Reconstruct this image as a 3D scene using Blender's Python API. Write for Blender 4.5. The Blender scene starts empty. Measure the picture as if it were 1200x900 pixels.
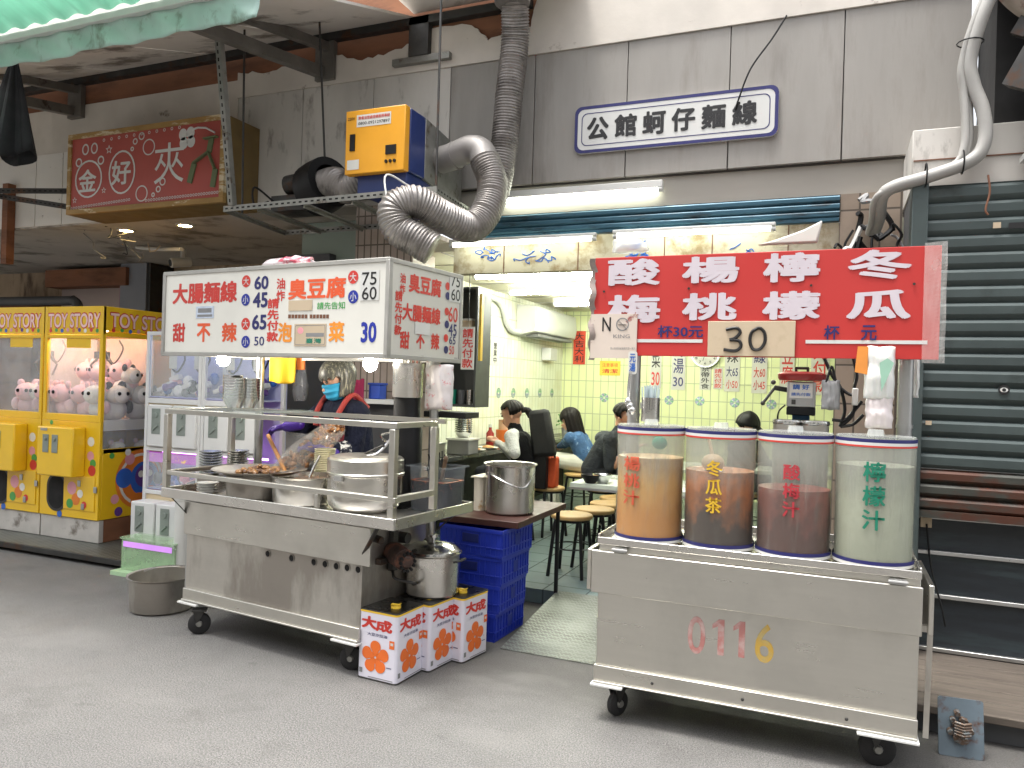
import bpy, bmesh, math, random
from mathutils import Vector, Matrix, noise as mnoise
random.seed(7)
SC = bpy.context.scene
COL = SC.collection
R = math.radians
V = Vector
# ------------------------------------------------------------ camera, sky, sun, exposure
FPX, YAW, ROLL, CAMZ = 901.0, math.atan(901/2150), 0.03, 1.5
cam_d = bpy.data.cameras.new('camera')
cam = bpy.data.objects.new('camera', cam_d); COL.objects.link(cam)
cam_d.sensor_width = 36; cam_d.lens = FPX/1200*36; cam_d.clip_start = .05; cam_d.clip_end = 3000
Fv = V((-math.sin(YAW), math.cos(YAW), 0)); Rv = V((math.cos(YAW), math.sin(YAW), 0)); Uv = V((0, 0, 1))
cx = Rv*math.cos(ROLL) - Uv*math.sin(ROLL)*-1
ux = Uv*math.cos(ROLL) - Rv*math.sin(ROLL)
m3 = Matrix((cx, ux, -Fv)).transposed()
cam.matrix_world = Matrix.Translation((0, 0, CAMZ)) @ m3.to_4x4()
SC.camera = cam
world = bpy.data.worlds.new('World'); SC.world = world; world.use_nodes = True
wn = world.node_tree; bg = wn.nodes['Background']
sky = wn.nodes.new('ShaderNodeTexSky'); sky.sky_type = 'NISHITA'; sky.sun_disc = False
SUN_EL, SUN_AZ = R(77), R(225)
sky.sun_elevation = SUN_EL; sky.sun_rotation = SUN_AZ; sky.air_density = 1.0; sky.dust_density = 4.0; sky.ozone_density = 1.0
hs = wn.nodes.new('ShaderNodeHueSaturation'); hs.inputs['Saturation'].default_value = .22
wn.links.new(sky.outputs[0], hs.inputs['Color']); wn.links.new(hs.outputs[0], bg.inputs[0]); bg.inputs[1].default_value = .15
sun_d = bpy.data.lights.new('sun', 'SUN'); sun_d.energy = 1.3; sun_d.angle = R(15); sun_d.color = (1, .97, .92)
sun = bpy.data.objects.new('sun', sun_d); COL.objects.link(sun)
sd = V((math.sin(SUN_AZ)*math.cos(SUN_EL), math.cos(SUN_AZ)*math.cos(SUN_EL), math.sin(SUN_EL)))
sun.rotation_euler = sd.to_track_quat('Z', 'Y').to_euler(); sun.location = sd*30
SC.view_settings.view_transform = 'Standard'; SC.view_settings.look = 'None'
SC.view_settings.exposure = 1.78; SC.view_settings.gamma = 1
SC.cycles.use_denoising = True; SC.cycles.max_bounces = 10; SC.cycles.transparent_max_bounces = 16
SC.cycles.sample_clamp_indirect = 6
# ------------------------------------------------------------ measuring helpers: photo pixel -> point on a known plane
def ray(px, py):
    p, q = (px-600)/FPX, (450-py)/FPX
    u = p*math.cos(ROLL)-q*math.sin(ROLL); v = p*math.sin(ROLL)+q*math.cos(ROLL)
    return Fv+u*Rv+v*Uv
def at(px, py, X=None, Y=None, Z=None):
    d = ray(px, py)
    t = X/d.x if X is not None else Y/d.y if Y is not None else (Z-CAMZ)/d.z
    return V((0, 0, CAMZ))+d*t
CART_O = V((-3.48, 3.437, 0)); CART_A = -math.atan2(.147, 1.315)
CART_M = Matrix.Translation(CART_O) @ Matrix.Rotation(CART_A, 4, 'Z'); CART_I = CART_M.inverted()
def atc(px, py, x=None, y=None, z=None):
    c = CART_I @ V((0, 0, CAMZ)); d = CART_I.to_3x3() @ ray(px, py)
    t = (x-c.x)/d.x if x is not None else (y-c.y)/d.y if y is not None else (z-c.z)/d.z
    return c+d*t
def cw(x, y, z): return CART_M @ V((x, y, z))
# ------------------------------------------------------------ mesh builder
def cr(pts, k=6):
    p = [V(q) for q in pts]
    if len(p) < 3: return p
    p = [p[0]*2-p[1]]+p+[p[-1]*2-p[-2]]; out = []
    for i in range(1, len(p)-2):
        a, b, c, d = p[i-1:i+3]
        for j in range(k):
            t = j/k
            out.append(.5*((2*b)+(c-a)*t+(2*a-5*b+4*c-d)*t*t+(3*b-a-3*c+d)*t**3))
    out.append(p[-2]); return out
_tc = {}
def glyphs(body, bold=0, res=3, fill=True):
    k = (body, bold, res)
    if k not in _tc:
        c = bpy.data.curves.new('t', 'FONT'); c.body = body; c.offset = bold; c.resolution_u = res
        o = bpy.data.objects.new('t', c); COL.objects.link(o)
        dg = bpy.context.evaluated_depsgraph_get()
        m = bpy.data.meshes.new_from_object(o.evaluated_get(dg))
        _tc[k] = ([(v.co.x, v.co.y) for v in m.vertices], [tuple(p.vertices) for p in m.polygons])
        bpy.data.objects.remove(o); bpy.data.curves.remove(c); bpy.data.meshes.remove(m)
    return _tc[k]
XZ = lambda y, x=0, z=0: (V((x, y, z)), V((1, 0, 0)), V((0, 0, 1)))         # a wall facing the street
def YZ(x, y=0, z=0, s=1): return (V((x, y, z)), V((0, s, 0)), V((0, 0, 1)))  # s=1 faces +X
class MB:
    def __init__(s): s.v = []; s.f = []; s.m = []
    def add(s, vs, fs, m=0):
        b = len(s.v); s.v += [V(q) for q in vs]
        for f in fs: s.f.append([b+i for i in f]); s.m.append(m)
        return s
    def box(s, x0, x1, y0, y1, z0, z1, m=0):
        return s.add([(x, y, z) for z in (z0, z1) for y in (y0, y1) for x in (x0, x1)],
                     [(0, 2, 3, 1), (4, 5, 7, 6), (0, 1, 5, 4), (2, 6, 7, 3), (0, 4, 6, 2), (1, 3, 7, 5)], m)
    def bar(s, p, q, w, h=None, m=0, up=(0, 0, 1)):
        p, q = V(p), V(q); h = h or w; d = (q-p).normalized(); u = V(up)
        if abs(d.dot(u)) > .95: u = V((0, 1, 0))
        a = d.cross(u).normalized(); b = a.cross(d)
        return s.add([r+a*i*w/2+b*j*h/2 for r in (p, q) for j in (-1, 1) for i in (-1, 1)],
                     [(0, 1, 3, 2), (4, 6, 7, 5), (0, 4, 5, 1), (2, 3, 7, 6), (0, 2, 6, 4), (1, 5, 7, 3)], m)
    def tube(s, pts, r, n=8, m=0, caps=True):
        pts = [V(p) for p in pts]; rs = r if isinstance(r, (list, tuple)) else [r]*len(pts)
        N = None; rings = []
        for i, p in enumerate(pts):
            d = (pts[min(i+1, len(pts)-1)]-pts[max(i-1, 0)])
            if d.length < 1e-9: d = V((0, 0, 1))
            d.normalize()
            if N is None:
                N = d.orthogonal().normalized()
            else:
                N = N-d*N.dot(d)
                N = N.normalized() if N.length > 1e-6 else d.orthogonal().normalized()
            B = d.cross(N)
            rings.append([p+rs[i]*(N*math.cos(2*math.pi*k/n)+B*math.sin(2*math.pi*k/n)) for k in range(n)])
        b = len(s.v)
        for g in rings: s.v += g
        for i in range(len(rings)-1):
            for k in range(n):
                s.f.append([b+i*n+k, b+i*n+(k+1) % n, b+(i+1)*n+(k+1) % n, b+(i+1)*n+k]); s.m.append(m)
        if caps:
            s.f.append([b+k for k in range(n)][::-1]); s.m.append(m)
            e = b+(len(rings)-1)*n; s.f.append([e+k for k in range(n)]); s.m.append(m)
        return s
    def cyl(s, p, q, r, r1=None, n=20, m=0, caps=True):
        return s.tube([p, q], [r, r if r1 is None else r1], n, m, caps)
    def lathe(s, prof, c=(0, 0, 0), n=32, m=0, M=None):
        b = len(s.v); c = V(c)
        for r, z in prof:
            for k in range(n):
                a = 2*math.pi*k/n; q = V((r*math.cos(a), r*math.sin(a), z))
                s.v.append(c+(M @ q if M else q))
        for i in range(len(prof)-1):
            for k in range(n):
                s.f.append([b+i*n+k, b+i*n+(k+1) % n, b+(i+1)*n+(k+1) % n, b+(i+1)*n+k]); s.m.append(m)
        return s
    def ell(s, c, r, n=16, m=0, M=None, k=None):
        k = k or n//2; r = V(r) if hasattr(r, '__len__') else V((r, r, r)); c = V(c); b = len(s.v)
        for i in range(k+1):
            t = math.pi*i/k
            for j in range(n):
                a = 2*math.pi*j/n; q = V((r.x*math.sin(t)*math.cos(a), r.y*math.sin(t)*math.sin(a), -r.z*math.cos(t)))
                s.v.append(c+(M @ q if M else q))
        for i in range(k):
            for j in range(n):
                s.f.append([b+i*n+j, b+i*n+(j+1) % n, b+(i+1)*n+(j+1) % n, b+(i+1)*n+j]); s.m.append(m)
        return s
    def poly(s, pts, m=0): return s.add(pts, [tuple(range(len(pts)))], m)
    def flat(s, pts2, fr, d=0, m=0):
        o, u, v = fr; n = u.cross(v)
        return s.poly([o+u*a+v*b+n*d for a, b in pts2], m)
    def prism(s, pts2, fr, d0, d1, m=0):
        o, u, v = fr; n = u.cross(v); k = len(pts2)
        vs = [o+u*a+v*b+n*d for d in (d0, d1) for a, b in pts2]
        return s.add(vs, [tuple(range(k))[::-1], tuple(range(k, 2*k))]+[(i, (i+1) % k, k+(i+1) % k, k+i) for i in range(k)], m)
    def ringf(s, outer, inner, fr, d=0, m=0):
        o, u, v = fr; n = u.cross(v); k = len(outer)
        return s.add([o+u*a+v*b+n*d for a, b in outer+inner], [(i, (i+1) % k, k+(i+1) % k, k+i) for i in range(k)], m)
    def grid(s, fn, nu, nv, m=0):
        b = len(s.v)
        for i in range(nu+1):
            for j in range(nv+1): s.v.append(V(fn(i/nu, j/nv)))
        w = nv+1
        for i in range(nu):
            for j in range(nv): s.f.append([b+i*w+j, b+(i+1)*w+j, b+(i+1)*w+j+1, b+i*w+j+1]); s.m.append(m)
        return s
    def txt(s, body, u0, u1, v0, v1, fr, m=0, bold=.0, res=3, d=0, fn=None):
        vs, fs = glyphs(body, 0, res)
        if not vs: return s
        xs = [q[0] for q in vs]; ys = [q[1] for q in vs]; a, b, c, e = min(xs), max(xs), min(ys), max(ys)
        o, U, W = fr if fr else (None, None, None); n = U.cross(W) if fr else None
        offs = [(0, 0)] if bold < .006 else [(bold, 0), (-bold, 0), (0, bold), (0, -bold)] if bold < .02 else [(bold, bold*.6), (-bold, bold*.6), (bold, -bold*.6), (-bold, -bold*.6), (0, bold), (0, -bold)]
        if bold < .006: bold = 0
        a -= bold; b += bold; c -= bold; e += bold
        for i, (ox, oy) in enumerate(offs):
            out = []
            for x, y in vs:
                p = u0+(x+ox-a)/max(b-a, 1e-6)*(u1-u0); q = v0+(y+oy-c)/max(e-c, 1e-6)*(v1-v0)
                out.append(fn(p, q, i*.00012) if fn else o+U*p+W*q+n*(d+i*.00012))
            s.add(out, fs, m)
        return s
    def vtxt(s, body, u0, u1, v0, v1, fr, m=0, bold=.0, res=3, d=0, fn=None, gap=.08):
        n = len(body); h = (v1-v0)/n
        for i, ch in enumerate(body):
            if ch == ' ': continue
            vs, fs = glyphs(ch, bold, res)
            g = gap
            t = v1-i*h
            s.txt(ch, u0, u1, t-h*(1-g/2), t-h*g/2, fr, m, bold, res, d, fn)
        return s
    def parts(s, gap):
        """connected pieces, those closer than gap kept together"""
        n = len(s.v); p = list(range(n))
        def f_(i):
            while p[i] != i: p[i] = p[p[i]]; i = p[i]
            return i
        for f in s.f:
            a = f_(f[0])
            for i in f[1:]:
                b = f_(i)
                if a != b: p[b] = a
        bb = {}
        for i, q in enumerate(s.v):
            r = f_(i); e = bb.get(r)
            if e is None: bb[r] = [q.x, q.y, q.z, q.x, q.y, q.z]
            else:
                for k in range(3): e[k] = min(e[k], q[k]); e[k+3] = max(e[k+3], q[k])
        ks = list(bb); u = {k: k for k in ks}
        def g_(k):
            while u[k] != k: u[k] = u[u[k]]; k = u[k]
            return k
        for i, a in enumerate(ks):
            A = bb[a]
            for b in ks[:i]:
                B = bb[b]
                if all(A[k]-gap <= B[k+3] and B[k]-gap <= A[k+3] for k in range(3)):
                    x, y = g_(a), g_(b)
                    if x != y: u[x] = y
        out = {}
        for f, mi in zip(s.f, s.m): out.setdefault(g_(f_(f[0])), []).append((f, mi))
        res = []
        for fs in out.values():
            m_ = MB(); ix = {}
            for f, mi in fs:
                m_.f.append([ix.setdefault(i, len(ix)) for i in f]); m_.m.append(mi)
            m_.v = [s.v[i] for i in ix]; res.append(m_)
        return res
    def build(s, name, mats, parent=None, loc=None, rz=0, **k):
        gap = {'lettering': .022, 'film_seam': .0, 'blue_scribble': .05, 'shutter_sticker': .01, 'seam_rim': .02, 'corner_frame': .0, 'inner_panel': 0, 'pale_motif': .03, 'fine_print': .02, 'side_skirt': 0, 'carcass': 0, 'latch': 0, 'support_strut': 0, 'gas_valve': 0, 'balloon_decal': 0}.get(name)
        ps = s.parts(gap) if gap is not None and len(s.v) < 60000 else [s]
        for q in ps[1:]:
            o = q._build(name, mats, parent, loc, rz, **k)
            if s.fix: o.matrix_basis = s.fix
        o = ps[0]._build(name, mats, parent, loc, rz, **k)
        if s.fix: o.matrix_basis = s.fix
        return o
    fix = None
    def _build(s, name, mats, parent=None, loc=None, rz=0, ang=38, bev=0, label=None, solid=0, sub=0):
        me = bpy.data.meshes.new(name); me.from_pydata([tuple(q) for q in s.v], [], s.f)
        mats = mats if isinstance(mats, (list, tuple)) else [mats]
        for q in mats: me.materials.append(q)
        if len(mats) > 1: me.polygons.foreach_set('material_index', s.m)
        if ang:
            me.polygons.foreach_set('use_smooth', [True]*len(me.polygons)); me.update()
            me.set_sharp_from_angle(angle=R(ang))
        o = bpy.data.objects.new(name, me); COL.objects.link(o)
        if parent: o.parent = parent
        if loc is not None: o.location = loc
        o.rotation_euler.z = rz
        if solid: md = o.modifiers.new('s', 'SOLIDIFY'); md.thickness = solid; md.offset = 0
        if bev: md = o.modifiers.new('b', 'BEVEL'); md.width = bev; md.segments = 2; md.limit_method = 'ANGLE'; md.angle_limit = R(50)
        if sub: md = o.modifiers.new('u', 'SUBSURF'); md.levels = md.render_levels = sub
        if label: o['label'] = label
        return o
def tag(o, label=None, cat=None, group=None, kind=None):
    if label: o['label'] = label
    if cat: o['category'] = cat
    if group: o['group'] = group
    if kind: o['kind'] = kind
    return o
def thing(name, label, cat, loc=(0, 0, 0), rz=0, group=None):
    o = bpy.data.objects.new(name, None); COL.objects.link(o); o.location = loc; o.rotation_euler.z = rz
    o.empty_display_size = .1
    return tag(o, label, cat, group)
def kids(o): return [c for c in bpy.data.objects if c.parent == o]
def dup(o, loc=None, rz=None, label=None, parent=None):
    c = o.copy(); COL.objects.link(c); c.parent = parent
    if loc is not None: c.location = loc
    if rz is not None: c.rotation_euler.z = rz
    if label: c['label'] = label
    for k in kids(o): dup(k, parent=c)
    return c
def rrect(x0, x1, z0, z1, r, k=5):
    out = []
    for cx_, cz_, a0 in ((x1-r, z1-r, 0), (x0+r, z1-r, 90), (x0+r, z0+r, 180), (x1-r, z0+r, 270)):
        for i in range(k+1):
            a = R(a0+90*i/k); out.append((cx_+r*math.cos(a), cz_+r*math.sin(a)))
    return out
def circ(x, z, r, n=20, rz=None): return [(x+r*math.cos(2*math.pi*i/n), z+(rz or r)*math.sin(2*math.pi*i/n)) for i in range(n)]
# ------------------------------------------------------------ materials
def lin(h):
    h = h.lstrip('#'); c = [int(h[i:i+2], 16)/255 for i in (0, 2, 4)]
    return tuple((x/12.92 if x <= .04045 else ((x+.055)/1.055)**2.4) for x in c)+(1,)
def g(v): return (v, v, v, 1)
class NT:
    def __init__(s, name):
        s.mat = bpy.data.materials.new(name); s.mat.use_nodes = True; s.t = s.mat.node_tree
        s.b = s.t.nodes['Principled BSDF']; s.out = s.t.nodes['Material Output']
        s.tc = s.n('ShaderNodeTexCoord'); s.obj = s.tc.outputs['Object']
    def n(s, k, **kw):
        q = s.t.nodes.new(k)
        for a, b in kw.items(): setattr(q, a, b)
        return q
    def l(s, a, b): s.t.links.new(a, b)
    def val(s, sock, x):
        if isinstance(x, bpy.types.NodeSocket): s.l(x, sock)
        else: sock.default_value = x
    def noise(s, scale, detail=4, rough=.55, stretch=None, dist=0):
        q = s.n('ShaderNodeTexNoise'); q.inputs['Scale'].default_value = scale; q.inputs['Detail'].default_value = detail
        q.inputs['Roughness'].default_value = rough; q.inputs['Distortion'].default_value = dist
        if stretch:
            mp = s.n('ShaderNodeMapping'); mp.inputs['Scale'].default_value = stretch; s.l(s.obj, mp.inputs[0]); s.l(mp.outputs[0], q.inputs[0])
        else: s.l(s.obj, q.inputs[0])
        return q.outputs[0]
    def ramp(s, f, lo, hi, a=0., b=1.):
        q = s.n('ShaderNodeMapRange'); q.inputs[1].default_value = lo; q.inputs[2].default_value = hi
        q.inputs[3].default_value = a; q.inputs[4].default_value = b; s.l(f, q.inputs[0]); return q.outputs[0]
    def mix(s, f, a, b, mode='MIX'):
        q = s.n('ShaderNodeMix', data_type='RGBA', blend_type=mode)
        s.val(q.inputs[0], f); s.val(q.inputs[6], a); s.val(q.inputs[7], b); return q.outputs[2]
    def math(s, op, a, b=0.):
        q = s.n('ShaderNodeMath', operation=op); s.val(q.inputs[0], a); s.val(q.inputs[1], b); return q.outputs[0]
    def bump(s, h, st=.3, dist=.01):
        q = s.n('ShaderNodeBump'); q.inputs['Strength'].default_value = st; q.inputs['Distance'].default_value = dist
        s.l(h, q.inputs['Height']); s.l(q.outputs[0], s.b.inputs['Normal'])
    def xyz(s):
        q = s.n('ShaderNodeSeparateXYZ'); s.l(s.obj, q.inputs[0]); return q.outputs
def M(name, c, rough=.5, metal=0, var=.1, vs=5, rvar=.1, bump=0, bs=80, c2=None, cs=3, lo=.5, hi=.62, stretch=None, bd=.003, coat=0, spec=.5, sss=0, trans=0, emit=0):
    t = NT(name); c = lin(c) if isinstance(c, str) else c
    n1 = t.noise(vs, stretch=stretch)
    k = t.mix(t.ramp(n1, .3, .7), tuple(x*(1-var) for x in c[:3])+(1,), tuple(min(1, x*(1+var)) for x in c[:3])+(1,))
    if c2 is not None:
        c2 = lin(c2) if isinstance(c2, str) else c2
        k = t.mix(t.ramp(t.noise(cs, 6, .65, stretch), lo, hi), k, c2)
    t.l(k, t.b.inputs['Base Color'])
    t.l(t.ramp(t.noise(vs*1.7, 5), .25, .75, max(0, rough-rvar), min(1, rough+rvar)), t.b.inputs['Roughness'])
    t.b.inputs['Metallic'].default_value = metal; t.b.inputs['Coat Weight'].default_value = coat
    t.b.inputs['Specular IOR Level'].default_value = spec
    if sss: t.b.inputs['Subsurface Weight'].default_value = sss; t.b.inputs['Subsurface Radius'].default_value = (.01, .004, .002)
    if trans: t.b.inputs['Transmission Weight'].default_value = trans
    if emit: t.l(k, t.b.inputs['Emission Color']); t.b.inputs['Emission Strength'].default_value = emit
    if bump: t.bump(t.noise(bs, 5), bump, bd)
    return t.mat
def THIN(mat, f=.5):
    """let light through a thin sheet"""
    t = mat.node_tree; b = t.nodes['Principled BSDF']; tr = t.nodes.new('ShaderNodeBsdfTranslucent'); mx = t.nodes.new('ShaderNodeMixShader'); mx.inputs[0].default_value = f
    src = b.inputs['Base Color'].links[0].from_socket; t.links.new(src, tr.inputs[0]); t.links.new(b.outputs[0], mx.inputs[1]); t.links.new(tr.outputs[0], mx.inputs[2]); t.links.new(mx.outputs[0], t.nodes['Material Output'].inputs[0]); return mat
def EM(name, c, st):
    t = NT(name); t.b.inputs['Base Color'].default_value = g(.8)
    t.b.inputs['Emission Color'].default_value = lin(c); t.b.inputs['Emission Strength'].default_value = st
    return t.mat
def PANE(name, c, alpha, rough=.05, c2=None):
    """thin clear sheet: see-through with a little haze and gloss"""
    t = NT(name); t.b.inputs['Base Color'].default_value = lin(c); t.b.inputs['Roughness'].default_value = rough
    t.b.inputs['Specular IOR Level'].default_value = .6
    a = t.ramp(t.noise(4, 4, .6), .3, .7, alpha*.7, min(1, alpha*1.3))
    t.l(a, t.b.inputs['Alpha']); return t.mat
def wb(mb, name, mats, parent, **k):
    """build a part whose shape was written in street coordinates"""
    mb.fix = (Matrix.Translation(parent.location) @ parent.rotation_euler.to_matrix().to_4x4()).inverted()
    return mb.build(name, mats, parent, **k)
def asphalt():
    t = NT('asphalt')
    a = t.mix(t.ramp(t.noise(150, 3, .8), .42, .62), (.055, .053, .05, 1), (.245, .235, .222, 1))
    b = t.mix(t.ramp(t.noise(45, 3), .4, .7), a, t.mix(.35, a, g(.15)))
    c = t.mix(t.ramp(t.noise(.9, 5, .6), .42, .62), b, t.mix(.25, b, (.10, .098, .095, 1)))
    d = t.mix(t.ramp(t.noise(2.6, 6, .7), .56, .70), c, t.mix(.4, c, (.07, .066, .06, 1)))
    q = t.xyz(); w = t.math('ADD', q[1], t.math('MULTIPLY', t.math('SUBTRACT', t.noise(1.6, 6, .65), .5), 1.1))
    grease_shade = t.math('MULTIPLY', t.ramp(w, 3.05, 3.75), t.ramp(q[0], -3.2, -1.9))          # greasy tread-in dirt along the stalls, deepened to paint in under-cart shade
    d = t.mix(t.math('MULTIPLY', grease_shade, .78), d, (.05, .047, .043, 1))
    d = t.mix(t.ramp(t.noise(7, 5, .6), .62, .72, 0, .35), d, (.05, .048, .045, 1)); d = t.mix(t.ramp(t.noise(1.1, 3, .5, (1, 2.5, 1)), .58, .7, 0, .3), d, (.2, .193, .182, 1))
    cr_ = t.n('ShaderNodeTexVoronoi', feature='DISTANCE_TO_EDGE'); cr_.inputs['Scale'].default_value = .55; mp = t.n('ShaderNodeVectorMath', operation='ADD'); nz = t.n('ShaderNodeTexNoise'); nz.inputs['Scale'].default_value = 3; t.l(t.obj, nz.inputs[0]); t.l(t.obj, mp.inputs[0]); t.l(nz.outputs[1], mp.inputs[1]); t.l(mp.outputs[0], cr_.inputs[0])
    t.l(d, t.b.inputs['Base Color']); t.l(t.ramp(t.noise(3, 4), .3, .7, .55, .85), t.b.inputs['Roughness'])
    t.bump(t.noise(130, 3, .7), .7, .008); return t.mat
def tiles(name, axis, c, mort, w, h, ms=.006, var=.08, rough=.18, grime=None, ax2=2):
    t = NT(name); q = t.xyz(); cb = t.n('ShaderNodeCombineXYZ'); t.l(q[axis], cb.inputs[0]); t.l(q[ax2], cb.inputs[1])
    br = t.n('ShaderNodeTexBrick', offset=0, squash=1); t.l(cb.outputs[0], br.inputs[0])
    br.inputs['Scale'].default_value = 1; br.inputs['Brick Width'].default_value = w; br.inputs['Row Height'].default_value = h
    br.inputs['Mortar Size'].default_value = ms; br.inputs['Mortar Smooth'].default_value = .1; br.inputs['Bias'].default_value = 0
    c = lin(c); br.inputs['Color1'].default_value = tuple(x*(1-var) for x in c[:3])+(1,); br.inputs['Color2'].default_value = c
    br.inputs['Mortar'].default_value = lin(mort); k = br.outputs[0]
    if grime: k = t.mix(t.ramp(t.noise(2.2, 6, .65), .48, .7, 0, .55), k, lin(grime))
    t.l(k, t.b.inputs['Base Color']); t.l(t.ramp(br.outputs[1], 0, 1, rough, .8), t.b.inputs['Roughness'])
    t.bump(t.math('SUBTRACT', 1., br.outputs[1]), .4, .003); return t.mat
def steel(name, c='#c9c6be', rough=.34, stretch=(.6, 6, 40), c2=None, cs=2, lo=.5, hi=.6, var=.07):
    t = NT(name); c = lin(c); st = t.noise(5, 3, .5, stretch)
    k = t.mix(t.ramp(st, .3, .7), tuple(x*(1-var) for x in c[:3])+(1,), tuple(min(1, x*(1+var)) for x in c[:3])+(1,))
    sm = t.ramp(t.noise(3, 6, .62), .46, .66)
    k = t.mix(t.math('MULTIPLY', sm, .28), k, tuple(x*.7 for x in c[:3])+(1,))
    if c2: k = t.mix(t.ramp(t.noise(cs, 6, .62, (1, 1, .35)), lo, hi, 0, .8), k, lin(c2))
    t.l(k, t.b.inputs['Base Color']); t.b.inputs['Metallic'].default_value = 1 if not c2 else .9
    r1 = t.ramp(st, .2, .8, rough-.06, rough+.07); t.l(t.math('ADD', r1, t.math('MULTIPLY', sm, .14)), t.b.inputs['Roughness'])
    t.b.inputs['Anisotropic'].default_value = .3
    t.bump(t.noise(2.2, 3), .22, .025); return t.mat
def diamond(name):
    t = NT(name); q = t.xyz()
    def saw(a, b, ph):
        s_ = t.math('SINE', t.math('ADD', t.math('MULTIPLY', t.math('ADD' if b > 0 else 'SUBTRACT', q[0], q[1]), 150.), ph)); return s_
    h = t.math('MAXIMUM', t.math('MULTIPLY', saw(1, 1, 0), t.math('SINE', t.math('MULTIPLY', q[0], 105.))), t.math('MULTIPLY', saw(1, -1, 1.6), t.math('COSINE', t.math('MULTIPLY', q[0], 105.))))
    hh = t.ramp(h, .25, .6)
    k = t.mix(hh, t.mix(t.ramp(t.noise(4, 5), .4, .65), (.17, .18, .165, 1), (.09, .09, .08, 1)), (.21, .225, .205, 1))
    t.l(k, t.b.inputs['Base Color']); t.b.inputs['Metallic'].default_value = .7; t.b.inputs['Roughness'].default_value = .42
    t.bump(hh, .45, .003); return t.mat
m = {}
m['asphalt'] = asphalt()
m['panel'] = M('painted_panel', '#928e88', .7, var=.10, vs=2.6, bump=.2, bs=22, c2='#7f7a74', cs=2.6, lo=.5, hi=.72, stretch=(2.2, 1, .35))
m['panelw'] = M('worn_pale_panel', '#bdb9b2', .7, var=.10, vs=2.6, bump=.2, bs=22, c2='#8f8a83', cs=5, lo=.56, hi=.68, stretch=(1.6, 1, .6))
m['gap'] = M('recess_shade_black', '#171615', .9); m['core'] = M('wall_core_cement', '#4a4744', .9)
m['plaster'] = M('dirty_white_paint', '#c9c2b8', .75, var=.09, vs=3, bump=.25, bs=40, c2='#6d5f50', cs=5, lo=.63, hi=.72)
m['plaster2'] = M('speckled_white_board', '#d3d0ca', .6, var=.05, vs=2, bump=.1, c2='#6f675c', cs=22, lo=.66, hi=.70)
m['beam'] = M('cream_paint', '#98938a', .65, var=.08, vs=2, bump=.12, bs=30, c2='#5d4a38', cs=2.4, lo=.66, hi=.74, stretch=(.6, 1, 2.2))
m['ply'] = M('bare_plywood', '#80543a', .8, var=.14, vs=3, stretch=(.6, 1, 3), bump=.15, c2='#5c3a27', cs=2, lo=.5, hi=.7)
m['soffit'] = M('soffit_board', '#cfc9c1', .7, var=.1, vs=1.6, c2='#7b7268', cs=2, lo=.55, hi=.66)
m['recess'] = M('recess_paint', '#b0aaa2', .75, var=.1, vs=1.5, c2='#6d675f', cs=2, lo=.52, hi=.66)
m['tanwall'] = M('tan_wall', '#b39d84', .8, var=.14, vs=3, c2='#6a5848', cs=4, lo=.5, hi=.65, stretch=(1, 1, .3))
m['pinkwall'] = M('pale_pink_wall', '#b6a6a0', .7, var=.06, vs=2)
m['greywall'] = M('bluegrey_paint', '#82858c', .6, var=.08, vs=2)
m['darkgrey'] = M('dark_grey_paint', '#4c4d4f', .6, var=.12, vs=2)
m['greenwall'] = M('greygreen_paint', '#8d9a8f', .5, var=.07, vs=2)
m['steelbeam'] = M('grey_steel_beam', '#6d6963', .55, .2, var=.2, vs=6, c2='#3d3229', cs=5, lo=.6, hi=.66)
m['darksteel'] = M('dark_steel', '#3c3b39', .5, .4, var=.25, vs=8, c2='#4b3526', cs=6, lo=.55, hi=.65)
m['galv'] = M('galvanised_angle', '#8d8c86', .45, .6, var=.15, vs=12, c2='#5b4b3b', cs=9, lo=.58, hi=.68)
m['greensteel'] = M('green_angle_steel', '#566258', .5, .4, var=.15, vs=9, c2='#5c4a38', cs=9, lo=.58, hi=.66)
m['hole'] = M('punched_hole', '#141312', .9)
m['bwall'] = tiles('lime_wall_tiles', 0, '#e7edb9', '#aeb590', .105, .225, .005)
m['lwall'] = tiles('lime_side_tiles', 1, '#ecefdc', '#adb198', .105, .225, .005, grime='#d3cda2')
m['brntile'] = tiles('brown_pillar_tiles', 0, '#8b7c6d', '#4f463d', .115, .24, .006, .15, .4, '#5d5044')
m['tantile'] = tiles('narrow_tan_tiles', 0, '#a5968a', '#5f564c', .062, .235, .006, .12, .35, '#7a6a5a')
m['floor'] = tiles('shop_floor_tiles', 0, '#5f6f70', '#3d4646', .3, .3, .006, .1, .35, '#3c3f3a', 1)
m['ceil'] = M('ceiling_board', '#cfc9b4', .6, var=.05, vs=2, c2='#9f9270', cs=2, lo=.6, hi=.75)
m['shutblue'] = M('blue_shutter_paint', '#2f5566', .45, .3, var=.15, vs=4, c2='#1d2c34', cs=4, lo=.5, hi=.66, stretch=(1, 1, 6))
m['shutgreen'] = M('green_grey_shutter', '#424c4b', .5, .25, var=.16, vs=3, c2='#2a2f2c', cs=2.2, lo=.55, hi=.7, stretch=(1, 1, 1.5))
m['shutrust'] = M('rusting_shutter', '#3b3c36', .6, .2, var=.2, vs=5, c2='#4a2a1c', cs=4, lo=.42, hi=.55, stretch=(1, 1, 2))
m['diamond'] = diamond('diamond_plate')
m['steel'] = steel('brushed_steel', var=.025, stretch=(.6, 2, 9), rough=.30); m['steelp'] = steel('polished_steel', '#cfccc6', .24, (.5, .5, .5), var=.03)
m['steeld'] = steel('stained_steel', '#c2beb6', .38, (.6, 2, 9), '#938c84', 2.2, .48, .58, .03)
m['alu'] = M('aluminium', '#b4b4b2', .35, .9, var=.06)
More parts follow.
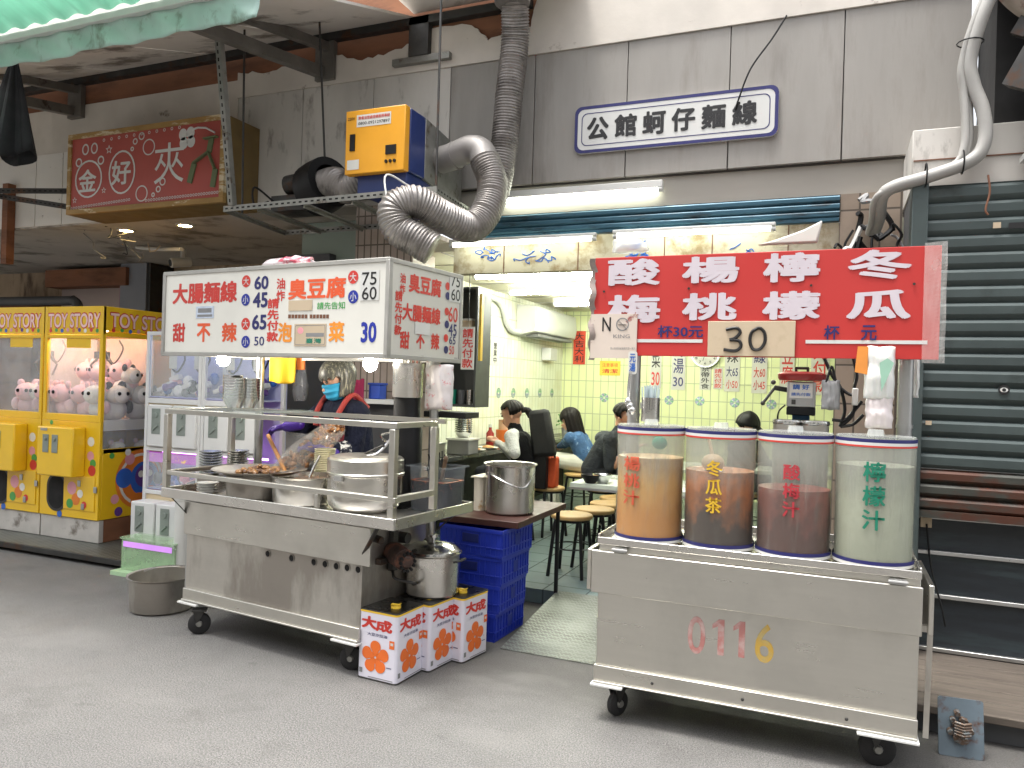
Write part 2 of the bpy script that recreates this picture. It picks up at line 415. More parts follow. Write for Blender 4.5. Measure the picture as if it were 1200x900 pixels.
m['chrome'] = M('bright_steel', '#cfcfcd', .16, 1, var=.05)
m['wht'] = M('white_plastic', '#c9c9c5', .4, var=.03); m['whtp'] = M('white_paper', '#cbc9c1', .8, var=.04, vs=8)
m['blk'] = M('black_plastic', '#121213', .5, var=.2, spec=.3); m['rub'] = M('black_rubber', '#201f1f', .75, var=.2, bump=.2)
m['red'] = M('red_vinyl', '#b52d29', .55, var=.06, vs=2); m['navy'] = M('navy_print', '#23235e', .5); m['redp'] = M('red_print', '#c5342a', .5)
m['orgp'] = M('orange_print', '#dd6a26', .5); m['grnp'] = M('green_print', '#3d9a4a', .5); m['blkp'] = M('black_print', '#161516', .5)
m['yelp'] = M('yellow_print', '#e3bb34', .5); m['teal'] = M('teal_print', '#127a62', .5); m['pink'] = M('pink_print', '#e09aa0', .5)
m['bluep'] = M('blue_print', '#2d63b4', .5); m['brnp'] = M('brown_print', '#6d4630', .6); m['greyp'] = M('grey_print', '#7d7d7d', .6)
m['cream'] = M('cream_card', '#bba98f', .75, var=.06, vs=5, c2='#a8957a', cs=4, lo=.6, hi=.75)
m['tube'] = EM('fluorescent_tube', '#f2ffe9', 14); m['tubew'] = EM('fluorescent_white', '#fbffee', 42)
m['wood'] = M('weathered_planks', '#4d453d', .8, var=.25, vs=4, stretch=(1, 12, 6), bump=.4, bs=30, c2='#433b34', cs=3, lo=.5, hi=.65)
m['blackboard'] = M('dark_painted_board', '#20262b', .5, var=.3, vs=5, stretch=(.5, 1, 4), c2='#2f3a3d', cs=3, lo=.5, hi=.65)

def S(mb, name, mats, **k): return tag(wb_free(mb, name, mats, **k), kind='structure')
def wb_free(mb, name, mats, **k): return mb.build(name, mats, **k)
# ------------------------------------------------------------ ground
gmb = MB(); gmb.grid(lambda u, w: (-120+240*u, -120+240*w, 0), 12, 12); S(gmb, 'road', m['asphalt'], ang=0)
S(MB().box(-3.5, .36, 4.95, 10.15, .004, .1), 'shop_floor', m['floor'])
S(MB().box(-14, -3.62, 5.3, 7.7, .004, .06), 'arcade_floor', m['floor'])
# ------------------------------------------------------------ noodle shop building
shop = thing('shop_building', 'noodle shop front with grey upper panels, lime tiled room and open doorway', 'building', (-1.5, 5.2, 0))
for k in range(8):
    x0 = -4.83+.69*k
    f = MB().box(x0+.003, x0+.687, 5.2, 5.231, 2.96, 3.9); o = wb(f, 'facade_panel', m['panelw' if k < 3 else 'panel'], shop, bev=.003)
b = MB().box(-4.83, .69, 5.232, 5.4, 2.95, 4.9); wb(b, 'wall_core', m['core'], shop)
top = [(-4.83, 3.9)]; top += [(.75, 3.9), (.75, 4.9), (-2.0, 4.9)]
x = -2.0
edge = [(-2.0, 4.34), (-2.06, 4.30), (-2.12, 4.12), (-2.3, 4.10), (-2.45, 4.06), (-2.6, 4.2), (-2.95, 4.22), (-3.1, 4.12), (-3.35, 4.08), (-3.6, 4.05), (-3.85, 4.16), (-4.05, 4.08), (-4.3, 4.11), (-4.55, 4.09), (-4.83, 4.12)]
for i in range(len(edge)-1):
    (a, b_), (c, d) = edge[i:i+2]
    for k in range(5):
        t = k/5; top.append((a+(c-a)*t+random.uniform(-.012, .012), b_+(d-b_)*t+random.uniform(-.016, .016)))
top.append((-4.83, 4.12))
wb(MB().prism(top, XZ(5.206), 0, .02), 'peeling_plaster', m['plaster'], shop, ang=0)
wb(MB().box(-14, -2.0, 5.215, 5.225, 4.061, 4.9), 'plywood_band', m['ply'], shop)
wb(MB().box(-2.72, .355, 5.24, 5.5, 2.745, 2.948).box(-4.83, -2.722, 5.24, 5.5, 2.90, 2.948, 0), 'door_beam', m['beam'], shop)
wb(MB().box(-2.72, .0, 5.26, 5.36, 2.33, 2.58), 'lintel_board', M('yellowed_film', '#b9b09a', .6, var=.12, vs=3, c2='#8d7a58', cs=4, lo=.5, hi=.62), shop)
# left and right tiled piers, interior shell
wb(MB().box(-3.62, -3.08, 5.26, 5.62, .0, 2.9), 'tiled_pier', m['tantile'], shop)
wb(MB().box(.0, .352, 5.2, 5.62, .0, 2.744), 'tiled_pier', m['brntile'], shop)
wb(MB().box(-3.62, -3.5, 5.622, 10.3, .0, 2.7), 'interior_wall', m['lwall'], shop)
wb(MB().box(-3.5, .5, 10.15, 10.3, .0, 2.7), 'interior_wall', m['bwall'], shop)
wb(MB().box(.36, .5, 5.622, 10.148, .0, 2.7), 'interior_wall', m['lwall'], shop)
c = MB().box(-3.5, .36, 5.4, 10.15, 2.53, 2.6)
for yy in (6.0, 6.6, 7.2, 7.8, 8.4, 9.0, 9.6): c.box(-3.5, .36, yy-.008, yy+.008, 2.522, 2.53, 1)
for xx in (-2.9, -2.0, -1.1, -.2): c.box(xx-.008, xx+.008, 5.4, 10.15, 2.524, 2.53, 1)
wb(c, 'ceiling', [m['ceil'], m['recess']], shop)
# doodled advertising film on the lintel
mk = MB(); fr = XZ(5.258)
for k in range(26):
    x0 = random.choice([-2.4, -2.05, -1.3, -.62])+random.uniform(-.09, .09); z0 = 2.44+random.uniform(-.05, .05)
    p = [(x0, 5.256, z0)]
    for j in range(4): p.append((p[-1][0]+random.uniform(-.05, .05), 5.256, p[-1][2]+random.uniform(-.03, .03)))
    mk.tube(cr(p, 4), .004, 4)
wb(mk, 'blue_scribble', m['bluep'], shop)
sm = MB()
for xx in (-2.3, -1.72, -1.1, -.78, -.3): sm.box(xx-.003, xx+.003, 5.256, 5.2595, 2.33, 2.58)
wb(sm, 'film_seam', m['brnp'], shop)
# ------------------------------------------------------------ arcade shop at left
arc = thing('arcade_shop', 'recessed arcade shop front with grey soffit above the claw machines', 'building', (-7, 5.2, 0))
wb(MB().box(-14, -4.832, 5.2, 5.35, 2.95, 4.06), 'white_wall', m['plaster'], arc)
sp = MB()
for a, b2 in ((-7.9, -7.36), (-7.35, -6.98), (-6.97, -6.3)): sp.box(a, b2, 5.185, 5.199, 2.92, 3.62)
wb(sp, 'speckled_board', m['plaster2'], arc)
wb(MB().box(-14, -3.62, 5.2, 7.6, 2.905, 2.948).box(-14.1, -14, 5.2, 7.7, 0, 4.9), 'soffit', m['recess'], arc)
wb(MB().box(-14, -3.63, 7.6, 7.7, 0, 2.95), 'back_wall', m['tanwall'], arc)
wb(MB().box(-4.5, -3.63, 5.7, 5.78, 0, 2.9), 'side_panel', m['greenwall'], arc)
wb(MB().box(-4.60, -4.12, 5.6, 5.69, 0, 2.6), 'side_panel', m['darkgrey'], arc)
wb(MB().box(-4.7, -4.625, 5.58, 5.66, 0, 2.3), 'yellow_post', M('yellow_post_paint', '#c79a2c', .5), arc)
wb(MB().box(-8.55, -8.1, 7.2, 7.59, 0, 2.9), 'pillar', m['greywall'], arc)
wb(MB().box(-8.62, -8.56, 7.25, 7.59, 0, 2.75), 'pillar', M('pink_trim', '#a9808c', .6), arc)
wb(MB().box(-8.09, -8.05, 7.22, 7.59, 0, 2.9), 'pillar', m['darksteel'], arc)
wb(MB().box(-9.9, -8.63, 7.4, 7.59, 0, 2.7), 'back_panel', m['pinkwall'], arc)
wb(MB().box(-9.9, -8.4, 7.15, 7.39, 2.62, 2.85), 'wood_fascia', m['ply'], arc)
wb(MB().box(-10.9, -9.92, 7.0, 7.59, 0, 2.45), 'wood_panel', m['ply'], arc)
wb(MB().tube(cr([(-12, 6.9, 2.42), (-9.3, 6.9, 2.40), (-9.02, 6.9, 2.40), (-8.92, 6.9, 2.30), (-8.92, 6.9, 2.1), (-8.92, 6.9, .1)], 6), .06, 12), 'drain_pipe', m['darkgrey'], arc)
wb(MB().box(-7.72, -7.64, 5.1, 5.18, 2.55, 3.35), 'wood_batten', m['ply'], arc)
dl = EM('downlight_glow', '#ffd58a', 40)
for px, py in ((148, 270), (217, 264)):
    p = at(px, py, Z=2.9)
    o = wb(MB().lathe([(.085, 0), (.085, -.012), (.06, -.012), (.06, -.004)], p+V((0, 0, .005))), 'downlight', m['wht'], arc)
    q = MB().lathe([(.06, 0), (.0001, 0)], p-V((0, 0, .003))).build('lamp_disc', dl, o)
# ------------------------------------------------------------ shuttered shop at right
rs = thing('shuttered_shop', 'closed shop front with a grey green rust edged roller shutter', 'building', (1.2, 4.62, 0))
wb(MB().box(.353, 2.6, 4.64, 5.4, 2.62, 2.93)  , 'header_wall', m['panelw'], rs, bev=.004)
wb(MB().box(.36, 2.6, 4.632, 4.639, 2.76, 2.766), 'header_seam', m['brnp'], rs)
wb(MB().box(.353, .43, 4.56, 4.72, .12, 2.62), 'guide_rail', m['shutgreen'], rs, bev=.004)
wb(MB().box(.36, .44, 4.73, 5.19, 0, 2.62), 'side_wall', m['darkgrey'], rs)
def slats(x0, x1, y, z0, z1, pitch, dep=.022):
    b = MB(); n = max(1, round((z1-z0)/pitch)); pr = [(0, 0), (.1, -.6), (.25, -1), (.7, -1), (.86, -.6), (.92, .2), (1, 0)]
    pts = [(y+dep*d, z0+(i+t)*(z1-z0)/n) for i in range(n) for t, d in pr[:-1]]+[(y, z1)]
    k = len(pts)
    b.add([(x0, a, c) for a, c in pts]+[(x1, a, c) for a, c in pts], [(i, k+i, k+i+1, i+1) for i in range(k-1)])
    return b
sh = wb(slats(.43, 2.6, 4.62, 1.12, 2.62, .088, .017), 'shutter', m['shutgreen'], rs, ang=25)
wb(slats(.43, 2.6, 4.622, .90, 1.119, .075), 'rusty_slats', m['shutrust'], rs, ang=25)
wb(MB().box(.43, 2.6, 4.59, 4.65, .862, .9), 'bottom_bar', m['shutrust'], rs)
st = MB().box(.73, .765, 4.594, 4.597, 2.375, 2.405); st.box(.8, .95, 4.594, 4.597, 2.37, 2.40, 1); st.box(.45, .478, 4.594, 4.597, 1.35, 1.372)
wb(st, 'shutter_sticker', [m['cream'], m['blkp']], rs)
e = MB(); fr = XZ(4.594); e.flat(circ(.80, 1.545, .026), fr); e.flat(circ(.80, 1.545, .018, rz=.012), fr, .001, 1); e.flat(circ(.80, 1.545, .009), fr, .002, 0)
wb(e, 'eye_sticker', [m['blkp'], m['wht']], rs, ang=0)
bd = MB().box(.42, 2.6, 4.70, 4.75, .12, 1.0)
wb(bd, 'dark_board', m['blackboard'], rs)
al = MB()
for z in (.14, .425, .655, .845): al.box(.42, 2.6, 4.672, 4.70, z, z+.022)
wb(al, 'trim_strip', m['alu'], rs, bev=.003)
wb(MB().box(.445, .50, 4.655, 4.675, .80, .862), 'latch_box', m['cream'], rs, bev=.003)
wb(MB().tube(cr([(.475, 4.65, .82), (.50, 4.64, .6), (.55, 4.6, .4), (.57, 4.6, .3)], 6), .005, 6), 'cable', m['blk'], rs)
# dark clutter under the roof at the top right
wb(MB().box(.87, 2.6, 4.50, 4.6, 2.73, 3.30), 'green_board', M('dark_green_board', '#16291f', .5, var=.3), rs)
wb(MB().box(.84, 2.6, 4.49, 4.61, 2.70, 2.729), 'board_trim', m['wht'], rs)
wb(MB().bar((.80, 4.5, 3.05), (1.15, 4.3, 3.75), .09, .12).bar((.82, 4.6, 3.35), (1.3, 4.35, 4.2), .07), 'strut', m['darksteel'], rs)
wb(MB().tube(cr([(.74, 4.72, 4.1), (.80, 4.62, 3.72), (.95, 4.55, 3.5), (1.2, 4.5, 3.45)], 8), .13, 16), 'rusty_pipe', M('peeling_pipe', '#8d8378', .7, var=.2, c2='#5a2d1e', cs=6, lo=.45, hi=.55), rs)
wb(MB().box(.74, 2.6, 4.72, 5.3, 2.94, 4.9), 'recess_shade_block', m['gap'], rs)  # solid near-black block, its colour standing in for the shade of a recess
wb(MB().box(1.0, 2.6, 4.46, 4.49, 3.305, 3.55), 'brown_board', m['ply'], rs)
# timber step before the shutter
pl = thing('timber_step', 'weathered plank step in front of the closed shutter', 'step', (1.2, 4.3, 0))
for i in range(5): wb(MB().box(.36, 2.6, 3.86+.166*i, 3.86+.166*i+.162, .10, .135), 'plank', m['wood'], pl, bev=.004)
wb(MB().box(.38, 2.6, 3.92, 4.65, 0.002, .099), 'riser', m['darkgrey'], pl)
bp = thing('bolted_plate', 'rusty blue steel plate with a cluster of bolts leaning on the timber step', 'steel plate', (.53, 3.7, 0), R(6))
bm = MB(); pm = M('blue_rust_steel', '#66737c', .6, .4, var=.2, c2='#5a3b2a', cs=9, lo=.5, hi=.62)
o = bm.prism(rrect(-.085, .085, 0, .235, .01), (V((0, 0, 0)), V((1, 0, 0)), V((0, .18, .98))), 0, .008).build('plate', pm, bp)
bb = MB()
for k in range(13):
    a, c = random.uniform(-.045, .045), random.uniform(.07, .18); bb.cyl((a, c*.18-.006, c), (a, c*.18-.028, c-.004), .012, n=6)
for k in range(5): bb.tube([(-.03, .02-.035, .10+.012*k), (.0, .015-.045, .098+.012*k), (.03, .02-.035, .10+.012*k)], .006, 6)
bb.build('bolt_cluster', M('rusty_bolts', '#6b584a', .6, .5, var=.3, vs=30, c2='#7c8080', cs=30, lo=.5, hi=.6), bp)
# ------------------------------------------------------------ canopy over the street side
cn = thing('street_canopy', 'grey steel framed canopy with pale sloping soffit boards above the shop sign', 'canopy', (-6, 4.4, 4.0))
sl = lambda y, o=0: 3.80+(y-3.62)/(5.2-3.62)*.52+o
for i in range(8):
    x = -11.6+1.08*i; sb = MB().prism([(3.72, sl(3.72)), (5.2, sl(5.2)), (5.2, sl(5.2, .02)), (3.72, sl(3.72, .02))], (V((0, 0, 0)), V((0, 1, 0)), V((0, 0, 1))), x, min(x+1.07, -3.1)); wb(sb, 'soffit_board', m['soffit'], cn)
wb(MB().box(-3.1, -1.7, 4.4, 5.2, 4.36, 4.38), 'soffit_board', m['soffit'], cn)
wb(MB().box(-12, -3.7, 3.60, 3.70, 3.70, 3.86), 'edge_beam', m['steelbeam'], cn, bev=.004); wb(MB().box(-12, -3.4, 3.50, 3.598, 3.80, 3.87).box(-12, -3.4, 3.47, 3.5, 3.77, 3.80), 'edge_rail', m['soffit'], cn, bev=.004)
wb(MB().box(-12, -2.1, 5.13, 5.2, 4.24, 4.30), 'wall_beam', m['darksteel'], cn)
for xx in (-6.83, -3.93):
    b = MB().bar((xx, 5.19, 4.0), (xx-.01, 3.66, 3.775), .07, .085).bar((xx+.05, 5.19, 4.20), (xx+.04, 3.66, 3.92), .06, .07)
    b.box(xx-.06, xx+.12, 5.15, 5.199, 3.93, 4.28); wb(b, 'bracket', m['steelbeam'], cn)
wb(MB().bar((-3.98, 3.7, 3.9), (-3.35, 3.9, 4.0), .06).bar((-4.3, 3.62, 3.93), (-3.45, 3.64, 3.95), .06), 'cross_bar', m['darksteel'], cn)
wb(MB().box(-3.10, -2.93, 5.13, 5.2, 4.0, 4.30), 'timber_block', m['darksteel'], cn); wb(MB().box(-3.25, -2.75, 5.14, 5.198, 3.95, 4.0), 'ledge_bar', m['galv'], cn)
aw = thing('awning', 'stained teal fabric awning valance hanging from a pale rail', 'awning', (-5, 3.5, 3.6))
teal = M('teal_canvas', '#cde6de', .7, var=.12, vs=3, c2='#6d7a5c', cs=5, lo=.54, hi=.70, stretch=(1, 1, .5))
def val(u, w):
    x = -8.5+5.45*u; return (x, 3.42+.012*math.sin(x*9)*(1-w)+.010*math.sin(x*23+w*5), 3.52+.165*w+.004*math.sin(x*7))
wb(MB().grid(val, 160, 8), 'valance', THIN(teal, .45), aw, solid=.004)
wb(MB().bar((-8.5, 3.41, 3.70), (-3.05, 3.41, 3.70), .05, .045), 'rail', m['wht'], aw, bev=.004)
def roof(u, w):
    x = -8.5+5.3*u; return (x, 3.38-.75*w, 3.74+.28*w+.012*math.sin(x*32))
wb(MB().grid(roof, 300, 4), 'sheet', THIN(M('teal_roof_sheet', '#a9d6c4', .5, var=.08, vs=2, stretch=(8, .4, 1)), .6), aw, solid=.003)
wb(MB().bar((-8.5, 2.62, 4.01), (-3.2, 2.62, 4.01), .05), 'front_rail', m['ply'], aw)

ob = thing('added_opposite_building', 'unseen pale plastered building across the lane, added to block low sky light', 'building', (0, -6, 0))  # unseen; added and sized to cut low sky light and darken steel reflections
wb(MB().box(-30, 30, -6.4, -6, 0, 8), 'wall', m['plaster'], ob)
for x in range(-27, 28, 6): wb(MB().box(x, x+3.6, -6.0, -5.95, .1, 2.7), 'shutter', m['shutgreen'], ob); wb(MB().box(x+.4, x+2.6, -6.0, -5.96, 3.2, 4.3), 'window', m['darkgrey'], ob)
# ============================================================ things fixed to the fronts
o = thing('roller_shutter', 'blue roller shutter pulled up under the cream beam over the doorway', 'shutter', (-1.3, 5.2, 2.6))
wb(slats(-2.70, .0, 5.2, 2.60, 2.742, .05, .014), 'slat_curtain', m['shutblue'], o, ang=25)
wb(MB().box(-2.70, .0, 5.19, 5.24, 2.575, 2.60), 'bottom_bar', m['shutblue'], o, bev=.004)
# black lettered white sign
sg = thing('shop_sign', 'white sign with navy double border and black brush lettering', 'sign', (-1.06, 5.19, 3.3))
x0, x1, z0, z1 = -1.745, -.378, 3.14, 3.47
wb(MB().prism(rrect(x0, x1, z0, z1, .05), XZ(5.198), 0, .022), 'board', m['wht'], sg, bev=.002)
f = XZ(5.1745); wb(MB().ringf(rrect(x0, x1, z0, z1, .05), rrect(x0+.022, x1-.022, z0+.022, z1-.022, .045), f).ringf(rrect(x0+.05, x1-.05, z0+.05, z1-.05, .04), rrect(x0+.056, x1-.056, z0+.056, z1-.056, .037), f), 'border', m['navy'], sg, ang=0)
t = MB(); w = .185; xs = -1.655
for i, ch in enumerate('公館蚵仔麵線'): t.txt(ch, xs+.198*i, xs+.198*i+.158, 3.225+.004*(i % 2), 3.387, f, 0, .034, 4, .001)
wb(t, 'lettering', m['blkp'], sg, ang=0)
wb(MB().tube(cr([at(922, 18, Y=5.15), at(905, 45, Y=5.15), at(880, 80, Y=5.14), at(866, 115, Y=5.16), at(862, 128, Y=5.17)], 6), .006, 6), 'loose_cable', m['blk'], shop)
# red sign board at left
rb = thing('red_signboard', 'red box sign with pale cartoon outlines and white lettering in a wooden frame', 'sign', (-5.5, 4.8, 2.9))
x0, x1, z0, z1 = -6.39, -4.58, 2.895, 3.61
wfr = M('ochre_wood', '#9a7a45', .6, var=.15, vs=5, c2='#cbbd9f', cs=3, lo=.55, hi=.6, stretch=(1, 1, 4))
wb(MB().box(x0, x1, 4.82, 5.198, z0, z1), 'box_body', M('ochre_box', '#6f5a32', .6, var=.15), rb, bev=.004)
b = MB().box(x0, x1, 4.79, 4.83, z0, z0+.045).box(x0, x1, 4.79, 4.83, z1-.045, z1).box(x0, x0+.045, 4.79, 4.83, z0+.045, z1-.045).box(x1-.045, x1, 4.79, 4.83, z0+.045, z1-.045)
wb(b, 'frame', wfr, rb, bev=.003)
wb(MB().box(x0+.046, x1-.046, 4.803, 4.819, z0+.046, z1-.046), 'face', M('faded_red_face', '#a24a42', .5, var=.1, vs=1.5), rb)
Xs = lambda a: at(a/2.727, 190, Y=4.8).x
def Zs(a, b): return at(a/2.727, b/2.727, Y=4.8).z
f = XZ(4.801); t = MB(); k2 = MB()
def ct(ch, a, b, w_, h_, bold): t.txt(ch, Xs(a)-w_/2, Xs(a)+w_/2, Zs(a, b)-h_/2, Zs(a, b)+h_/2, f, 0, bold, 4, .001)
ct('金', 281, 577, .22, .20, .02); ct('好', 388, 551, .23, .21, .02); ct('夾', 540, 520, .33, .34, .0)
wb(t, 'lettering', m['wht'], rb, ang=0)
def rg(a, b, r, wd=.016, rz=None): k2.ringf(circ(Xs(a), Zs(a, b), r, 24, rz), circ(Xs(a), Zs(a, b), r-wd, 24, (rz or r)-wd), f, .0005)
rg(284, 572, .168); rg(390, 550, .158, .016, .19); rg(252, 520, .04, .014); rg(322, 512, .04, .014)
for a, b in ((272, 478), (300, 474)): rg(a, b, .042, .014, .05)
for a, b, r in ((450, 435, .034), (430, 452, .028), (421, 476, .02), (474, 470, .07), (455, 618, .07), (521, 580, .034), (508, 604, .028), (492, 622, .02)): rg(a, b, r, .011)
for a, b, r in ((347, 478, .042), (334, 608, .03), (242, 640, .03)):
    st = [(Xs(a)+(r if i % 2 == 0 else r*.45)*math.sin(math.pi*i/5), Zs(a, b)+(r if i % 2 == 0 else r*.45)*math.cos(math.pi*i/5)) for i in range(10)]
    k2.ringf(st, [(Xs(a)+(p-Xs(a))*.6, Zs(a, b)+(q-Zs(a, b))*.6) for p, q in st], f, .0005)
for a, b in ((582, 430), (606, 424), (585, 458), (608, 452)): k2.flat(circ(Xs(a), Zs(a, b), .045, 16, .05), f, .0005)
k2.tube([(Xs(a), 4.80, Zs(a, b)) for a, b in ((610, 415), (630, 408), (655, 409), (684, 424))], .008, 6)
for i in range(24): a = 232+i*8.0; rg(a, 668-(a-218)*.155, .012, .005)
for i in range(28): a = 470+i*8.4; rg(a, 640-(a-470)*.115, .012, .005)
for i in range(11): a = 330+i*24; rg(a, 448-(a-330)*.17, .014, .006)
wb(k2, 'pale_motif', m['wht'], rb, ang=0)
cl = MB(); pts = [(675, 442), (668, 487), (622, 522), (608, 585)]
for q in (pts, [(668, 487), (690, 540), (682, 598)]):
    for i in range(len(q)-1): cl.bar((Xs(q[i][0]), 4.797, Zs(*q[i])), (Xs(q[i+1][0]), 4.797, Zs(*q[i+1])), .05, .012)
cl.bar((Xs(655), 4.796, Zs(655, 446)), (Xs(696), 4.796, Zs(696, 438)), .06, .012)
wb(cl, 'green_claw_motif', M('faded_green_print', '#5f6a4a', .6), rb)
# fluorescent tubes
def tube_light(name, lab, p, q, r=.016, mt='tube', grp=None, pan=True):
    p, q = V(p), V(q); o = thing(name, lab, 'lamp', (p+q)/2, 0, grp)
    if pan: wb(MB().box(p.x-.03, q.x+.03, p.y-.02, p.y+.02, p.z+.018, p.z+.018+(.05 if r > .0145 else .022)), 'batten', m['wht'], o, bev=.004)
    e = MB(); d = (q-p).normalized()
    for a, b in ((p-d*.03, p), (q, q+d*.03)): e.cyl(a, b, r*1.25, n=12)
    wb(e, 'end_cap', m['wht'], o)
    wb(MB().cyl(p, q, r, n=12), 'tube', m[mt], o)
m['tubef'] = EM('fluorescent_front', '#f4fbe8', 7)
tube_light('fluorescent_lamp', 'bright fluorescent tube on the cream beam, highest of the front tubes', (-2.30, 5.19, 2.845), (-1.14, 5.19, 2.855), mt='tubef', grp='fluorescent tubes over the doorway')
tube_light('fluorescent_lamp', 'fluorescent tube under the blue shutter, nearer to the corrugated duct', (-2.66, 5.13, 2.525), (-1.58, 5.13, 2.525), .013, 'tubef', 'fluorescent tubes over the doorway')
tube_light('fluorescent_lamp', 'fluorescent tube under the blue shutter, directly above the red drinks banner', (-1.40, 5.13, 2.535), (-.40, 5.13, 2.535), .013, 'tubef', 'fluorescent tubes over the doorway')
lab = ['first ceiling tube inside the doorway, next to the pipe cover', 'second ceiling tube in from the doorway, above the side counter', 'second ceiling tube in from the doorway, above the tables', 'deepest ceiling tube, before the lime tiled back wall']
for i, (x, y) in enumerate(((-2.95, 6.15), (-3.1, 7.3), (-1.8, 7.3), (-3.0, 8.4))):
    tube_light('ceiling_lamp', lab[i], (x, y, 2.44), (x+1.15, y, 2.44), .02, 'tubew', 'fluorescent tubes on the shop ceiling')
# air conditioner on the left wall
ac = thing('air_conditioner', 'white split air conditioner high on the tiled side wall', 'air conditioner', (-3.4, 9.1, 2.1))
wb(MB().prism([(0, 0), (.24, .06), (.26, .16), (.24, .36), (0, .38)], (V((-3.498, 0, 2.07)), V((1, 0, 0)), V((0, 0, 1))), -9.95, -8.42), 'casing', m['wht'], ac, bev=.01)
wb(MB().box(-3.42, -3.262, 8.55, 9.82, 2.075, 2.105), 'louvre', m['greyp'], ac)
wb(MB().box(-3.495, -3.37, 9.3, 9.55, 1.82, 1.98), 'pump_box', m['wht'], ac, bev=.006)
wb(MB().tube(cr([(-3.46, 6.3, 2.42), (-3.46, 7.4, 2.44), (-3.46, 7.85, 2.40), (-3.46, 8.05, 2.2), (-3.46, 8.2, 2.12), (-3.46, 8.5, 2.12)], 6), .035, 10), 'pipe_cover', m['wht'], ac)
# ------------------------------------------------------------ exhaust shelf, purifier, fan, ducts
sf = thing('hanging_shelf', 'slotted steel angle shelf hung on rods above the food stall', 'shelf', (-3.2, 4.7, 2.7))
def angle(p, q, mt, w=.042, nm='slotted_angle', par=sf, inward=(0, 1, 0)):
    p, q = V(p), V(q); d = (q-p).normalized(); L_ = (q-p).length; up = V((0, 0, 1)) if abs(d.z) < .9 else V((1, 0, 0))
    n = V(inward); b = MB(); b.bar(p, q, .004, w, 0, up) if abs(d.z) < .9 else b.bar(p, q, w, .004, 0, n)
    b.bar(p+n*w/2+up*w/2*0, q+n*w/2, w, .004, 0, up) if abs(d.z) < .9 else b.bar(p+n*w/2+up*w/2, q+n*w/2+up*w/2, .004, w, 0, n)
    k = int(L_/.05)
    for i in range(k):
        c = p+d*(.03+i*.05); h = MB
        b.bar(c-d*.012-n*.0028, c+d*.012-n*.0028, .001, .011, 1, up) if abs(d.z) < .9 else b.bar(c-d*.012-n*.0028, c+d*.012-n*.0028, .011, .001, 1, n)
    return wb(b, nm, [mt, m['hole']], par, ang=0)
angle((-4.10, 4.3, 2.70), (-2.36, 4.3, 2.72), m['galv']); angle((-4.25, 5.16, 2.70), (-2.45, 5.16, 2.72), m['galv'])
angle((-4.10, 4.3, 2.70), (-4.25, 5.16, 2.70), m['galv'], inward=(1, 0, 0)); angle((-2.36, 4.3, 2.72), (-2.45, 5.16, 2.72), m['galv'], inward=(-1, 0, 0))
for x in (-3.8, -3.4, -3.0): angle((x, 4.31, 2.69), (x-.08, 5.15, 2.69), m['galv'], inward=(1, 0, 0))
angle((-4.02, 4.28, 2.72), (-3.98, 4.05, 3.92), m['galv'], nm='upright_angle', inward=(0, 1, 0))
angle((-2.27, 5.1, 2.98), (-2.24, 5.1, 4.6), m['greensteel'], .075, nm='upright_angle')
for q in [((-4.20, 4.6, 2.7), (-4.14, 4.5, 4.1)), ((-3.55, 4.75, 2.95), (-3.62, 4.7, 4.25)), ((-2.42, 4.4, 2.74), (-2.48, 4.5, 4.5))]: wb(MB().cyl(*q, .008, n=8), 'threaded_rod', m['darksteel'], sf)
pu = thing('air_purifier', 'yellow fronted blue box air purifier on the hanging shelf', 'air purifier', (-2.83, 4.3, 2.74))
yb = M('yellow_powder_coat', '#dc9a1e', .4, var=.05); nb = M('navy_powder_coat', '#1d2f66', .4, var=.08)
wb(MB().box(-3.065, -2.605, 4.3, 4.36, 2.865, 3.29), 'front_door', yb, pu, bev=.006)
wb(MB().box(-3.05, -2.60, 4.361, 4.56, 2.87, 3.285), 'housing', nb, pu, bev=.006)
wb(MB().box(-3.0, -2.62, 4.36, 4.9, 2.745, 2.868), 'base', nb, pu, bev=.004)
wb(MB().prism([(4.561, 2.87), (5.12, 2.80), (5.12, 3.22), (4.561, 3.285)], (V((-3.04, 0, 0)), V((0, 1, 0)), V((0, 0, 1))), 0, .44), 'rear_casing', m['galv'], pu, bev=.004)
f = XZ(4.2985); fx = lambda a: -3.065+(a-437)/(642-437)*.46
def fz(b, a=540): return 3.29-(b-(365-(a-437)*.16+ -0))/(210)*.425
b = MB().flat([(fx(476), 3.255), (fx(594), 3.255), (fx(594), 3.175), (fx(476), 3.175)], f); wb(b, 'label_plate', m['whtp'], pu, ang=0)
t = MB(); t.txt('静電油煙處理機服務專線', fx(482), fx(590), 3.222, 3.245, f, 1, .01, 2, .001); t.txt('0800-0921297897', fx(482), fx(590), 3.188, 3.208, f, 0, .01, 2, .001); t.txt('220V', fx(445), fx(470), 3.225, 3.245, f, 0, .01, 2, .001)
wb(t, 'lettering', [m['blkp'], m['redp']], pu, ang=0)
b = MB().box(fx(455), fx(472), 4.292, 4.30, 3.02, 3.13); wb(b, 'door_handle', m['blk'], pu)
b = MB().box(fx(579), fx(614), 4.294, 4.30, 2.975, 3.035); wb(b, 'display', m['blk'], pu)
for a in (582, 596, 610): wb(MB().cyl((fx(a), 4.30, 2.93), (fx(a), 4.292, 2.93), .011, n=12), 'button', m['blk'], pu)
b = MB().flat([(fx(446), 2.96), (fx(488), 2.96), (fx(488), 2.895), (fx(446), 2.895)], f); wb(b, 'rating_label', m['whtp'], pu, ang=0)
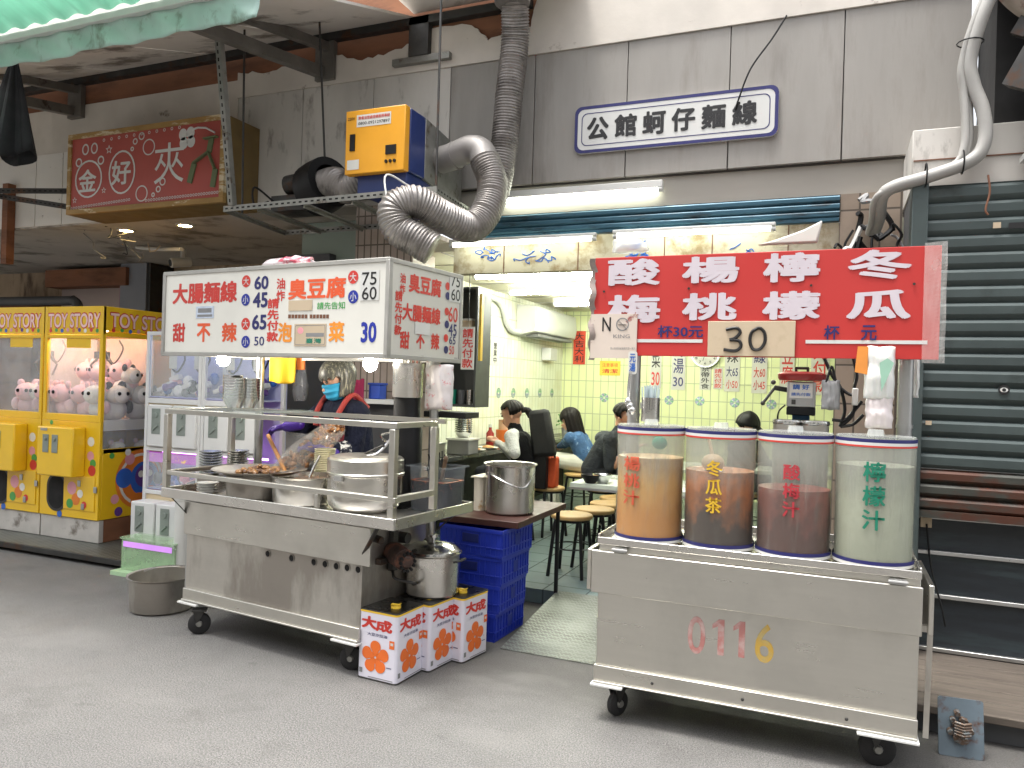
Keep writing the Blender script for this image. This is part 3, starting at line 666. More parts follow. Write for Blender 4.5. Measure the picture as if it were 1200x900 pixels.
def flex(pts, r, k=10, pitch=.02, n=18, amp=.05):
    p = cr(pts, k); L_ = [0]
    for i in range(1, len(p)): L_.append(L_[-1]+(p[i]-p[i-1]).length)
    tot = L_[-1]; q = []; rs = []; N = int(tot/pitch*5); j = 0
    for i in range(N+1):
        d = tot*i/N
        while j < len(L_)-2 and L_[j+1] < d: j += 1
        t = (d-L_[j])/max(L_[j+1]-L_[j], 1e-6); q.append(p[j].lerp(p[j+1], t)); rs.append(r*(1+amp*math.sin(2*math.pi*i/5)+random.uniform(-.006, .006)))
    return q, rs, n
m['duct'] = M('flexible_duct', '#8f8a86', .45, .6, var=.18, vs=9, c2='#6a6561', cs=5, lo=.5, hi=.66)
m['ductp'] = M('smooth_duct', '#94908c', .5, .5, var=.1)
dv = thing('exhaust_duct', 'tall grey corrugated exhaust duct climbing the front wall', 'duct', (-2.0, 5.0, 3.0))
q, rr, n = flex([(-2.08, 4.72, 4.75), (-2.09, 4.82, 4.2), (-2.13, 4.95, 3.9), (-2.16, 4.95, 3.55), (-2.19, 4.95, 3.15), (-2.23, 4.9, 2.82), (-2.3, 4.8, 2.62)], .095)
wb(MB().tube(q, rr, n), 'hose', m['duct'], dv, ang=80)
wb(MB().lathe([(.0, -.2), (.12, -.2), (.135, -.05), (.135, .0), (.11, .12), (.11, .3)], (-2.085, 4.78, 4.28), 20), 'collar', m['duct'], dv)
de = thing('elbow_duct', 'looping grey corrugated duct with a smooth elbow on the purifier outlet', 'duct', (-2.4, 4.5, 2.7))
q, rr, n = flex([(-2.20, 4.66, 3.0), (-2.13, 4.64, 2.83), (-2.12, 4.56, 2.64), (-2.18, 4.44, 2.50), (-2.28, 4.26, 2.53), (-2.40, 4.10, 2.60), (-2.50, 4.03, 2.54), (-2.47, 4.03, 2.42), (-2.37, 4.06, 2.36), (-2.27, 4.10, 2.30)], .098)
wb(MB().tube(q, rr, n), 'hose', m['duct'], de, ang=80)
wb(MB().tube(cr([(-2.58, 4.75, 3.05), (-2.46, 4.72, 3.06), (-2.33, 4.70, 3.09), (-2.24, 4.68, 3.06), (-2.20, 4.66, 2.99)], 6), .092, 20).tube([(-2.45, 4.72, 3.062), (-2.435, 4.717, 3.064)], .098, 20), 'elbow', m['ductp'], de)
q, rr, n = flex([(-2.9, 4.9, 2.63), (-2.7, 4.75, 2.60), (-2.5, 4.6, 2.56)], .06); wb(MB().tube(q, rr, n), 'side_hose', m['duct'], de, ang=80)
for a in ((-2.40, 4.30, 2.58), (-2.53, 4.1, 2.66)): wb(MB().tube(cr([V(a)+V((.0, -.1, -.1)), V(a)+V((-.06, -.03, .11)), V(a)+V((.05, .12, .05))], 6), .006, 6), 'tie', m['wht'], de)
fn = thing('exhaust_fan', 'black round blower with a corrugated hose at the shelf end', 'fan', (-3.6, 4.7, 2.72))
fm = Matrix.Rotation(R(78), 3, 'Y') @ Matrix.Rotation(R(20), 3, 'X')
wb(MB().lathe([(.0, -.1), (.2, -.1), (.2, .0), (.19, .1), (.13, .1), (.12, .0), (.0, .0)], (-3.55, 4.72, 2.93), 28, 0, fm), 'scroll_housing', m['blk'], fn)
wb(MB().box(-3.95, -3.62, 4.62, 4.85, 2.74, 2.86).cyl((-3.86, 4.7, 2.95), (-3.66, 4.7, 2.97), .075, n=16), 'motor', m['darksteel'], fn, bev=.006)
q, rr, n = flex([(-3.50, 4.68, 2.93), (-3.36, 4.62, 2.92), (-3.25, 4.6, 2.86), (-3.12, 4.62, 2.9), (-3.02, 4.7, 2.93)], .105); wb(MB().tube(q, rr, n), 'hose', m['duct'], fn, ang=80)
wb(MB().tube(cr([(-3.9, 4.62, 2.8), (-4.0, 4.5, 2.9), (-3.95, 4.45, 2.75), (-3.8, 4.42, 2.76)], 6), .008, 6), 'cable', m['blk'], fn)
# ------------------------------------------------------------ conduits at the right pier
m['condu'] = M('grey_conduit', '#9c9a95', .5, var=.1, vs=6)
cd = thing('conduit_bundle', 'bundle of white cable conduits curving down the front wall', 'conduit', (.5, 4.6, 3))
for k, (dx, dy, r, sh_) in enumerate(((0, 0, .034, 0), (-.035, .03, .026, 1), (-.06, .0, .018, 1), (-.055, .04, .02, 1))):
    px = [(1172, -30), (1150, 22), (1137, 70), (1139 if sh_ else 1141, 100), (1141 if sh_ else 1152, 130), (1140 if sh_ else 1154, 165), (1128 if sh_ else 1138, 188), (1088, 207), (1050, 218), (1034, 230), (1030, 255), (1026, 268)]
    ys = [4.52, 4.52, 4.54, 4.55, 4.55, 4.55, 4.55, 4.56, 4.56, 4.6, 4.75, 4.9]
    pt = [at(a, b2, Y=y)+V((dx*.6, dy, dx*.3)) for (a, b2), y in zip(px, ys)]
    wb(MB().tube(cr(pt, 8), r, 12), 'conduit', m['condu'], cd)
for px, py in ((1137, 50), (1128, 190), (1085, 205)):
    c = at(px, py, Y=4.55); wb(MB().lathe([(.06, -.004), (.064, 0), (.06, .004)], c, 14, 0, Matrix.Rotation(R(90 if py > 100 else 0), 3, 'Y')), 'cable_tie', m['blk'], cd)
wc = thing('wire_tangle', 'tangle of dark and pale cables above the tiled pier', 'cables', (.2, 5.1, 2.5))
for k in range(12):
    a = V((random.uniform(.02, .34), 5.12, random.uniform(2.45, 2.72))); p = [a]
    for j in range(4): p.append(p[-1]+V((random.uniform(-.07, .07), random.uniform(-.03, .03), random.uniform(-.16, .05))))
    wb(MB().tube(cr(p, 5), random.choice([.008, .012, .016]), 6), 'cable', random.choice([m['blk'], m['blk'], m['wht'], m['greyp']]), wc)
wb(MB().tube(cr([at(1158, 205, Y=4.5), at(1160, 225, Y=4.5), at(1155, 245, Y=4.5), at(1158, 252, Y=4.5)], 5), .005, 6), 'hanging_wire', m['brnp'], rs)
# stuff hanging at the far left
bc = thing('black_cloth', 'black folded cloth hanging under the teal awning', 'cloth', (-5.6, 3.6, 3.0))
def fold(u, w):
    a = 2*math.pi*u; r = (.02+.13*w)*(1+.25*math.sin(5*a)); c = at(17-4*w, 72+108*w, Y=3.6); return c+V((r*math.cos(a)*(1-.2*w), r*math.sin(a), .06*math.sin(a*2)*w))
wb(MB().grid(fold, 40, 12), 'cloth', M('black_cloth', '#151517', .85, var=.2), bc, solid=.004)
ab = thing('wall_bracket', 'perforated steel bracket arm reaching out beside the red signboard', 'bracket', (-6.6, 4.9, 3.1))
angle((-8.3, 4.3, 3.13), (-6.42, 5.0, 3.16), m['darksteel'], .05, 'slotted_angle', ab); angle((-7.3, 4.75, 3.12), (-6.40, 4.9, 2.98), m['darksteel'], .05, 'slotted_angle', ab)
wt = thing('cable_coil', 'tangled pale cables hanging under the soffit corner below the red signboard', 'cables', (-6.6, 5.3, 2.8))
for k in range(9):
    a = V((random.uniform(-7.2, -6.5), 5.3+.1*k, 2.9)); p = [a]
    for j in range(4): p.append(p[-1]+V((random.uniform(-.05, .14), random.uniform(-.05, .1), random.uniform(-.12, .08))))
    wb(MB().tube(cr(p, 6), .006, 6), 'cable', random.choice([m['darkgrey'], m['greyp'], m['cream']]), wt)
cc = thing('security_camera', 'small white security camera hanging from the soffit near the stall sign', 'camera', at(215, 292, Z=2.9))
b = MB().cyl((0, 0, 0), (0, 0, -.1), .03, n=12); b.build('mount', m['wht'], cc)
MB().cyl((.03, .08, -.13), (-.06, -.12, -.17), .055, n=16).build('body', m['wht'], cc, bev=.01); MB().cyl((-.058, -.115, -.169), (-.062, -.125, -.171), .04, n=16).build('lens', m['blk'], cc)
wb(MB().tube(cr([at(160, 290, Y=6.2), at(185, 292, Y=6.2), at(213, 292, Y=5.9)], 5), .02, 8), 'pipe', m['wht'], cc)
# ============================================================ drinks cart (right)
dc = thing('drinks_cart', 'stainless drinks cart numbered 0116 with casters under the red banner', 'cart', (-.32, 3.66, 0))
wb(MB().box(-.963, .332, 3.38, 3.95, .175, .79), 'body', m['steel'], dc, bev=.004)
wb(MB().box(-.99, .338, 3.352, 3.374, .572, .762), 'front_flap', m['steel'], dc, bev=.004)
wb(MB().box(-1.012, -.992, 3.36, 3.9, .58, .765), 'side_flap', m['steel'], dc, bev=.004)
b = MB().box(.362, .382, 3.40, 3.9, .57, .765); o = wb(b, 'side_flap', m['steel'], dc, bev=.004)
wb(MB().bar((.372, 3.41, .58), (.365, 3.40, .17), .02, .006).box(.333, .362, 3.42, 3.44, .575, .60), 'support_strut', m['steeld'], dc)
b = MB().box(-.968, .334, 3.362, 3.38, .178, .245).box(-.968, .334, 3.35, 3.40, .17, .178); wb(b, 'skirt_rail', m['steel'], dc, bev=.003)
b = MB().box(-.968, .334, 3.368, 3.96, .79, .80).box(-.968, .334, 3.362, 3.37, .79, .822).box(-.968, -.96, 3.37, 3.96, .80, .835).box(.326, .334, 3.37, 3.96, .80, .835).box(-.96, .326, 3.95, 3.96, .80, .835)
wb(b, 'deck_tray', m['steelp'], dc, bev=.003)
for x in (-.86, .25): wb(MB().box(x-.03, x+.03, 3.345, 3.36, .765, .785).cyl((x-.035, 3.345, .775), (x+.035, 3.345, .775), .006, n=8), 'hinge', m['alu'], dc)
for a, b2 in ((-.975, -.83), (.12, .34)): wb(MB().box(a, b2, 3.335, 3.42, .158, .168), 'corner_plate', m['wht'], dc, bev=.002)
for px, py in ((761+3, 801), (870, 820), (992, 843)):
    p = at(px, py, Y=3.36); wb(MB().ell(p, (.007, .005, .007), 10), 'rivet', m['darksteel'], dc)
num = MB(); N3 = lambda a, b2: at(680+a/2.142, 480+b2/2.142, Y=3.378)
for ch, a0, a1, b0, b1, mi in (('0', 268, 313, 515, 610, 0), ('1', 332, 360, 524, 614, 0), ('1', 385, 412, 529, 620, 0), ('6', 437, 485, 534, 632, 1)):
    p, q = N3(a0, b1), N3(a1, b0); w_, h_ = (N3(a1, b1)-p).x, (N3(a0, b0)-p).z; (num.flat([(p.x+w_*.42, p.z), (p.x+w_, p.z), (p.x+w_, p.z+h_), (p.x+w_*.5, p.z+h_), (p.x-w_*.1, p.z+h_*.84), (p.x-w_*.1, p.z+h_*.71), (p.x+w_*.42, p.z+h_*.80)], XZ(3.3785)) if ch == '1' else num.txt(ch, p.x, p.x+w_, p.z, p.z+h_, XZ(3.3785), mi, .012, 4))
wb(num, 'lettering', [M('faded_red_number', '#a8706a', .5, c2='#b59c96', cs=12, lo=.45, hi=.6), M('faded_yellow_number', '#b39140', .5, c2='#a89868', cs=12, lo=.5, hi=.65)], dc, ang=0)
PXL, PXR = at(743, 460, Y=3.72).x, at(1061, 460, Y=3.72).x
for x in (PXL, PXR): wb(MB().cyl((x, 3.72, .80), (x, 3.72, 2.12), .03, n=20).cyl((x, 3.72, 1.36), (x, 3.72, 1.375), .034, n=20), 'post', m['alu'], dc)
def caster(par, x, y, r=.055, rz=20, w=.034):
    M_ = Matrix.Rotation(R(rz), 3, 'Z')
    c = MB(); c.box(-.04, .04, -.035, .035, r*2+.012, r*2+.02)
    for s_ in (-1, 1): c.prism([(-.012, r), (.03, r*2+.014), (-.035, r*2+.014)], (V((0, s_*(w/2+.006), 0)), V((1, 0, 0)), V((0, 0, 1))), -.002, .002)
    c.v = [M_ @ q for q in c.v]
    o = c.build('caster', m['darksteel'], par); o.matrix_basis = (Matrix.Translation(par.location) @ par.rotation_euler.to_matrix().to_4x4()).inverted() @ Matrix.Translation((x, y, 0))
    k = MB(); A = Matrix.Rotation(R(90), 3, 'X'); k.lathe([(.012, -w/2), (r*.8, -w/2), (r, -w*.3), (r, w*.3), (r*.8, w/2), (.012, w/2)], (0, 0, r), 28, 0, M_ @ A)
    k.build('wheel', m['rub'], o)
    MB().lathe([(.0, -w/2-.01), (.014, -w/2-.01), (.02, -w/2+.002), (.02, w/2-.002), (.014, w/2+.01), (0, w/2+.01)], (0, 0, r), 12, 0, M_ @ A).build('hub', m['galv'], o)
    return o
caster(dc, -.875, 3.45, .057, 60); caster(dc, .20, 3.47, .07, 10, .045); caster(dc, -.86, 3.88, .057, 10); caster(dc, .22, 3.88, .057, 40)
# red banner
tgp = at(741, 436, Y=3.64); tg = thing('hanging_tag', 'small white tag with blue characters hanging by the banner post', 'tag', tgp)
wb(MB().prism(rrect(tgp.x-.022, tgp.x+.022, tgp.z-.01, tgp.z+.10, .012), XZ(3.642), 0, .004), 'card', m['whtp'], tg); t = MB(); t.vtxt('元湯', tgp.x-.015, tgp.x+.015, tgp.z, tgp.z+.09, XZ(3.6365), 0, .02); wb(t, 'lettering', m['bluep'], tg, ang=0)
bn = thing('drinks_banner', 'red banner listing drinks in white lettering with a handwritten 30 patch', 'banner', (-.33, 3.67, 1.65))
Z2 = lambda a, b2, Y=3.66: at(680+a/2.7907, 260+b2/2.7907, Y=Y)
def T2(mb, body, a0, a1, b0, b1, mi, Y=3.656, bold=.02, res=3):
    am, bm_ = (a0+a1)/2, (b0+b1)/2
    mb.txt(body, Z2(a0, bm_, Y).x, Z2(a1, bm_, Y).x, Z2(am, b1, Y).z, Z2(am, b0, Y).z, XZ(Y), mi, bold, res)
xl, xr = Z2(45, 280).x, Z2(1178, 260).x
wb(MB().box(xl, xr, 3.66, 3.675, 1.655, 2.135), 'panel', m['red'], bn, bev=.002)
t = MB()
for ch, a0, a1, b0, b1 in (('酸', 90, 262, 120, 208), ('楊', 333, 520, 112, 200), ('檸', 598, 785, 100, 197), ('冬', 875, 1085, 90, 188), ('梅', 88, 262, 238, 330), ('桃', 333, 512, 232, 322), ('檬', 595, 785, 226, 320), ('瓜', 870, 1082, 222, 318)):
    T2(t, ch, a0, a1, b0, b1, 0, bold=.034, res=4)
wb(t, 'lettering', M('offwhite_vinyl', '#c6bcc2', .5, var=.04), bn, ang=0)
t = MB(); T2(t, '杯30元', 253, 402, 338, 378, 0); T2(t, '杯', 797, 848, 338, 385, 0); T2(t, '元', 918, 970, 338, 388, 0); wb(t, 'lettering', m['navy'], bn, ang=0)
for a0, a1 in ((187, 400), (737, 1135)): wb(MB().box(Z2(a0, 390).x, Z2(a1, 390).x, 3.6575, 3.6595, Z2(500, 396).z, Z2(500, 385).z), 'white_rule', m['wht'], bn)
b = MB(); pc = V((Z2(418, 380).x, 0, Z2(560, 440).z)); pd = V((Z2(703, 380).x, 0, Z2(560, 325).z))
wb(MB().box(pc.x, pd.x, 3.648, 3.6545, pc.z, pd.z), 'price_patch', m['cream'], bn, bev=.002)
t = MB()
def stroke(pts, r=.0075, y=3.646): t.tube([V((Z2(a, c).x, y, Z2(a, c).z)) for a, c in cr2(pts)], r, 6)
def cr2(p): return [(q.x, q.y) for q in cr([(a, c, 0) for a, c in p], 6)]
stroke([(478, 353), (512, 348), (524, 362), (508, 380), (490, 386)]); stroke([(490, 386), (520, 390), (526, 408), (508, 422), (470, 418)]); stroke([(582, 348), (562, 362), (556, 390), (566, 416), (588, 416), (604, 394), (604, 366), (592, 350), (580, 348)])
wb(t, 'lettering', m['blkp'], bn, label='handwritten 30')
pn = MB().box(Z2(42, 380).x-.01, Z2(186, 380).x, 3.650, 3.6565, Z2(100, 440).z-.01, Z2(100, 302).z)
wb(pn, 'smoking_notice', M('worn_notice', '#cbbdb0', .7, var=.06, c2='#8d4c48', cs=9, lo=.58, hi=.64), bn)
t = MB(); T2(t, 'N', 72, 100, 312, 358, 0, 3.6485, .01); p = Z2(138, 335, 3.6485); t.ringf(circ(p.x, p.z, .032, 24), circ(p.x, p.z, .027, 24), XZ(3.6485), 0, 1)
t.bar((p.x-.02, 3.648, p.z+.022), (p.x+.02, 3.648, p.z-.022), .005, .001, 1); t.bar((p.x-.022, 3.648, p.z), (p.x+.02, 3.648, p.z), .006, .001, 1)
T2(t, 'KING', 108, 162, 368, 380, 1, 3.6485, .0, 2); T2(t, '禁止吸煙違者最高可罰一萬元', 98, 180, 410, 418, 1, 3.6485, 0, 2)
wb(t, 'lettering', [m['blkp'], m['greyp']], bn, ang=0)
tp = PANE('clear_tape', '#e8e2dc', .25, .15)
def tape(u, w): return (xr-.065+.085*u, 3.648-.006*math.sin(9*u+14*w)*u, 1.64+.505*w+.006*math.sin(20*w)*u)
wb(MB().grid(tape, 6, 30), 'tape_edge', tp, bn, ang=0)
def torn(u, w): return (xl-.02+.03*u+.006*math.sin(31*w), 3.652+.01*math.sin(17*w), 1.63+.50*w)
wb(MB().grid(torn, 4, 40), 'tape_edge', M('torn_paper', '#8a7d76', .7, var=.3, vs=20), bn, ang=0)
for a, c in ((78, 228), (355, 218), (755, 208), (1092, 203)): p = Z2(a, c, 3.655); wb(MB().cyl(p, p+V((0, -.004, 0)), .006, n=8), 'screw', m['darksteel'], bn)
# drink jars
def jar_plastic():
    t = NT('frosted_jar_plastic'); t.b.inputs['Base Color'].default_value = lin('#aaaca2'); t.b.inputs['Roughness'].default_value = .13; q = t.xyz()
    st_ = t.noise(9, 5, .7, (3, 3, .35)); mist = t.ramp(t.math('ADD', q[2], t.math('MULTIPLY', t.math('SUBTRACT', st_, .5), .22)), .25, .42, .08, .38)   # dried splashes and mist above the drink
    t.l(t.math('ADD', mist, t.ramp(st_, .55, .75, 0, .14)), t.b.inputs['Alpha']); return t.mat
jarp = jar_plastic()
def liquid(name, top, bot, mid=.4, wob=.35, rough=.3):
    t = NT(name); q = t.xyz(); h = t.math('ADD', t.ramp(q[2], 0.02, .40), t.math('MULTIPLY', t.math('SUBTRACT', t.noise(7, 6, .65, (1, 1, .6)), .5), wob*2.2))
    k = t.mix(t.ramp(h, mid-.2, mid+.2), lin(bot), lin(top)); k = t.mix(t.ramp(t.noise(24, 5, .7), .45, .7, 0, .5), k, lin(bot))
    t.l(k, t.b.inputs['Base Color']); t.b.inputs['Roughness'].default_value = rough
    return t.mat
jars = [('楊桃汁', 'clear drum of orange star fruit juice with red lettering and a green ladle', liquid('starfruit_juice', '#c29a58', '#b37a38', .5), .375, '#c4553a', 103, 150, 115, 240, 3),
        ('冬瓜茶', 'clear drum of orange to dark brown winter melon tea with yellow lettering', liquid('melon_tea', '#b0642a', '#2e1812', .48, .6), .335, '#d9b02c', 315, 356, 125, 262, 3),
        ('酸梅汁', 'clear drum of dark red plum drink with red lettering', liquid('plum_drink', '#83443a', '#47211d', .5, .7), .28, '#b3323c', 508, 551, 135, 272, 3),
        ('檸檬汁', 'clear drum of cloudy pale lemon drink with green lettering', liquid('lemon_drink', '#a2a692', '#8f9380', .3), .40, '#14785e', 708, 766, 128, 305, 3)]
for i, (tx, lb, lq, lh, tc, a0, a1, b0, b1, _) in enumerate(jars):
    X = -.772+.312*i; r = .1535; j = thing('drink_jar', lb, 'drink jar', (X, 3.523, .812), 0, 'drink jars on the cart')
    MB().lathe([(.001, .004), (r, .004), (r, .515), (r-.004, .515), (r-.004, .012), (.001, .012)], n=48).build('drum', jarp, j)
    rr = r-.0065
    o = MB().lathe([(.001, .014), (rr, .014), (rr, lh), (.001, lh)], n=48).build('drink', lq, j)
    k = MB()
    for z0, z1, mi in ((.498, .512, 0), (.486, .498, 1), (.479, .486, 2)): k.lathe([(r+.0015, z0), (r+.0015, z1)], n=48, m=mi)
    k.build('top_band', [m['navy'], m['wht'], m['redp']], j); k = MB()
    for z0, z1, mi in ((.012, .027, 0), (.0, .012, 1)): k.lathe([(r+.0015, z0), (r+.0015, z1)], n=48, m=mi)
    k.build('bottom_band', [m['navy'], m['wht']], j)
    MB().lathe([(.001, .52), (r*.98, .52), (r*.98, .512), (r*.9, .512)], n=40).lathe([(.0, .545), (.03, .545), (.035, .52)], n=16).build('lid', PANE('clear_lid', '#d5d9d6', .35, .1), j)
    t = MB(); p0 = at(680+a0/2.142, 480+b1/2.142, Y=3.373); p1 = at(680+a1/2.142, 480+b0/2.142, Y=3.373); zz = .812
    f = lambda u, w_, dd=0, X=X, r=r: V(((r+.0022+dd)*math.sin((u-X)/r), -(r+.0022+dd)*math.cos((u-X)/r), w_-zz))
    xm = (p0.x+p1.x)/2; hw = (at(680+a1/2.142, 520, Y=3.373).x-at(680+a0/2.142, 520, Y=3.373).x)/2
    t.vtxt(tx, xm-hw, xm+hw, p0.z, p1.z, None, 0, .02, 4, 0, f, .16)
    t.build('lettering', M('jar_print_%d' % i, tc, .5), j, ang=0)
    if i == 0: MB().ell((.06, -.10, .445), (.035, .03, .03), 14).build('ladle', M('green_ladle', '#2aa37c', .4), j)
    if i == 1: MB().ell((-.02, -.08, .37), (.05, .05, .04), 14).cyl((-.02, -.08, .39), (-.05, -.06, .50), .008, n=8).build('ladle', M('cream_ladle', '#cfb48c', .4), j)
# cup sealer
cs = thing('sealing_machine', 'white cup sealing machine with red round top behind the plum jar', 'machine', (0, 3.86, .80))
p = at(938, 505, Y=3.86); cs.location = (p.x, 3.86, .80); CSX = .66
MB().box(-.11, .11, -.07, .07, 0, .03).box(-.038, .038, -.025, .035, .03, .60).build('column', M('blue_cast', '#1f4a6a', .4, .3), cs, bev=.004)
MB().box(-.062, .062, -.065, .06, .595, .632).build('head_base', m['blk'], cs, bev=.004)
MB().box(-.062, .062, -.07, .065, .632, .752).build('head', m['alu'], cs, bev=.006)
MB().lathe([(.0, .80), (.08, .797), (.108, .787), (.108, .768), (.10, .756), (.0, .756)], n=32).build('round_top', M('red_enamel', '#8d2220', .3), cs)
MB().box(-.03, .03, -.04, -.015, .808, .82).cyl((-.026, -.028, .79), (-.026, -.028, .815), .006).cyl((.026, -.028, .79), (.026, -.028, .815), .006).build('handle', m['darksteel'], cs)
o = MB().box(-.05, .05, -.074, -.071, .675, .745).build('notice', m['whtp'], cs); t = MB(); t.txt('調 好', -.036, .036, .714, .738, XZ(-.0755), 0, .02, 2); t.txt('請先付款', -.042, .042, .684, .70, XZ(-.0755), 0, .01, 2); t.build('lettering', m['bluep'], o, ang=0)
MB().box(-.04, -.022, -.074, -.0705, .645, .667).build('switch', m['darksteel'], cs)
MB().cyl((-.06, 0, .71), (-.12, -.02, .72), .012, n=10).cyl((-.115, -.02, .725), (-.165, -.05, .65), .007, n=8).ell((-.168, -.052, .645), .011, 10).ell((-.125, -.03, .745), .012, 10).build('lever', m['darksteel'], cs)
MB().tube(cr([(-.07, -.02, .64), (-.10, -.02, .6), (-.10, 0, .5), (-.09, .02, .1)], 6), .004, 6).build('cable', m['blk'], cs)
for px, lb in ((922, 'steel topping pot between the sealer column and the tea drum'), (955, 'steel topping pot between the sealer column and the lemon drum')):
    p = at(px, 505, Y=3.80); o = thing('topping_pot', lb, 'pot', (p.x, 3.78, .803), 0, 'topping pots')
    MB().lathe([(.0, .0), (.058, .0), (.06, .565), (.056, .565), (.054, .02), (0, .02)], n=24).build('pot', m['steeld'], o); MB().lathe([(.061, .55), (.064, .56), (.061, .57)], n=24).build('rim', m['chrome'], o)
# straw canister, bags and wiring on the cart posts
p = at(762, 494, Y=3.66); o = thing('straw_canister', 'steel canister of pale straws clamped to the banner post', 'canister', p+V((0, 0, 0)))
MB().lathe([(0, 0), (.044, 0), (.044, .115), (.041, .115), (.041, .01), (0, .01)], n=24).build('cup', m['steelp'], o)
k = MB()
for i in range(30):
    a, q = random.uniform(0, 6.28), random.uniform(0, .036); k.cyl((q*math.cos(a), q*math.sin(a), .02), (q*1.3*math.cos(a), q*1.3*math.sin(a), .15+random.uniform(0, .025)), .004, n=6)
k.build('straw_bunch', PANE('pale_straws', '#c5d3d6', .7, .3), o); MB().box(-.05, -.02, -.008, .06, .06, .09).build('clamp', m['alu'], o)
p = at(746, 470, Y=3.68); o = thing('ladle_rack', 'small ladles hanging on the banner post by the straw canister', 'utensils', p)
for i in range(3): MB().tube(cr([(-.03+.006*i, -.04, .14), (-.035+.004*i, -.045, .06), (-.03, -.05, .0)], 4), .003, 6).ell((-.03+.01*i, -.05, -.005-.02*i), (.018, .014, .022), 12).build('ladle', m['chrome'], o)
def bagfn(x0, x1, z0, z1, y, dep, seed):
    def fn(u, w):
        n_ = .45*mnoise.noise(V((u*3+seed, w*4, seed)))
        return (x0+(x1-x0)*u+.006*mnoise.noise(V((w*5, seed, 1))), y-dep*math.sin(math.pi*u)**.5*(.5+.5*math.sin(math.pi*w)**.5)-.02*n_-.0025*math.sin(u*25+w*6), z0+(z1-z0)*w+.01*n_)
    return fn
plast = M('white_plastic_bag', '#d6d6d2', .35, var=.05, trans=.0, sss=.1)
a, c = at(1013, 450, Y=3.62), at(1048, 450, Y=3.62)
o = thing('carrier_bags', 'thick bundle of white carrier bags hanging beside the banner post at the lemon drum', 'bags', (a+c)/2+V((0, 0, 0)))
zt, zm, zb = at(1030, 420, Y=3.62).z, at(1030, 467, Y=3.62).z, at(1030, 502, Y=3.62).z
wb(MB().grid(bagfn(a.x, c.x, zm, zt+.05, 3.64, .05, 1), 24, 20), 'upper_bag', plast, o, solid=.004)
wb(MB().grid(bagfn(a.x+.01, c.x-.002, zb, zm+.02, 3.66, .05, 5), 24, 20), 'lower_bag', M('pinkish_bag', '#d3c9c8', .4, var=.05), o, solid=.004)
wb(MB().prism([(c.x-.05, zt-.14), (c.x-.005, zt-.02), (c.x-.03, zt+.0), (c.x-.06, zt-.02)], XZ(3.588), 0, .002), 'green_print_panel', M('faint_green_print', '#8fb5a0', .6), o)
wb(MB().prism([(a.x-.04, zt-.06), (a.x+.01, zt-.07), (a.x+.01, zt+.05), (a.x-.03, zt+.05)], XZ(3.62), 0, .01), 'orange_card', M('orange_card', '#d98a3a', .6), o)
o = thing('carrier_bags', 'single thin white bag hanging between the banner post and the shutter', 'bag', (c.x+.1, 3.8, 1.8)); a2, c2 = at(1066, 450, Y=3.8), at(1077, 450, Y=3.8)
wb(MB().grid(bagfn(a2.x, c2.x, at(1070, 466, Y=3.8).z, zt+.06, 3.8, .02, 9), 10, 14), 'bag', plast, o, solid=.003)
p = at(973, 480, Y=3.7); o = thing('hanging_bag', 'small grey paper bag hanging by the sealing machine', 'bag', p); wb(MB().grid(bagfn(p.x-.037, p.x+.037, p.z, p.z+.13, 3.70, .02, 3), 12, 10), 'bag', m['greyp'], o, solid=.003)
wb(MB().tube(cr([(p.x-.02, 3.69, p.z+.12), (p.x, 3.69, p.z+.19), (p.x+.02, 3.69, p.z+.12)], 6), .006, 6), 'handle', m['blk'], o)
o = thing('wiring', 'black power cables with a white plug hanging in front of the brown tiled pier', 'cables', (.15, 3.9, 1.3))
for pts in ([(966, 420), (975, 440), (985, 455), (990, 480), (984, 500)], [(1000, 420), (1004, 440), (1001, 455), (1002, 470), (998, 488), (984, 500)], [(985, 455), (995, 462), (1003, 462)], [(1010, 470), (1002, 480), (990, 492), (975, 492)], [(1012, 486), (1000, 497), (985, 500)]):
    wb(MB().tube(cr([at(a_, b_, Y=3.95) for a_, b_ in pts], 6), .008, 6), 'cable', m['blk'], o)
p = at(1002, 465, Y=3.93); wb(MB().box(p.x-.013, p.x+.013, 3.91, 3.94, p.z-.04, p.z+.04), 'plug', m['wht'], o, bev=.004)
# plastic bag lumps on top of the banner
def lump(name, lab, c, rx, ry, rz_, mt, seed):
    b = MB().ell((0, 0, 0), (rx, ry, rz_), 28, k=16)
    for i, q in enumerate(b.v):
        n_ = mnoise.noise(V((q.x*14+seed, q.y*14, q.z*14)))+.6*mnoise.noise(V((q.x*40, q.y*40+seed, q.z*40))); b.v[i] = q*(1+.32*n_)
        if b.v[i].z < -rz_*.5: b.v[i].z = -rz_*.5
    o = b.build(name, mt, loc=V(c)+V((0, 0, rz_*.5)), ang=60); return tag(o, lab, 'bag')
lump('plastic_bag', 'crumpled clear bag sticking up over the banner corner above the smoking notice', at(738, 296, Y=3.76), .10, .05, .05, PANE('clear_bag', '#dfe3e3', .5, .2), 3)
p = at(925, 286, Y=3.76); o = tag(MB().prism([(-.14, 0), (.12, 0), (.14, .10), (.06, .06), (-.06, .02)], XZ(0), -.02, .02).build('paper_wrap', m['whtp'], loc=p, bev=.008), 'white folded paper sticking up behind the banner', 'paper')
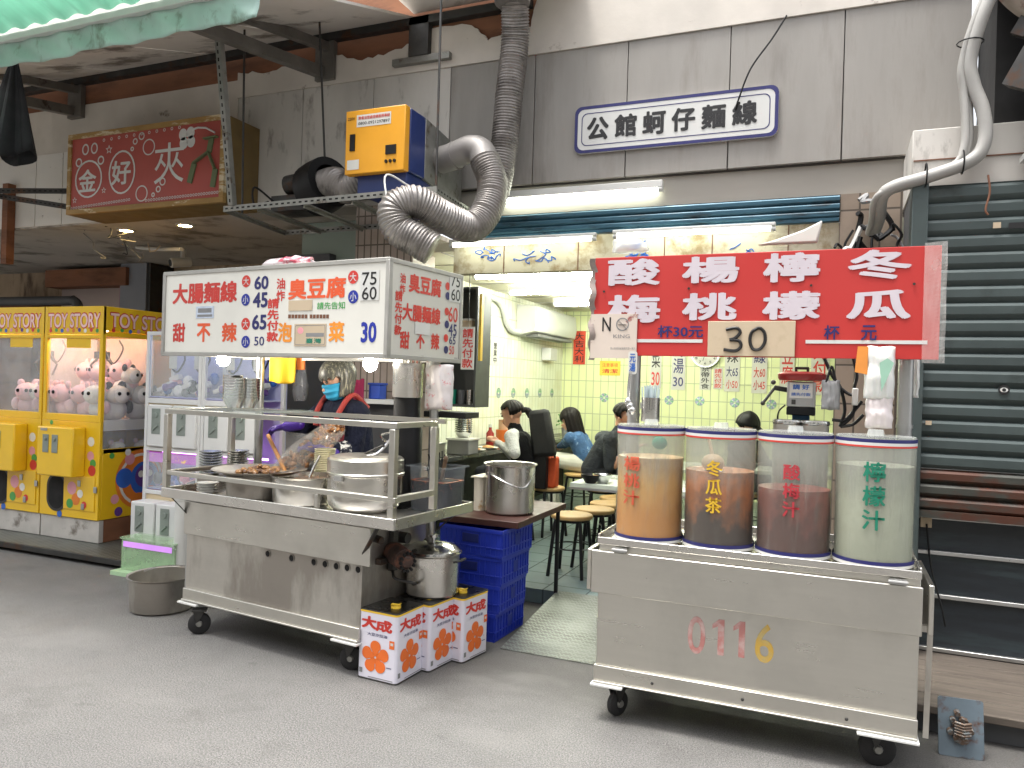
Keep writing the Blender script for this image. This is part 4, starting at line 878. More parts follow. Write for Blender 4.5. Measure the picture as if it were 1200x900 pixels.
# ============================================================ oil cans and crates
canw = M('white_tin_print', '#d9d6e0', .35, .1, var=.03)
def flower(mb, u, w, r, f, mi):
    for k in range(5):
        a = math.pi/2+2*math.pi*k/5; c_, s_ = math.cos(a), math.sin(a); pts = []
        for i in range(20):
            t_ = 2*math.pi*i/20; l = .52*r+.46*r*math.cos(t_); q = .37*r*math.sin(t_)*(1 if math.cos(t_) > -.2 else .75)*(.55+.45*l/r)*1.25
            pts.append((u+l*c_-q*s_, w+l*s_+q*c_))
        mb.flat(pts, f, .001, mi)
def make_can(lab):
    s_ = .119; c = thing('oil_can', lab, 'oil can', (0, 0, 0), 0, 'oil cans in a row')
    MB().prism(rrect(-s_, s_, -s_, s_, .02), (V((0, 0, 0)), V((1, 0, 0)), V((0, 1, 0))), .006, .335).build('tin_body', canw, c)
    b = MB().prism(rrect(-s_-.002, s_+.002, -s_-.002, s_+.002, .02), (V((0, 0, 0)), V((1, 0, 0)), V((0, 1, 0))), 0, .008); b.prism(rrect(-s_-.002, s_+.002, -s_-.002, s_+.002, .02), (V((0, 0, 0)), V((1, 0, 0)), V((0, 1, 0))), .345, .35)
    b.build('seam_rim', m['darksteel'], c, bev=.001)
    MB().prism(rrect(-s_-.001, s_+.001, -s_-.001, s_+.001, .02), (V((0, 0, 0)), V((1, 0, 0)), V((0, 1, 0))), .335, .345).build('gold_band', m['yelp'], c)
    MB().prism(rrect(-s_+.008, s_-.008, -s_+.008, s_-.008, .016), (V((0, 0, 0)), V((1, 0, 0)), V((0, 1, 0))), .349, .3515).build('lid_plate', M('oily_lid', '#4a4a48', .3, .9, var=.2), c)
    MB().lathe([(.0, .366), (.022, .366), (.026, .36), (.026, .35)], (.045, -.03, 0), 16).tube(cr([(.03, -.05, .368), (.045, -.06, .378), (.07, -.04, .374), (.06, -.01, .37)], 4), .004, 6).build('spout_cap', m['yelp'], c)
    for f in (XZ(-s_-.001), (V((s_+.001, 0, 0)), V((0, 1, 0)), V((0, 0, 1)))):
        t = MB(); t.txt('大', -.098, -.005, .255, .318, f, 0, .05, 4); t.txt('成', -.012, .09, .25, .31, f, 0, .04, 4)
        t.txt('大豆沙拉油', -.06, .06, .222, .238, f, 1, .01, 2); flower(t, -.008, .118, .085, f, 2)
        t.flat([(.075, .215), (.105, .215), (.105, .175), (.075, .175)], f, .0006, 2); t.flat([(.082, .205), (.098, .205), (.098, .192), (.082, .192)], f, .001, 3)
        t.flat([(-.105, .055), (-.085, .055), (-.085, .03), (-.105, .03)], f, .0006, 4); t.flat([(-.05, .018), (.1, .018), (.1, .014), (-.05, .014)], f, .0006, 4); t.flat([(.06, .08), (.09, .08), (.09, .076), (.06, .076)], f, .0006, 1)
        t.build('printed_face', [m['redp'], m['navy'], m['orgp'], m['wht'], m['greyp']], c, ang=0)
    return c
can = make_can('white oil can with orange flower at the street end of the row'); can.location = (-2.055, 3.405, 0); can.rotation_euler.z = R(-4)
dup(can, (-1.985, 3.635, 0), R(-8), 'white oil can with orange flower, between the other two under the lidded pot')
dup(can, (-1.885, 3.83, 0), R(-10), 'white oil can with orange flower touching the blue crates')
cb = M('blue_crate_plastic', '#1a2f9a', .4, var=.12, vs=4)
def make_crate(lab):
    c = thing('crate', lab, 'crate', (0, 0, 0), 0, 'stack of blue crates'); a, d, h = .215, .20, .162
    b = MB(); b.box(-a+.01, a-.01, -d+.01, d-.01, .004, .012)
    for (x0, x1, y0, y1) in ((-a+.006, a-.006, -d+.006, -d+.012), (-a+.006, a-.006, d-.012, d-.006), (-a+.006, -a+.012, -d+.012, d-.012), (a-.012, a-.006, -d+.012, d-.012)): b.box(x0, x1, y0, y1, .012, h-.012)
    b.build('tub', cb, c)
    b = MB()
    for z0, z1, e in ((h-.022, h, 0), (.0, .014, .004), (.05, .058, .001)):
        b.box(-a+e, a-e, -d+e, -d+.0055, z0, z1); b.box(-a+e, a-e, d-.0055, d-e, z0, z1); b.box(-a+e, -a+.0055, -d+.006, d-.006, z0, z1); b.box(a-.0055, a-e, -d+.006, d-.006, z0, z1)
    b.build('rim', cb, c, bev=.0015)
    b = MB()
    for i in range(13):
        x = -a+.012+i*(2*a-.024)/12
        if 4 < i < 8: b.box(x-.003, x+.003, -d+.001, -d+.0058, .014, .05); continue
        for s_ in (-1, 1): b.box(x-.003, x+.003, min(s_*(d-.001), s_*(d-.0058)), max(s_*(d-.001), s_*(d-.0058)), .014, h-.022)
    for i in range(11):
        y = -d+.012+i*(2*d-.024)/10
        for s_ in (-1, 1): b.box(min(s_*(a-.001), s_*(a-.0058)), max(s_*(a-.001), s_*(a-.0058)), y-.003, y+.003, .014, h-.022)
    b.build('rib_set', cb, c)
    MB().box(-.055, .055, -d+.001, -d+.0058, .075, .125).build('handle_slot', M('crate_slot', '#0f1c5e', .5), c, bev=.002)
    MB().box(a-.0058, a-.0005, -.03, .03, .05, .12).build('embossed_badge', M('crate_badge', '#16287e', .5), c, bev=.002)
    return c
cr0 = make_crate('blue plastic crate at the bottom of the stack')
cr0.location = (-1.972, 4.285, .0); cr0.rotation_euler.z = R(-3)
for k, lb in ((1, 'blue plastic crate second from the bottom of the stack'), (2, 'blue plastic crate second from the top of the stack'), (3, 'blue plastic crate on top of the stack, just under the brown board')):
    dup(cr0, (-1.972+.014*k, 4.285+random.uniform(-.01, .01), .1635*k), R(-3+random.uniform(-2, 2)), lb)
rp = thing('entrance_ramp', 'diamond plate steel ramp leading up into the shop doorway', 'ramp', (-1.3, 4.5, 0))
wb(MB().prism([(4.0, .006), (4.96, .104), (4.96, .09), (4.0, .001)], (V((0, 0, 0)), V((0, 1, 0)), V((0, 0, 1))), -1.70, .30), 'plate', m['diamond'], rp, ang=0)
# pot on the ground
def pot(name, lab, loc, r, h, mt, lid=False, handles=True, taper=.94, cat='pot'):
    o = thing(name, lab, cat, loc)
    MB().lathe([(0, .0), (r*taper*.93, 0), (r*taper, .012), (r, h-.01), (r+.012, h), (r+.012, h+.004), (r-.003, h), (r*taper-.005, .016), (0, .014)], n=40).build('pot', mt, o)
    return o
bp2 = pot('cooking_pot', 'wide dented steel pot standing empty on the asphalt', at(182, 715, Z=0)+V((0, .05, 0)), .20, .215, m['steeld'])
MB().tube([(-.205, -.02, .19), (-.225, -.02, .195), (-.225, .02, .195), (-.205, .02, .19)], .006, 6).build('handle', m['darksteel'], bp2)
MB().tube(cr([(-.21, .0, .20), (-.15, .12, .222), (0, .19, .228), (.15, .12, .222), (.21, 0, .20)], 6), .005, 8).build('bail', m['chrome'], bp2)
p = at(515, 694, Z=.352)+V((-.02, .13, 0)); lp = pot('lidded_pot', 'steel pot with shiny lid sitting on the oil cans', (-1.985, 3.70, .3525), .145, .225, m['steelp'], taper=.985)
MB().lathe([(.152, .229), (.15, .24), (.12, .262), (.05, .28), (0, .283)], n=40).build('lid', m['chrome'], lp)
MB().lathe([(.012, .28), (.012, .30), (.03, .305), (.03, .318), (0, .32)], n=20).build('lid_knob', m['chrome'], lp)
for s_ in (-1, 1): MB().tube(cr([(s_*.145, -.04, .19), (s_*.18, -.03, .20), (s_*.18, .03, .20), (s_*.145, .04, .19)], 4), .006, 8).build('handle', m['darksteel'], lp)
# ============================================================ food cart (left), built in its own frame
fc = thing('food_cart', 'stainless noodle cart with raised rail frame, posts and hinged front flap', 'cart', CART_O, CART_A)
MB().box(0, 1.32, 0, .56, .185, .795).build('body', m['steeld'], fc, bev=.004)
MB().box(-.02, .01, .01, .55, .19, .79).build('body_end', m['alu'], fc)
MB().box(.012, 1.395, -.034, -.012, .572, .765).build('front_flap', m['steel'], fc, bev=.004)
for x in (.12, 1.28): MB().box(x-.03, x+.03, -.04, -.02, .768, .785).build('hinge', m['alu'], fc)
MB().box(-.004, 1.325, -.016, 0, .19, .25).box(-.004, 1.325, -.028, .0, .18, .19).build('skirt_rail', m['steel'], fc, bev=.003)
for a, b in ((-.02, .14), (1.16, 1.33)): MB().box(a, b, -.04, .06, .165, .176).build('corner_plate', m['wht'], fc, bev=.002)
for a, c in ((669, 323), (770, 342), (865, 359), (913, 367), (961, 376), (1007, 383), (1054, 391)):
    p = atc(130+a/3.636, 560+c/3.636, y=0); MB().lathe([(.019, -.001), (.021, -.003), (.018, -.0045), (.016, -.001)], (p.x, 0, p.z), 20, 0, Matrix.Rotation(R(90), 3, 'X') @ Matrix.Scale(-1, 3, (0, 0, 1))).build('vent_ring', m['steeld'], fc)
    MB().lathe([(0, .0016), (.017, .0016)], (p.x, 0, p.z), 20, 0, Matrix.Rotation(R(90), 3, 'X')).build('vent_hole', m['hole'], fc)
MB().box(-.07, 1.61, -.12, .58, .80, .806).box(-.07, 1.61, -.13, -.118, .79, .845).box(-.07, -.06, -.118, .58, .79, .845).box(1.598, 1.61, -.118, .58, .79, .845).box(-.07, 1.61, .57, .58, .79, .845).build('counter_tray', m['steelp'], fc, bev=.003)
def rail(nm, p, q, w=.03): return MB().bar(p, q, w).build(nm, m['steel'], fc, bev=.003)
zt, zb = 1.285, .93
rail('rail', (-.08, -.10, zt), (1.60, -.10, zt), .028); rail('rail', (-.08, -.10, zb), (1.60, -.10, zb), .026); rail('rail', (1.575, -.085, zt), (1.575, .24, zt), .028); rail('rail', (1.575, -.085, zb), (1.575, .24, zb)); rail('rail', (-.065, -.085, zt), (-.065, .36, zt), .03); rail('rail', (-.065, -.085, zb), (-.065, .36, zb), .025)
for x, y in ((-.065, -.10), (1.575, -.10), (1.575, .24), (-.065, .36)): rail('upright', (x, y, .845), (x, y, zt-.018), .034)
rail('upright', (1.1, -.10, .845), (1.1, -.10, zb-.014), .022)
MB().box(-.06, .62, -.085, .36, zt+.014, zt+.0255).build('shelf_sheet', PANE('glass_shelf', '#9fb0ad', .2, .08), fc)
MB().bar((-.05, .36, zt+.005), (1.56, .36, zt+.005), .025).build('rail', m['steel'], fc)
PL, PR = (.0, .52), (1.385, .50)
for x, y in (PL, PR): MB().cyl((x, y, .19), (x, y, 2.10), .027, n=20).build('post', m['alu'], fc)
for z in (1.02, 1.47): MB().lathe([(.03, -.012), (.036, -.01), (.036, .01), (.03, .012)], (PR[0], PR[1], z), 16).box(PR[0]-.01, PR[0]+.01, PR[1]-.07, PR[1]-.03, z-.01, z+.01).build('post_clamp', m['chrome'], fc)
MB().bar((-.02, -.11, .80), (.03, -.02, .68), .018, .006).build('flap_stay', m['darksteel'], fc)
MB().bar((1.50, -.10, .80), (1.34, -.02, .62), .02, .008).bar((1.55, .55, .80), (1.33, .5, .6), .02, .008).build('tray_strut', m['darksteel'], fc)
def caster_at(x, y, r, rz):
    p = cw(x, y, 0); caster(fc, p.x, p.y, r, rz)
caster_at(.13, .0, .062, 40); caster_at(1.22, .06, .062, 10); caster_at(.12, .5, .062, 20); caster_at(1.2, .5, .062, 0)
# gas blower at the end of the body
b = MB().box(1.325, 1.36, .1, .45, .55, .58).box(1.33, 1.36, .2, .24, .5, .75); b.build('bracket', m['darksteel'], fc)
rst = M('rusty_cast_iron', '#4a3a34', .7, .4, var=.3, vs=20, c2='#7a5040', cs=12, lo=.5, hi=.6)
MB().cyl((1.34, .22, .60), (1.48, .14, .587), .055, n=24).cyl((1.48, .14, .587), (1.515, .12, .582), .05, .03, n=24).build('blower_motor', rst, fc, bev=.005)
k = MB(); d_ = V((.16, -.09, -.015)).normalized()
for i in range(12): a = 2*math.pi*i/12; k.cyl(V((1.505, .128, .585))+V((.01*math.cos(a), .045*math.cos(a), .045*math.sin(a))), V((1.52, .119, .583))+V((.01*math.cos(a), .045*math.cos(a), .045*math.sin(a))), .008, n=6)
k.build('vent_slot', m['hole'], fc)
MB().cyl((1.32, .06, .70), (1.40, .05, .69), .02, n=12).cyl((1.32, .3, .66), (1.38, .3, .66), .03, n=12).tube(cr([(1.36, .2, .5), (1.42, .15, .48), (1.5, .2, .46), (1.42, .3, .42)], 6), .008, 8).build('gas_valve', m['darksteel'], fc)
# ------------------------------------------------------------ lightbox sign over the cart
sx0, sx1, sz0, sz1, sd_ = -.262, 1.44, 1.62, 2.10, .66
ls = thing('stall_lightbox', 'white lightbox sign of noodle prices on two faces over the steel cart', 'sign', CART_O, CART_A)
lit = M('lit_acrylic', '#c0beb6', .4, var=.04, emit=.10); lits = M('side_acrylic', '#bcbab1', .4, var=.04, vs=2, emit=.02)
frm = M('sign_frame', '#a4a29c', .5, .3, var=.12, vs=6)
MB().box(sx0, sx1, 0, .012, sz0, sz1).build('front_face', lit, ls); MB().box(sx1-.012, sx1-.001, .013, sd_, sz0, sz1).build('side_face', lits, ls)
MB().box(sx0, sx1-.013, sd_-.01, sd_, sz0, sz1).box(sx0, sx0+.01, .013, sd_-.011, sz0, sz1).build('rear_face', lits, ls)
MB().box(sx0, sx1-.013, .013, sd_-.011, sz1-.02, sz1-.004).build('roof_sheet', m['galv'], ls)
b = MB()
for z in (sz0-.012, sz1-.012): b.box(sx0-.012, sx1+.006, -.008, .02, z, z+.024); b.box(sx1-.02, sx1+.006, .02, sd_+.006, z, z+.024)
for x in (sx0-.012, sx1-.018): b.box(x, x+.024, -.010, .022, sz0, sz1)
b.box(sx1-.018, sx1+.006, sd_-.018, sd_+.008, sz0, sz1)
b.build('edge_frame', frm, ls, bev=.003)
MB().bar((sx0, .3, sz0+.005), (sx1, .3, sz0+.005), .02).bar((sx0, sd_-.04, sz0+.005), (sx1, sd_-.04, sz0+.005), .03).build('inner_rail', frm, ls)
FR = XZ(-.0015)
def LZ(a, c): return atc(180+a/2.903, 290+c/2.903, y=-.0015)
def LT(mb, body, a0, a1, b0, b1, mi, bold=.02, res=3, vert=False, d=0):
    am, bm_ = (a0+a1)/2, (b0+b1)/2
    (mb.vtxt if vert else mb.txt)(body, LZ(a0, bm_).x, LZ(a1, bm_).x, LZ(am, b1).z, LZ(am, b0).z, FR, mi, bold, res, d)
def LR(mb, a0, a1, b0, b1, mi, d=.0005):
    am, bm_ = (a0+a1)/2, (b0+b1)/2; x0, x1, z0, z1 = LZ(a0, bm_).x, LZ(a1, bm_).x, LZ(am, b1).z, LZ(am, b0).z
    mb.prism([(x0, z0), (x1, z0), (x1, z1), (x0, z1)], FR, 0, d, mi); return x0, x1, z0, z1
def sgrad(name, c0, c1): 
    t = NT(name); q = t.xyz(); t.l(t.mix(t.ramp(q[2], 1.64, 1.84), lin(c0), lin(c1)), t.b.inputs['Base Color']); t.b.inputs['Roughness'].default_value = .5; return t.mat
og = sgrad('orange_red_vinyl', '#e0752a', '#d2402c'); og2 = sgrad('orange_yellow_vinyl', '#e3a12b', '#dd5f2a')
t = MB(); LT(t, '大腸麵線', 65, 284, 118, 190, 0, .034, 4); LT(t, '甜', 65, 107, 258, 322, 0, .034, 4); t.build('lettering', m['redp'], ls, ang=0)
t = MB(); LT(t, '不', 147, 193, 258, 322, 0, .034, 4); LT(t, '辣', 232, 283, 256, 322, 0, .034, 4); LT(t, '臭豆腐', 458, 654, 103, 175, 0, .034, 4); t.build('lettering', M('orange_red_print', '#d8552a', .5), ls, ang=0)
t = MB(); LT(t, '泡', 423, 471, 255, 322, 0, .034, 4); LT(t, '菜', 595, 649, 252, 322, 0, .034, 4); t.build('lettering', M('amber_print', '#e08a2a', .5), ls, ang=0)
t = MB(); LT(t, '油炸', 418, 447, 103, 184, 0, .024, 3, True); LT(t, '請先付款', 386, 425, 172, 322, 0, .03, 3, True); t.build('lettering', m['redp'], ls, ang=0)
t = MB(); LT(t, '60', 343, 391, 97, 143, 0, .03); LT(t, '45', 338, 388, 152, 205, 0, .03); LT(t, '65', 335, 384, 228, 280, 0, .03); LT(t, '50', 342, 376, 303, 334, 0, .012); LT(t, '30', 705, 758, 253, 324, 1, .03); t.build('lettering', [m['navy'], M('deep_blue_print', '#1d2c94', .5)], ls, ang=0)
t = MB(); LT(t, '請先告知', 556, 651, 185, 210, 0, .014); t.build('lettering', m['grnp'], ls, ang=0)
t = MB()
for i in range(12): LR(t, 458+i*11.2+(6 if i > 5 else 0), 467+i*11.2+(6 if i > 5 else 0), 228, 241, 0, .0006)
t.build('fine_print', m['brnp'], ls, ang=0)
for a, c, ch, mt in ((315, 115, '大', 'redp'), (313, 178, '小', 'navy'), (313, 260, '大', 'redp'), (313, 321, '小', 'navy'), (679, 101, '大', 'redp'), (679, 168, '小', 'navy')):
    p = LZ(a, c); r = .034; t = MB().flat(circ(p.x, p.z, r, 28), FR, .0004); t.txt(ch, p.x-.022, p.x+.022, p.z-.022, p.z+.022, FR, 1, .01, 3, .001); t.build('size_disc', [M('disc_%s' % mt, '#c5342a' if mt == 'redp' else '#1c2b8e', .5), m['wht']], ls, ang=0)
t = MB(); LR(t, 703, 768, 78, 180, 0, .002); o = t.build('price_patch', m['wht'], ls, ang=0)
t = MB(); LT(t, '75', 710, 760, 84, 128, 0, .008, 3, False, .0026); LT(t, '60', 710, 760, 134, 178, 0, .008, 3, False, .0026); t.build('lettering', m['blkp'], o, ang=0)
t = MB(); x0, x1, z0, z1 = LR(t, 145, 205, 200, 241, 0, .002); LR(t, 152, 198, 207, 222, 1, .0026); LR(t, 150, 200, 228, 236, 1, .0026); t.build('price_sticker', [M('pale_blue_sticker', '#bcc6d6', .6, var=.12, vs=30), m['greyp']], ls, ang=0)
t = MB(); LR(t, 460, 540, 180, 215, 0, .003); t.build('tape_patch', m['cream'], ls, ang=0)
t = MB(); x0, x1, z0, z1 = LR(t, 479, 587, 260, 336, 0, .002); o = t.build('award_card', m['cream'], ls, ang=0)
t = MB(); f2 = XZ(-.004); t.ringf(rrect(x0+.006, x1-.006, z0+.006, z1-.006, .01), rrect(x0+.009, x1-.009, z0+.009, z1-.009, .008), f2, 0, 0); t.flat(circ(x0+.045, z1-.035, .022, 20, .018), f2, 0, 1); t.flat([(x0+.085, z0+.05), (x1-.014, z0+.05), (x1-.014, z0+.07), (x0+.085, z0+.07)], f2, 0, 0)
t.txt('臺灣', x0+.085, x1-.03, z0+.015, z0+.042, f2, 2, .014); t.build('card_print', [m['greyp'], m['pink'], m['teal']], o, ang=0)
# side face
SF = (V((sx1+.0008, 0, 0)), V((0, 1, 0)), V((0, 0, 1)))
def LS(a, c): return atc(180+a/2.903, 290+c/2.903, x=sx1)
def ST(mb, body, a0, a1, b0, b1, mi, bold=.034, vert=False, d=0):
    am, bm_ = (a0+a1)/2, (b0+b1)/2
    (mb.vtxt if vert else mb.txt)(body, LS(a0, bm_).y, LS(a1, bm_).y, LS(am, b1).z, LS(am, b0).z, SF, mi, bold, 3, d)
t = MB(); ST(t, '臭豆腐', 868, 979, 98, 162, 0); ST(t, '大腸麵線', 846, 976, 197, 256, 0); ST(t, '甜', 838, 870, 285, 345, 0); ST(t, '不', 893, 922, 288, 345, 0); ST(t, '辣', 943, 972, 292, 348, 0); ST(t, '油炸', 838, 857, 86, 160, 0, .025, True); ST(t, '請先付款', 820, 845, 145, 300, 0, .03, True)
t.build('lettering', m['redp'], ls, ang=0)
t = MB(); ST(t, '60', 1003, 1034, 203, 255, 0, .012); ST(t, '50', 1005, 1022, 335, 364, 0, .01); ST(t, '45', 1003, 1031, 260, 302, 1, .016); ST(t, '65', 1005, 1027, 302, 330, 1, .012); t.build('lettering', [m['redp'], m['navy']], ls, ang=0)
for a, c, i in ((1000, 132, 0), (1000, 165, 1), (997, 218, 0), (997, 262, 1), (994, 308, 0), (994, 348, 1)):
    p = LS(a, c); MB().flat(circ(p.y, p.z, .022, 20), SF, .0006).build('size_disc', [m['redp'], m['navy']][i], ls, ang=0)
y0, y1, z0, z1 = LS(1006, 130).y, LS(1046, 130).y, LS(1025, 186).z, LS(1025, 88).z
o = MB().prism([(y0, z0), (y1, z0), (y1, z1), (y0, z1)], SF, .0005, .0022).build('price_patch', m['wht'], ls, ang=0)
t = MB(); ST(t, '75', 1011, 1041, 94, 135, 0, .006, False, .003); ST(t, '60', 1011, 1041, 142, 182, 0, .006, False, .003); t.build('lettering', m['blkp'], o, ang=0)
y0, y1, z0, z1 = LS(888, 270).y, LS(938, 270).y, LS(910, 296).z, LS(910, 256).z
MB().prism([(y0, z0), (y1, z0), (y1, z1), (y0, z1)], SF, .0005, .003).build('price_sticker', m['wht'], ls, ang=0)
# bulbs and bag over the sign
for px, py, lb in ((262, 421, 'bright bulb under the lightbox above the steel bowl stacks'), (434, 426, 'bright bulb under the lightbox between the cook and the chopstick canister')):
    p = atc(px, py, y=.30); o = thing('light_bulb', lb, 'bulb', cw(p.x, p.y, p.z), 0, 'bulbs under the lightbox')
    MB().ell((0, 0, 0), (.04, .04, .045), 18).build('bulb', EM('bulb_glow', '#fff8ec', 80), o); MB().cyl((0, 0, .04), (0, 0, .09), .02, n=14).cyl((0, 0, .09), (0, 0, .12), .006, n=6).build('holder', m['wht'], o)
lump('plastic_bag', 'crumpled clear and pink bag lying on top of the lightbox', cw(.62, .14, 2.10), .19, .10, .05, M('pinkish_film', '#c9bfc0', .3, var=.1, c2='#b8485a', cs=7, lo=.54, hi=.6), 8)
# ============================================================ claw machines
yel = M('yellow_machine_paint', '#e6b91c', .38, var=.05, coat=.2); glass = PANE('machine_glass', '#dfe6e8', .20, .04)
pinkp = M('pink_plush', '#e2bcc0', .95, var=.06, bump=.4, bs=120); whp = M('white_plush', '#dcd8d2', .95, var=.04, bump=.4, bs=120); bkp = M('black_plush', '#1d1b1c', .95, bump=.4, bs=120)
ivory = M('ivory_interior', '#d7c9c6', .6, var=.04); coinp = M('coin_plate', '#8d9690', .35, .5, var=.2)
led = EM('machine_led', '#ffeef4', 14); skirt = M('scuffed_skirt', '#bdb8b2', .5, .2, var=.12, vs=5, c2='#7d746c', cs=4, lo=.58, hi=.68)
decal_c = [M('decal_%s' % n_, c_, .45) for n_, c_ in (('red', '#cc3b33'), ('green', '#4c9a4a'), ('blue', '#2f62b8'), ('pink', '#dd9aa5'), ('orange', '#dd7c2a'), ('purple', '#5d3a86'), ('white', '#dedbd2'))]
W_, D_, H_ = .70, .85, 1.97
def make_claw(lab):
    c = thing('claw_machine', lab, 'claw machine', (0, 0, 0), 0, 'yellow claw machines')
    MB().box(.0, W_, .015, .06, 0, .185).build('skirt_board', skirt, c, bev=.003); MB().box(W_-.02, W_-.004, .061, D_, 0, .185).box(.02, W_-.021, .7, D_, 0, .185).build('side_skirt', m['ply'], c)
    MB().box(0, W_, .0, .03, .19, 1.0).box(0, .012, .031, D_, .19, 1.0).box(W_-.012, W_, .031, D_, .19, .78).box(.013, W_-.013, .031, D_, .98, 1.0).box(.0, W_, D_, D_+.01, .19, H_).build('lower_cabinet', yel, c, bev=.003)
    b = MB(); e = .035
    for x in (0, W_-e): b.box(x, x+e, 0, e, 1.0, H_); b.box(x, x+e, D_-e, D_, 1.0, H_)
    b.box(e, W_-e, 0, e, 1.0, 1.06); b.box(e, W_-e, 0, e, 1.70, 1.73); b.box(W_-e, W_, e, D_-e, 1.72, 1.76); b.box(W_-e, W_, e, D_-e, .74, .78)
    b.build('corner_frame', yel, c, bev=.004)
    MB().box(0, W_, .004, .03, 1.735, H_).box(W_-.02, W_, .031, D_, 1.765, H_).box(0, .02, .031, D_, 1.735, H_).box(.021, W_-.021, .031, D_, H_-.02, H_).build('header_panel', yel, c, bev=.003)
    for f, u0, u1, v0, v1 in ((XZ(.0025), .04, W_-.04, 1.79, 1.91), ((V((W_+.0015, 0, 0)), V((0, 1, 0)), V((0, 0, 1))), .07, .80, 1.80, 1.92)):
        t = MB(); mid = (u0+u1)/2
        t.txt('TOY STORY', u0-.008, u1+.008, v0-.01, v1+.01, f, 0, .05, 4, 0); t.txt('TOY STORY', u0, u1, v0, v1, f, 1, .02, 4, .0012)
        t.build('lettering', [m['redp'], M('pale_pink_letter', '#ecc8c4', .4)], c, ang=0)
        t = MB()
        for i in range(9): t.flat(circ(u0+.03+i*(u1-u0-.06)/8, v0-.025+.006*(i % 2), .018, 12), f, -.0005-.0002*i if 0 else .0003*(i+1)*.2, i % 7)
        t.build('decal_strip', decal_c, c, ang=0)
    MB().box(.04, W_-.04, .012, .016, 1.06, 1.70).build('front_glass', glass, c); MB().box(W_-.014, W_-.010, .04, D_-.04, 1.0, 1.72).box(W_-.014, W_-.010, .04, D_-.04, .78, .98).build('side_glass', glass, c)
    MB().box(W_-.03, W_-.008, .04, D_-.04, .93, 1.02).build('divider_panel', m['wht'], c)
    MB().box(.02, W_-.04, .55, .56, 1.0, 1.73).box(.02, W_-.02, .04, D_-.04, 1.002, 1.012).box(.02, W_-.02, .561, D_-.04, .60, .61).build('inner_panel', ivory, c)
    MB().box(.06, W_-.06, .07, .10, 1.76, 1.78).build('led_strip', led, c)
    f = XZ(.011); p = MB().flat([(.26, 1.62), (.55, 1.62), (.55, 1.70), (.26, 1.70)], f); p.build('yellow_card', yel, c, ang=0)
    k = MB().cyl((.33, .3, 1.73), (.33, .3, 1.58), .012).box(.28, .38, .26, .34, 1.54, 1.6)
    for i in range(3): a = 2*math.pi*i/3+.4; k.tube([(.33+.03*math.cos(a), .3+.03*math.sin(a), 1.55), (.33+.10*math.cos(a), .3+.1*math.sin(a), 1.48), (.33+.06*math.cos(a), .3+.06*math.sin(a), 1.38)], .009, 6)
    k.tube(cr([(.38, .3, 1.6), (.5, .28, 1.5), (.58, .3, 1.62), (.5, .33, 1.7)], 6), .007, 6); k.build('claw', m['darksteel'], c)
    # coin box, prize door
    cb_ = MB().box(.115, .54, -.125, -.001, .545, .955).build('coin_box', yel, c, bev=.012)
    for x in (.19, .30): MB().box(x, x+.07, -.13, -.1255, .74, .89).cyl((x+.035, -.13, .85), (x+.035, -.14, .85), .014, n=12).build('coin_slot', coinp, cb_, bev=.002)
    MB().box(.16, .24, -.128, -.1255, 1.02-.1, .94).build('lock', m['alu'], cb_)
    MB().prism(rrect(.10, .32, .24, .54, .10, 8), XZ(-.001), 0, .004).build('prize_hole', m['hole'], c); MB().ringf(rrect(.09, .33, .23, .55, .11, 8), rrect(.11, .31, .25, .53, .095, 8), XZ(-.0055)).build('prize_rim', m['darksteel'], c, ang=0)
    MB().box(.30, .665, -.008, -.0005, .26, .55).build('service_door', yel, c, bev=.002)
    for x, z in ((.47, .62-.16), (.52, .27), (.66, .42)): MB().box(x, x+.035, -.016, -.0085, z, z+.05).build('latch', m['alu'], c, bev=.002)
    f = XZ(-.0092); t = MB()
    for i, (x, z, r, q) in enumerate(((.40, .44, .055, 3), (.45, .35, .05, 4), (.38, .31, .04, 1), (.50, .40, .035, 6), (.55, .31, .03, 0))): t.flat(circ(x, z, r, 20), f, .0002*i, q)
    t.build('balloon_decal', decal_c, c, ang=0); f = XZ(-.0008); t = MB()
    for i, (x, z, r, q) in enumerate(((.60, .84, .04, 6), (.60, .72, .04, 3), (.63, .66, .035, 1), (.62, .60, .045, 0), (.07, .90, .035, 4), (.07, .80, .03, 3), (.12, .98, .02, 1), (.25, .21, .03, 2))): t.flat(circ(x, z, r, 18), f, .0002*i, q)
    t.build('balloon_decal', decal_c, c, ang=0)
    f = (V((W_+.0006, 0, 0)), V((0, 1, 0)), V((0, 0, 1))); t = MB()
    for i, (x, z, r, q) in enumerate(((.42, .50, .26, 4), (.42, .50, .225, 6), (.42, .50, .20, 4), (.46, .50, .15, 2), (.46, .52, .10, 5), (.25, .52, .085, 2), (.52, .33, .10, 0), (.40, .30, .08, 4), (.20, .24, .04, 5), (.16, .35, .04, 3), (.30, .68, .05, 3), (.28, .74, .03, 6), (.12, .72, .025, 1), (.60, .70, .05, 3), (.68, .40, .06, 4), (.42, .54, .03, 6), (.51, .54, .03, 6))): t.flat(circ(x, z, r, 24), f, .0002*i, q)
    t.build('balloon_decal', decal_c, c, ang=0)
    return c
cm = make_claw('yellow claw machine with pandas behind its side glass and a balloon decal'); cm.location = (-6.285, 4.55, .075)
cm2 = dup(cm, (-7.0, 4.55, .075), 0, 'yellow claw machine between the panda machine and the picture edge')
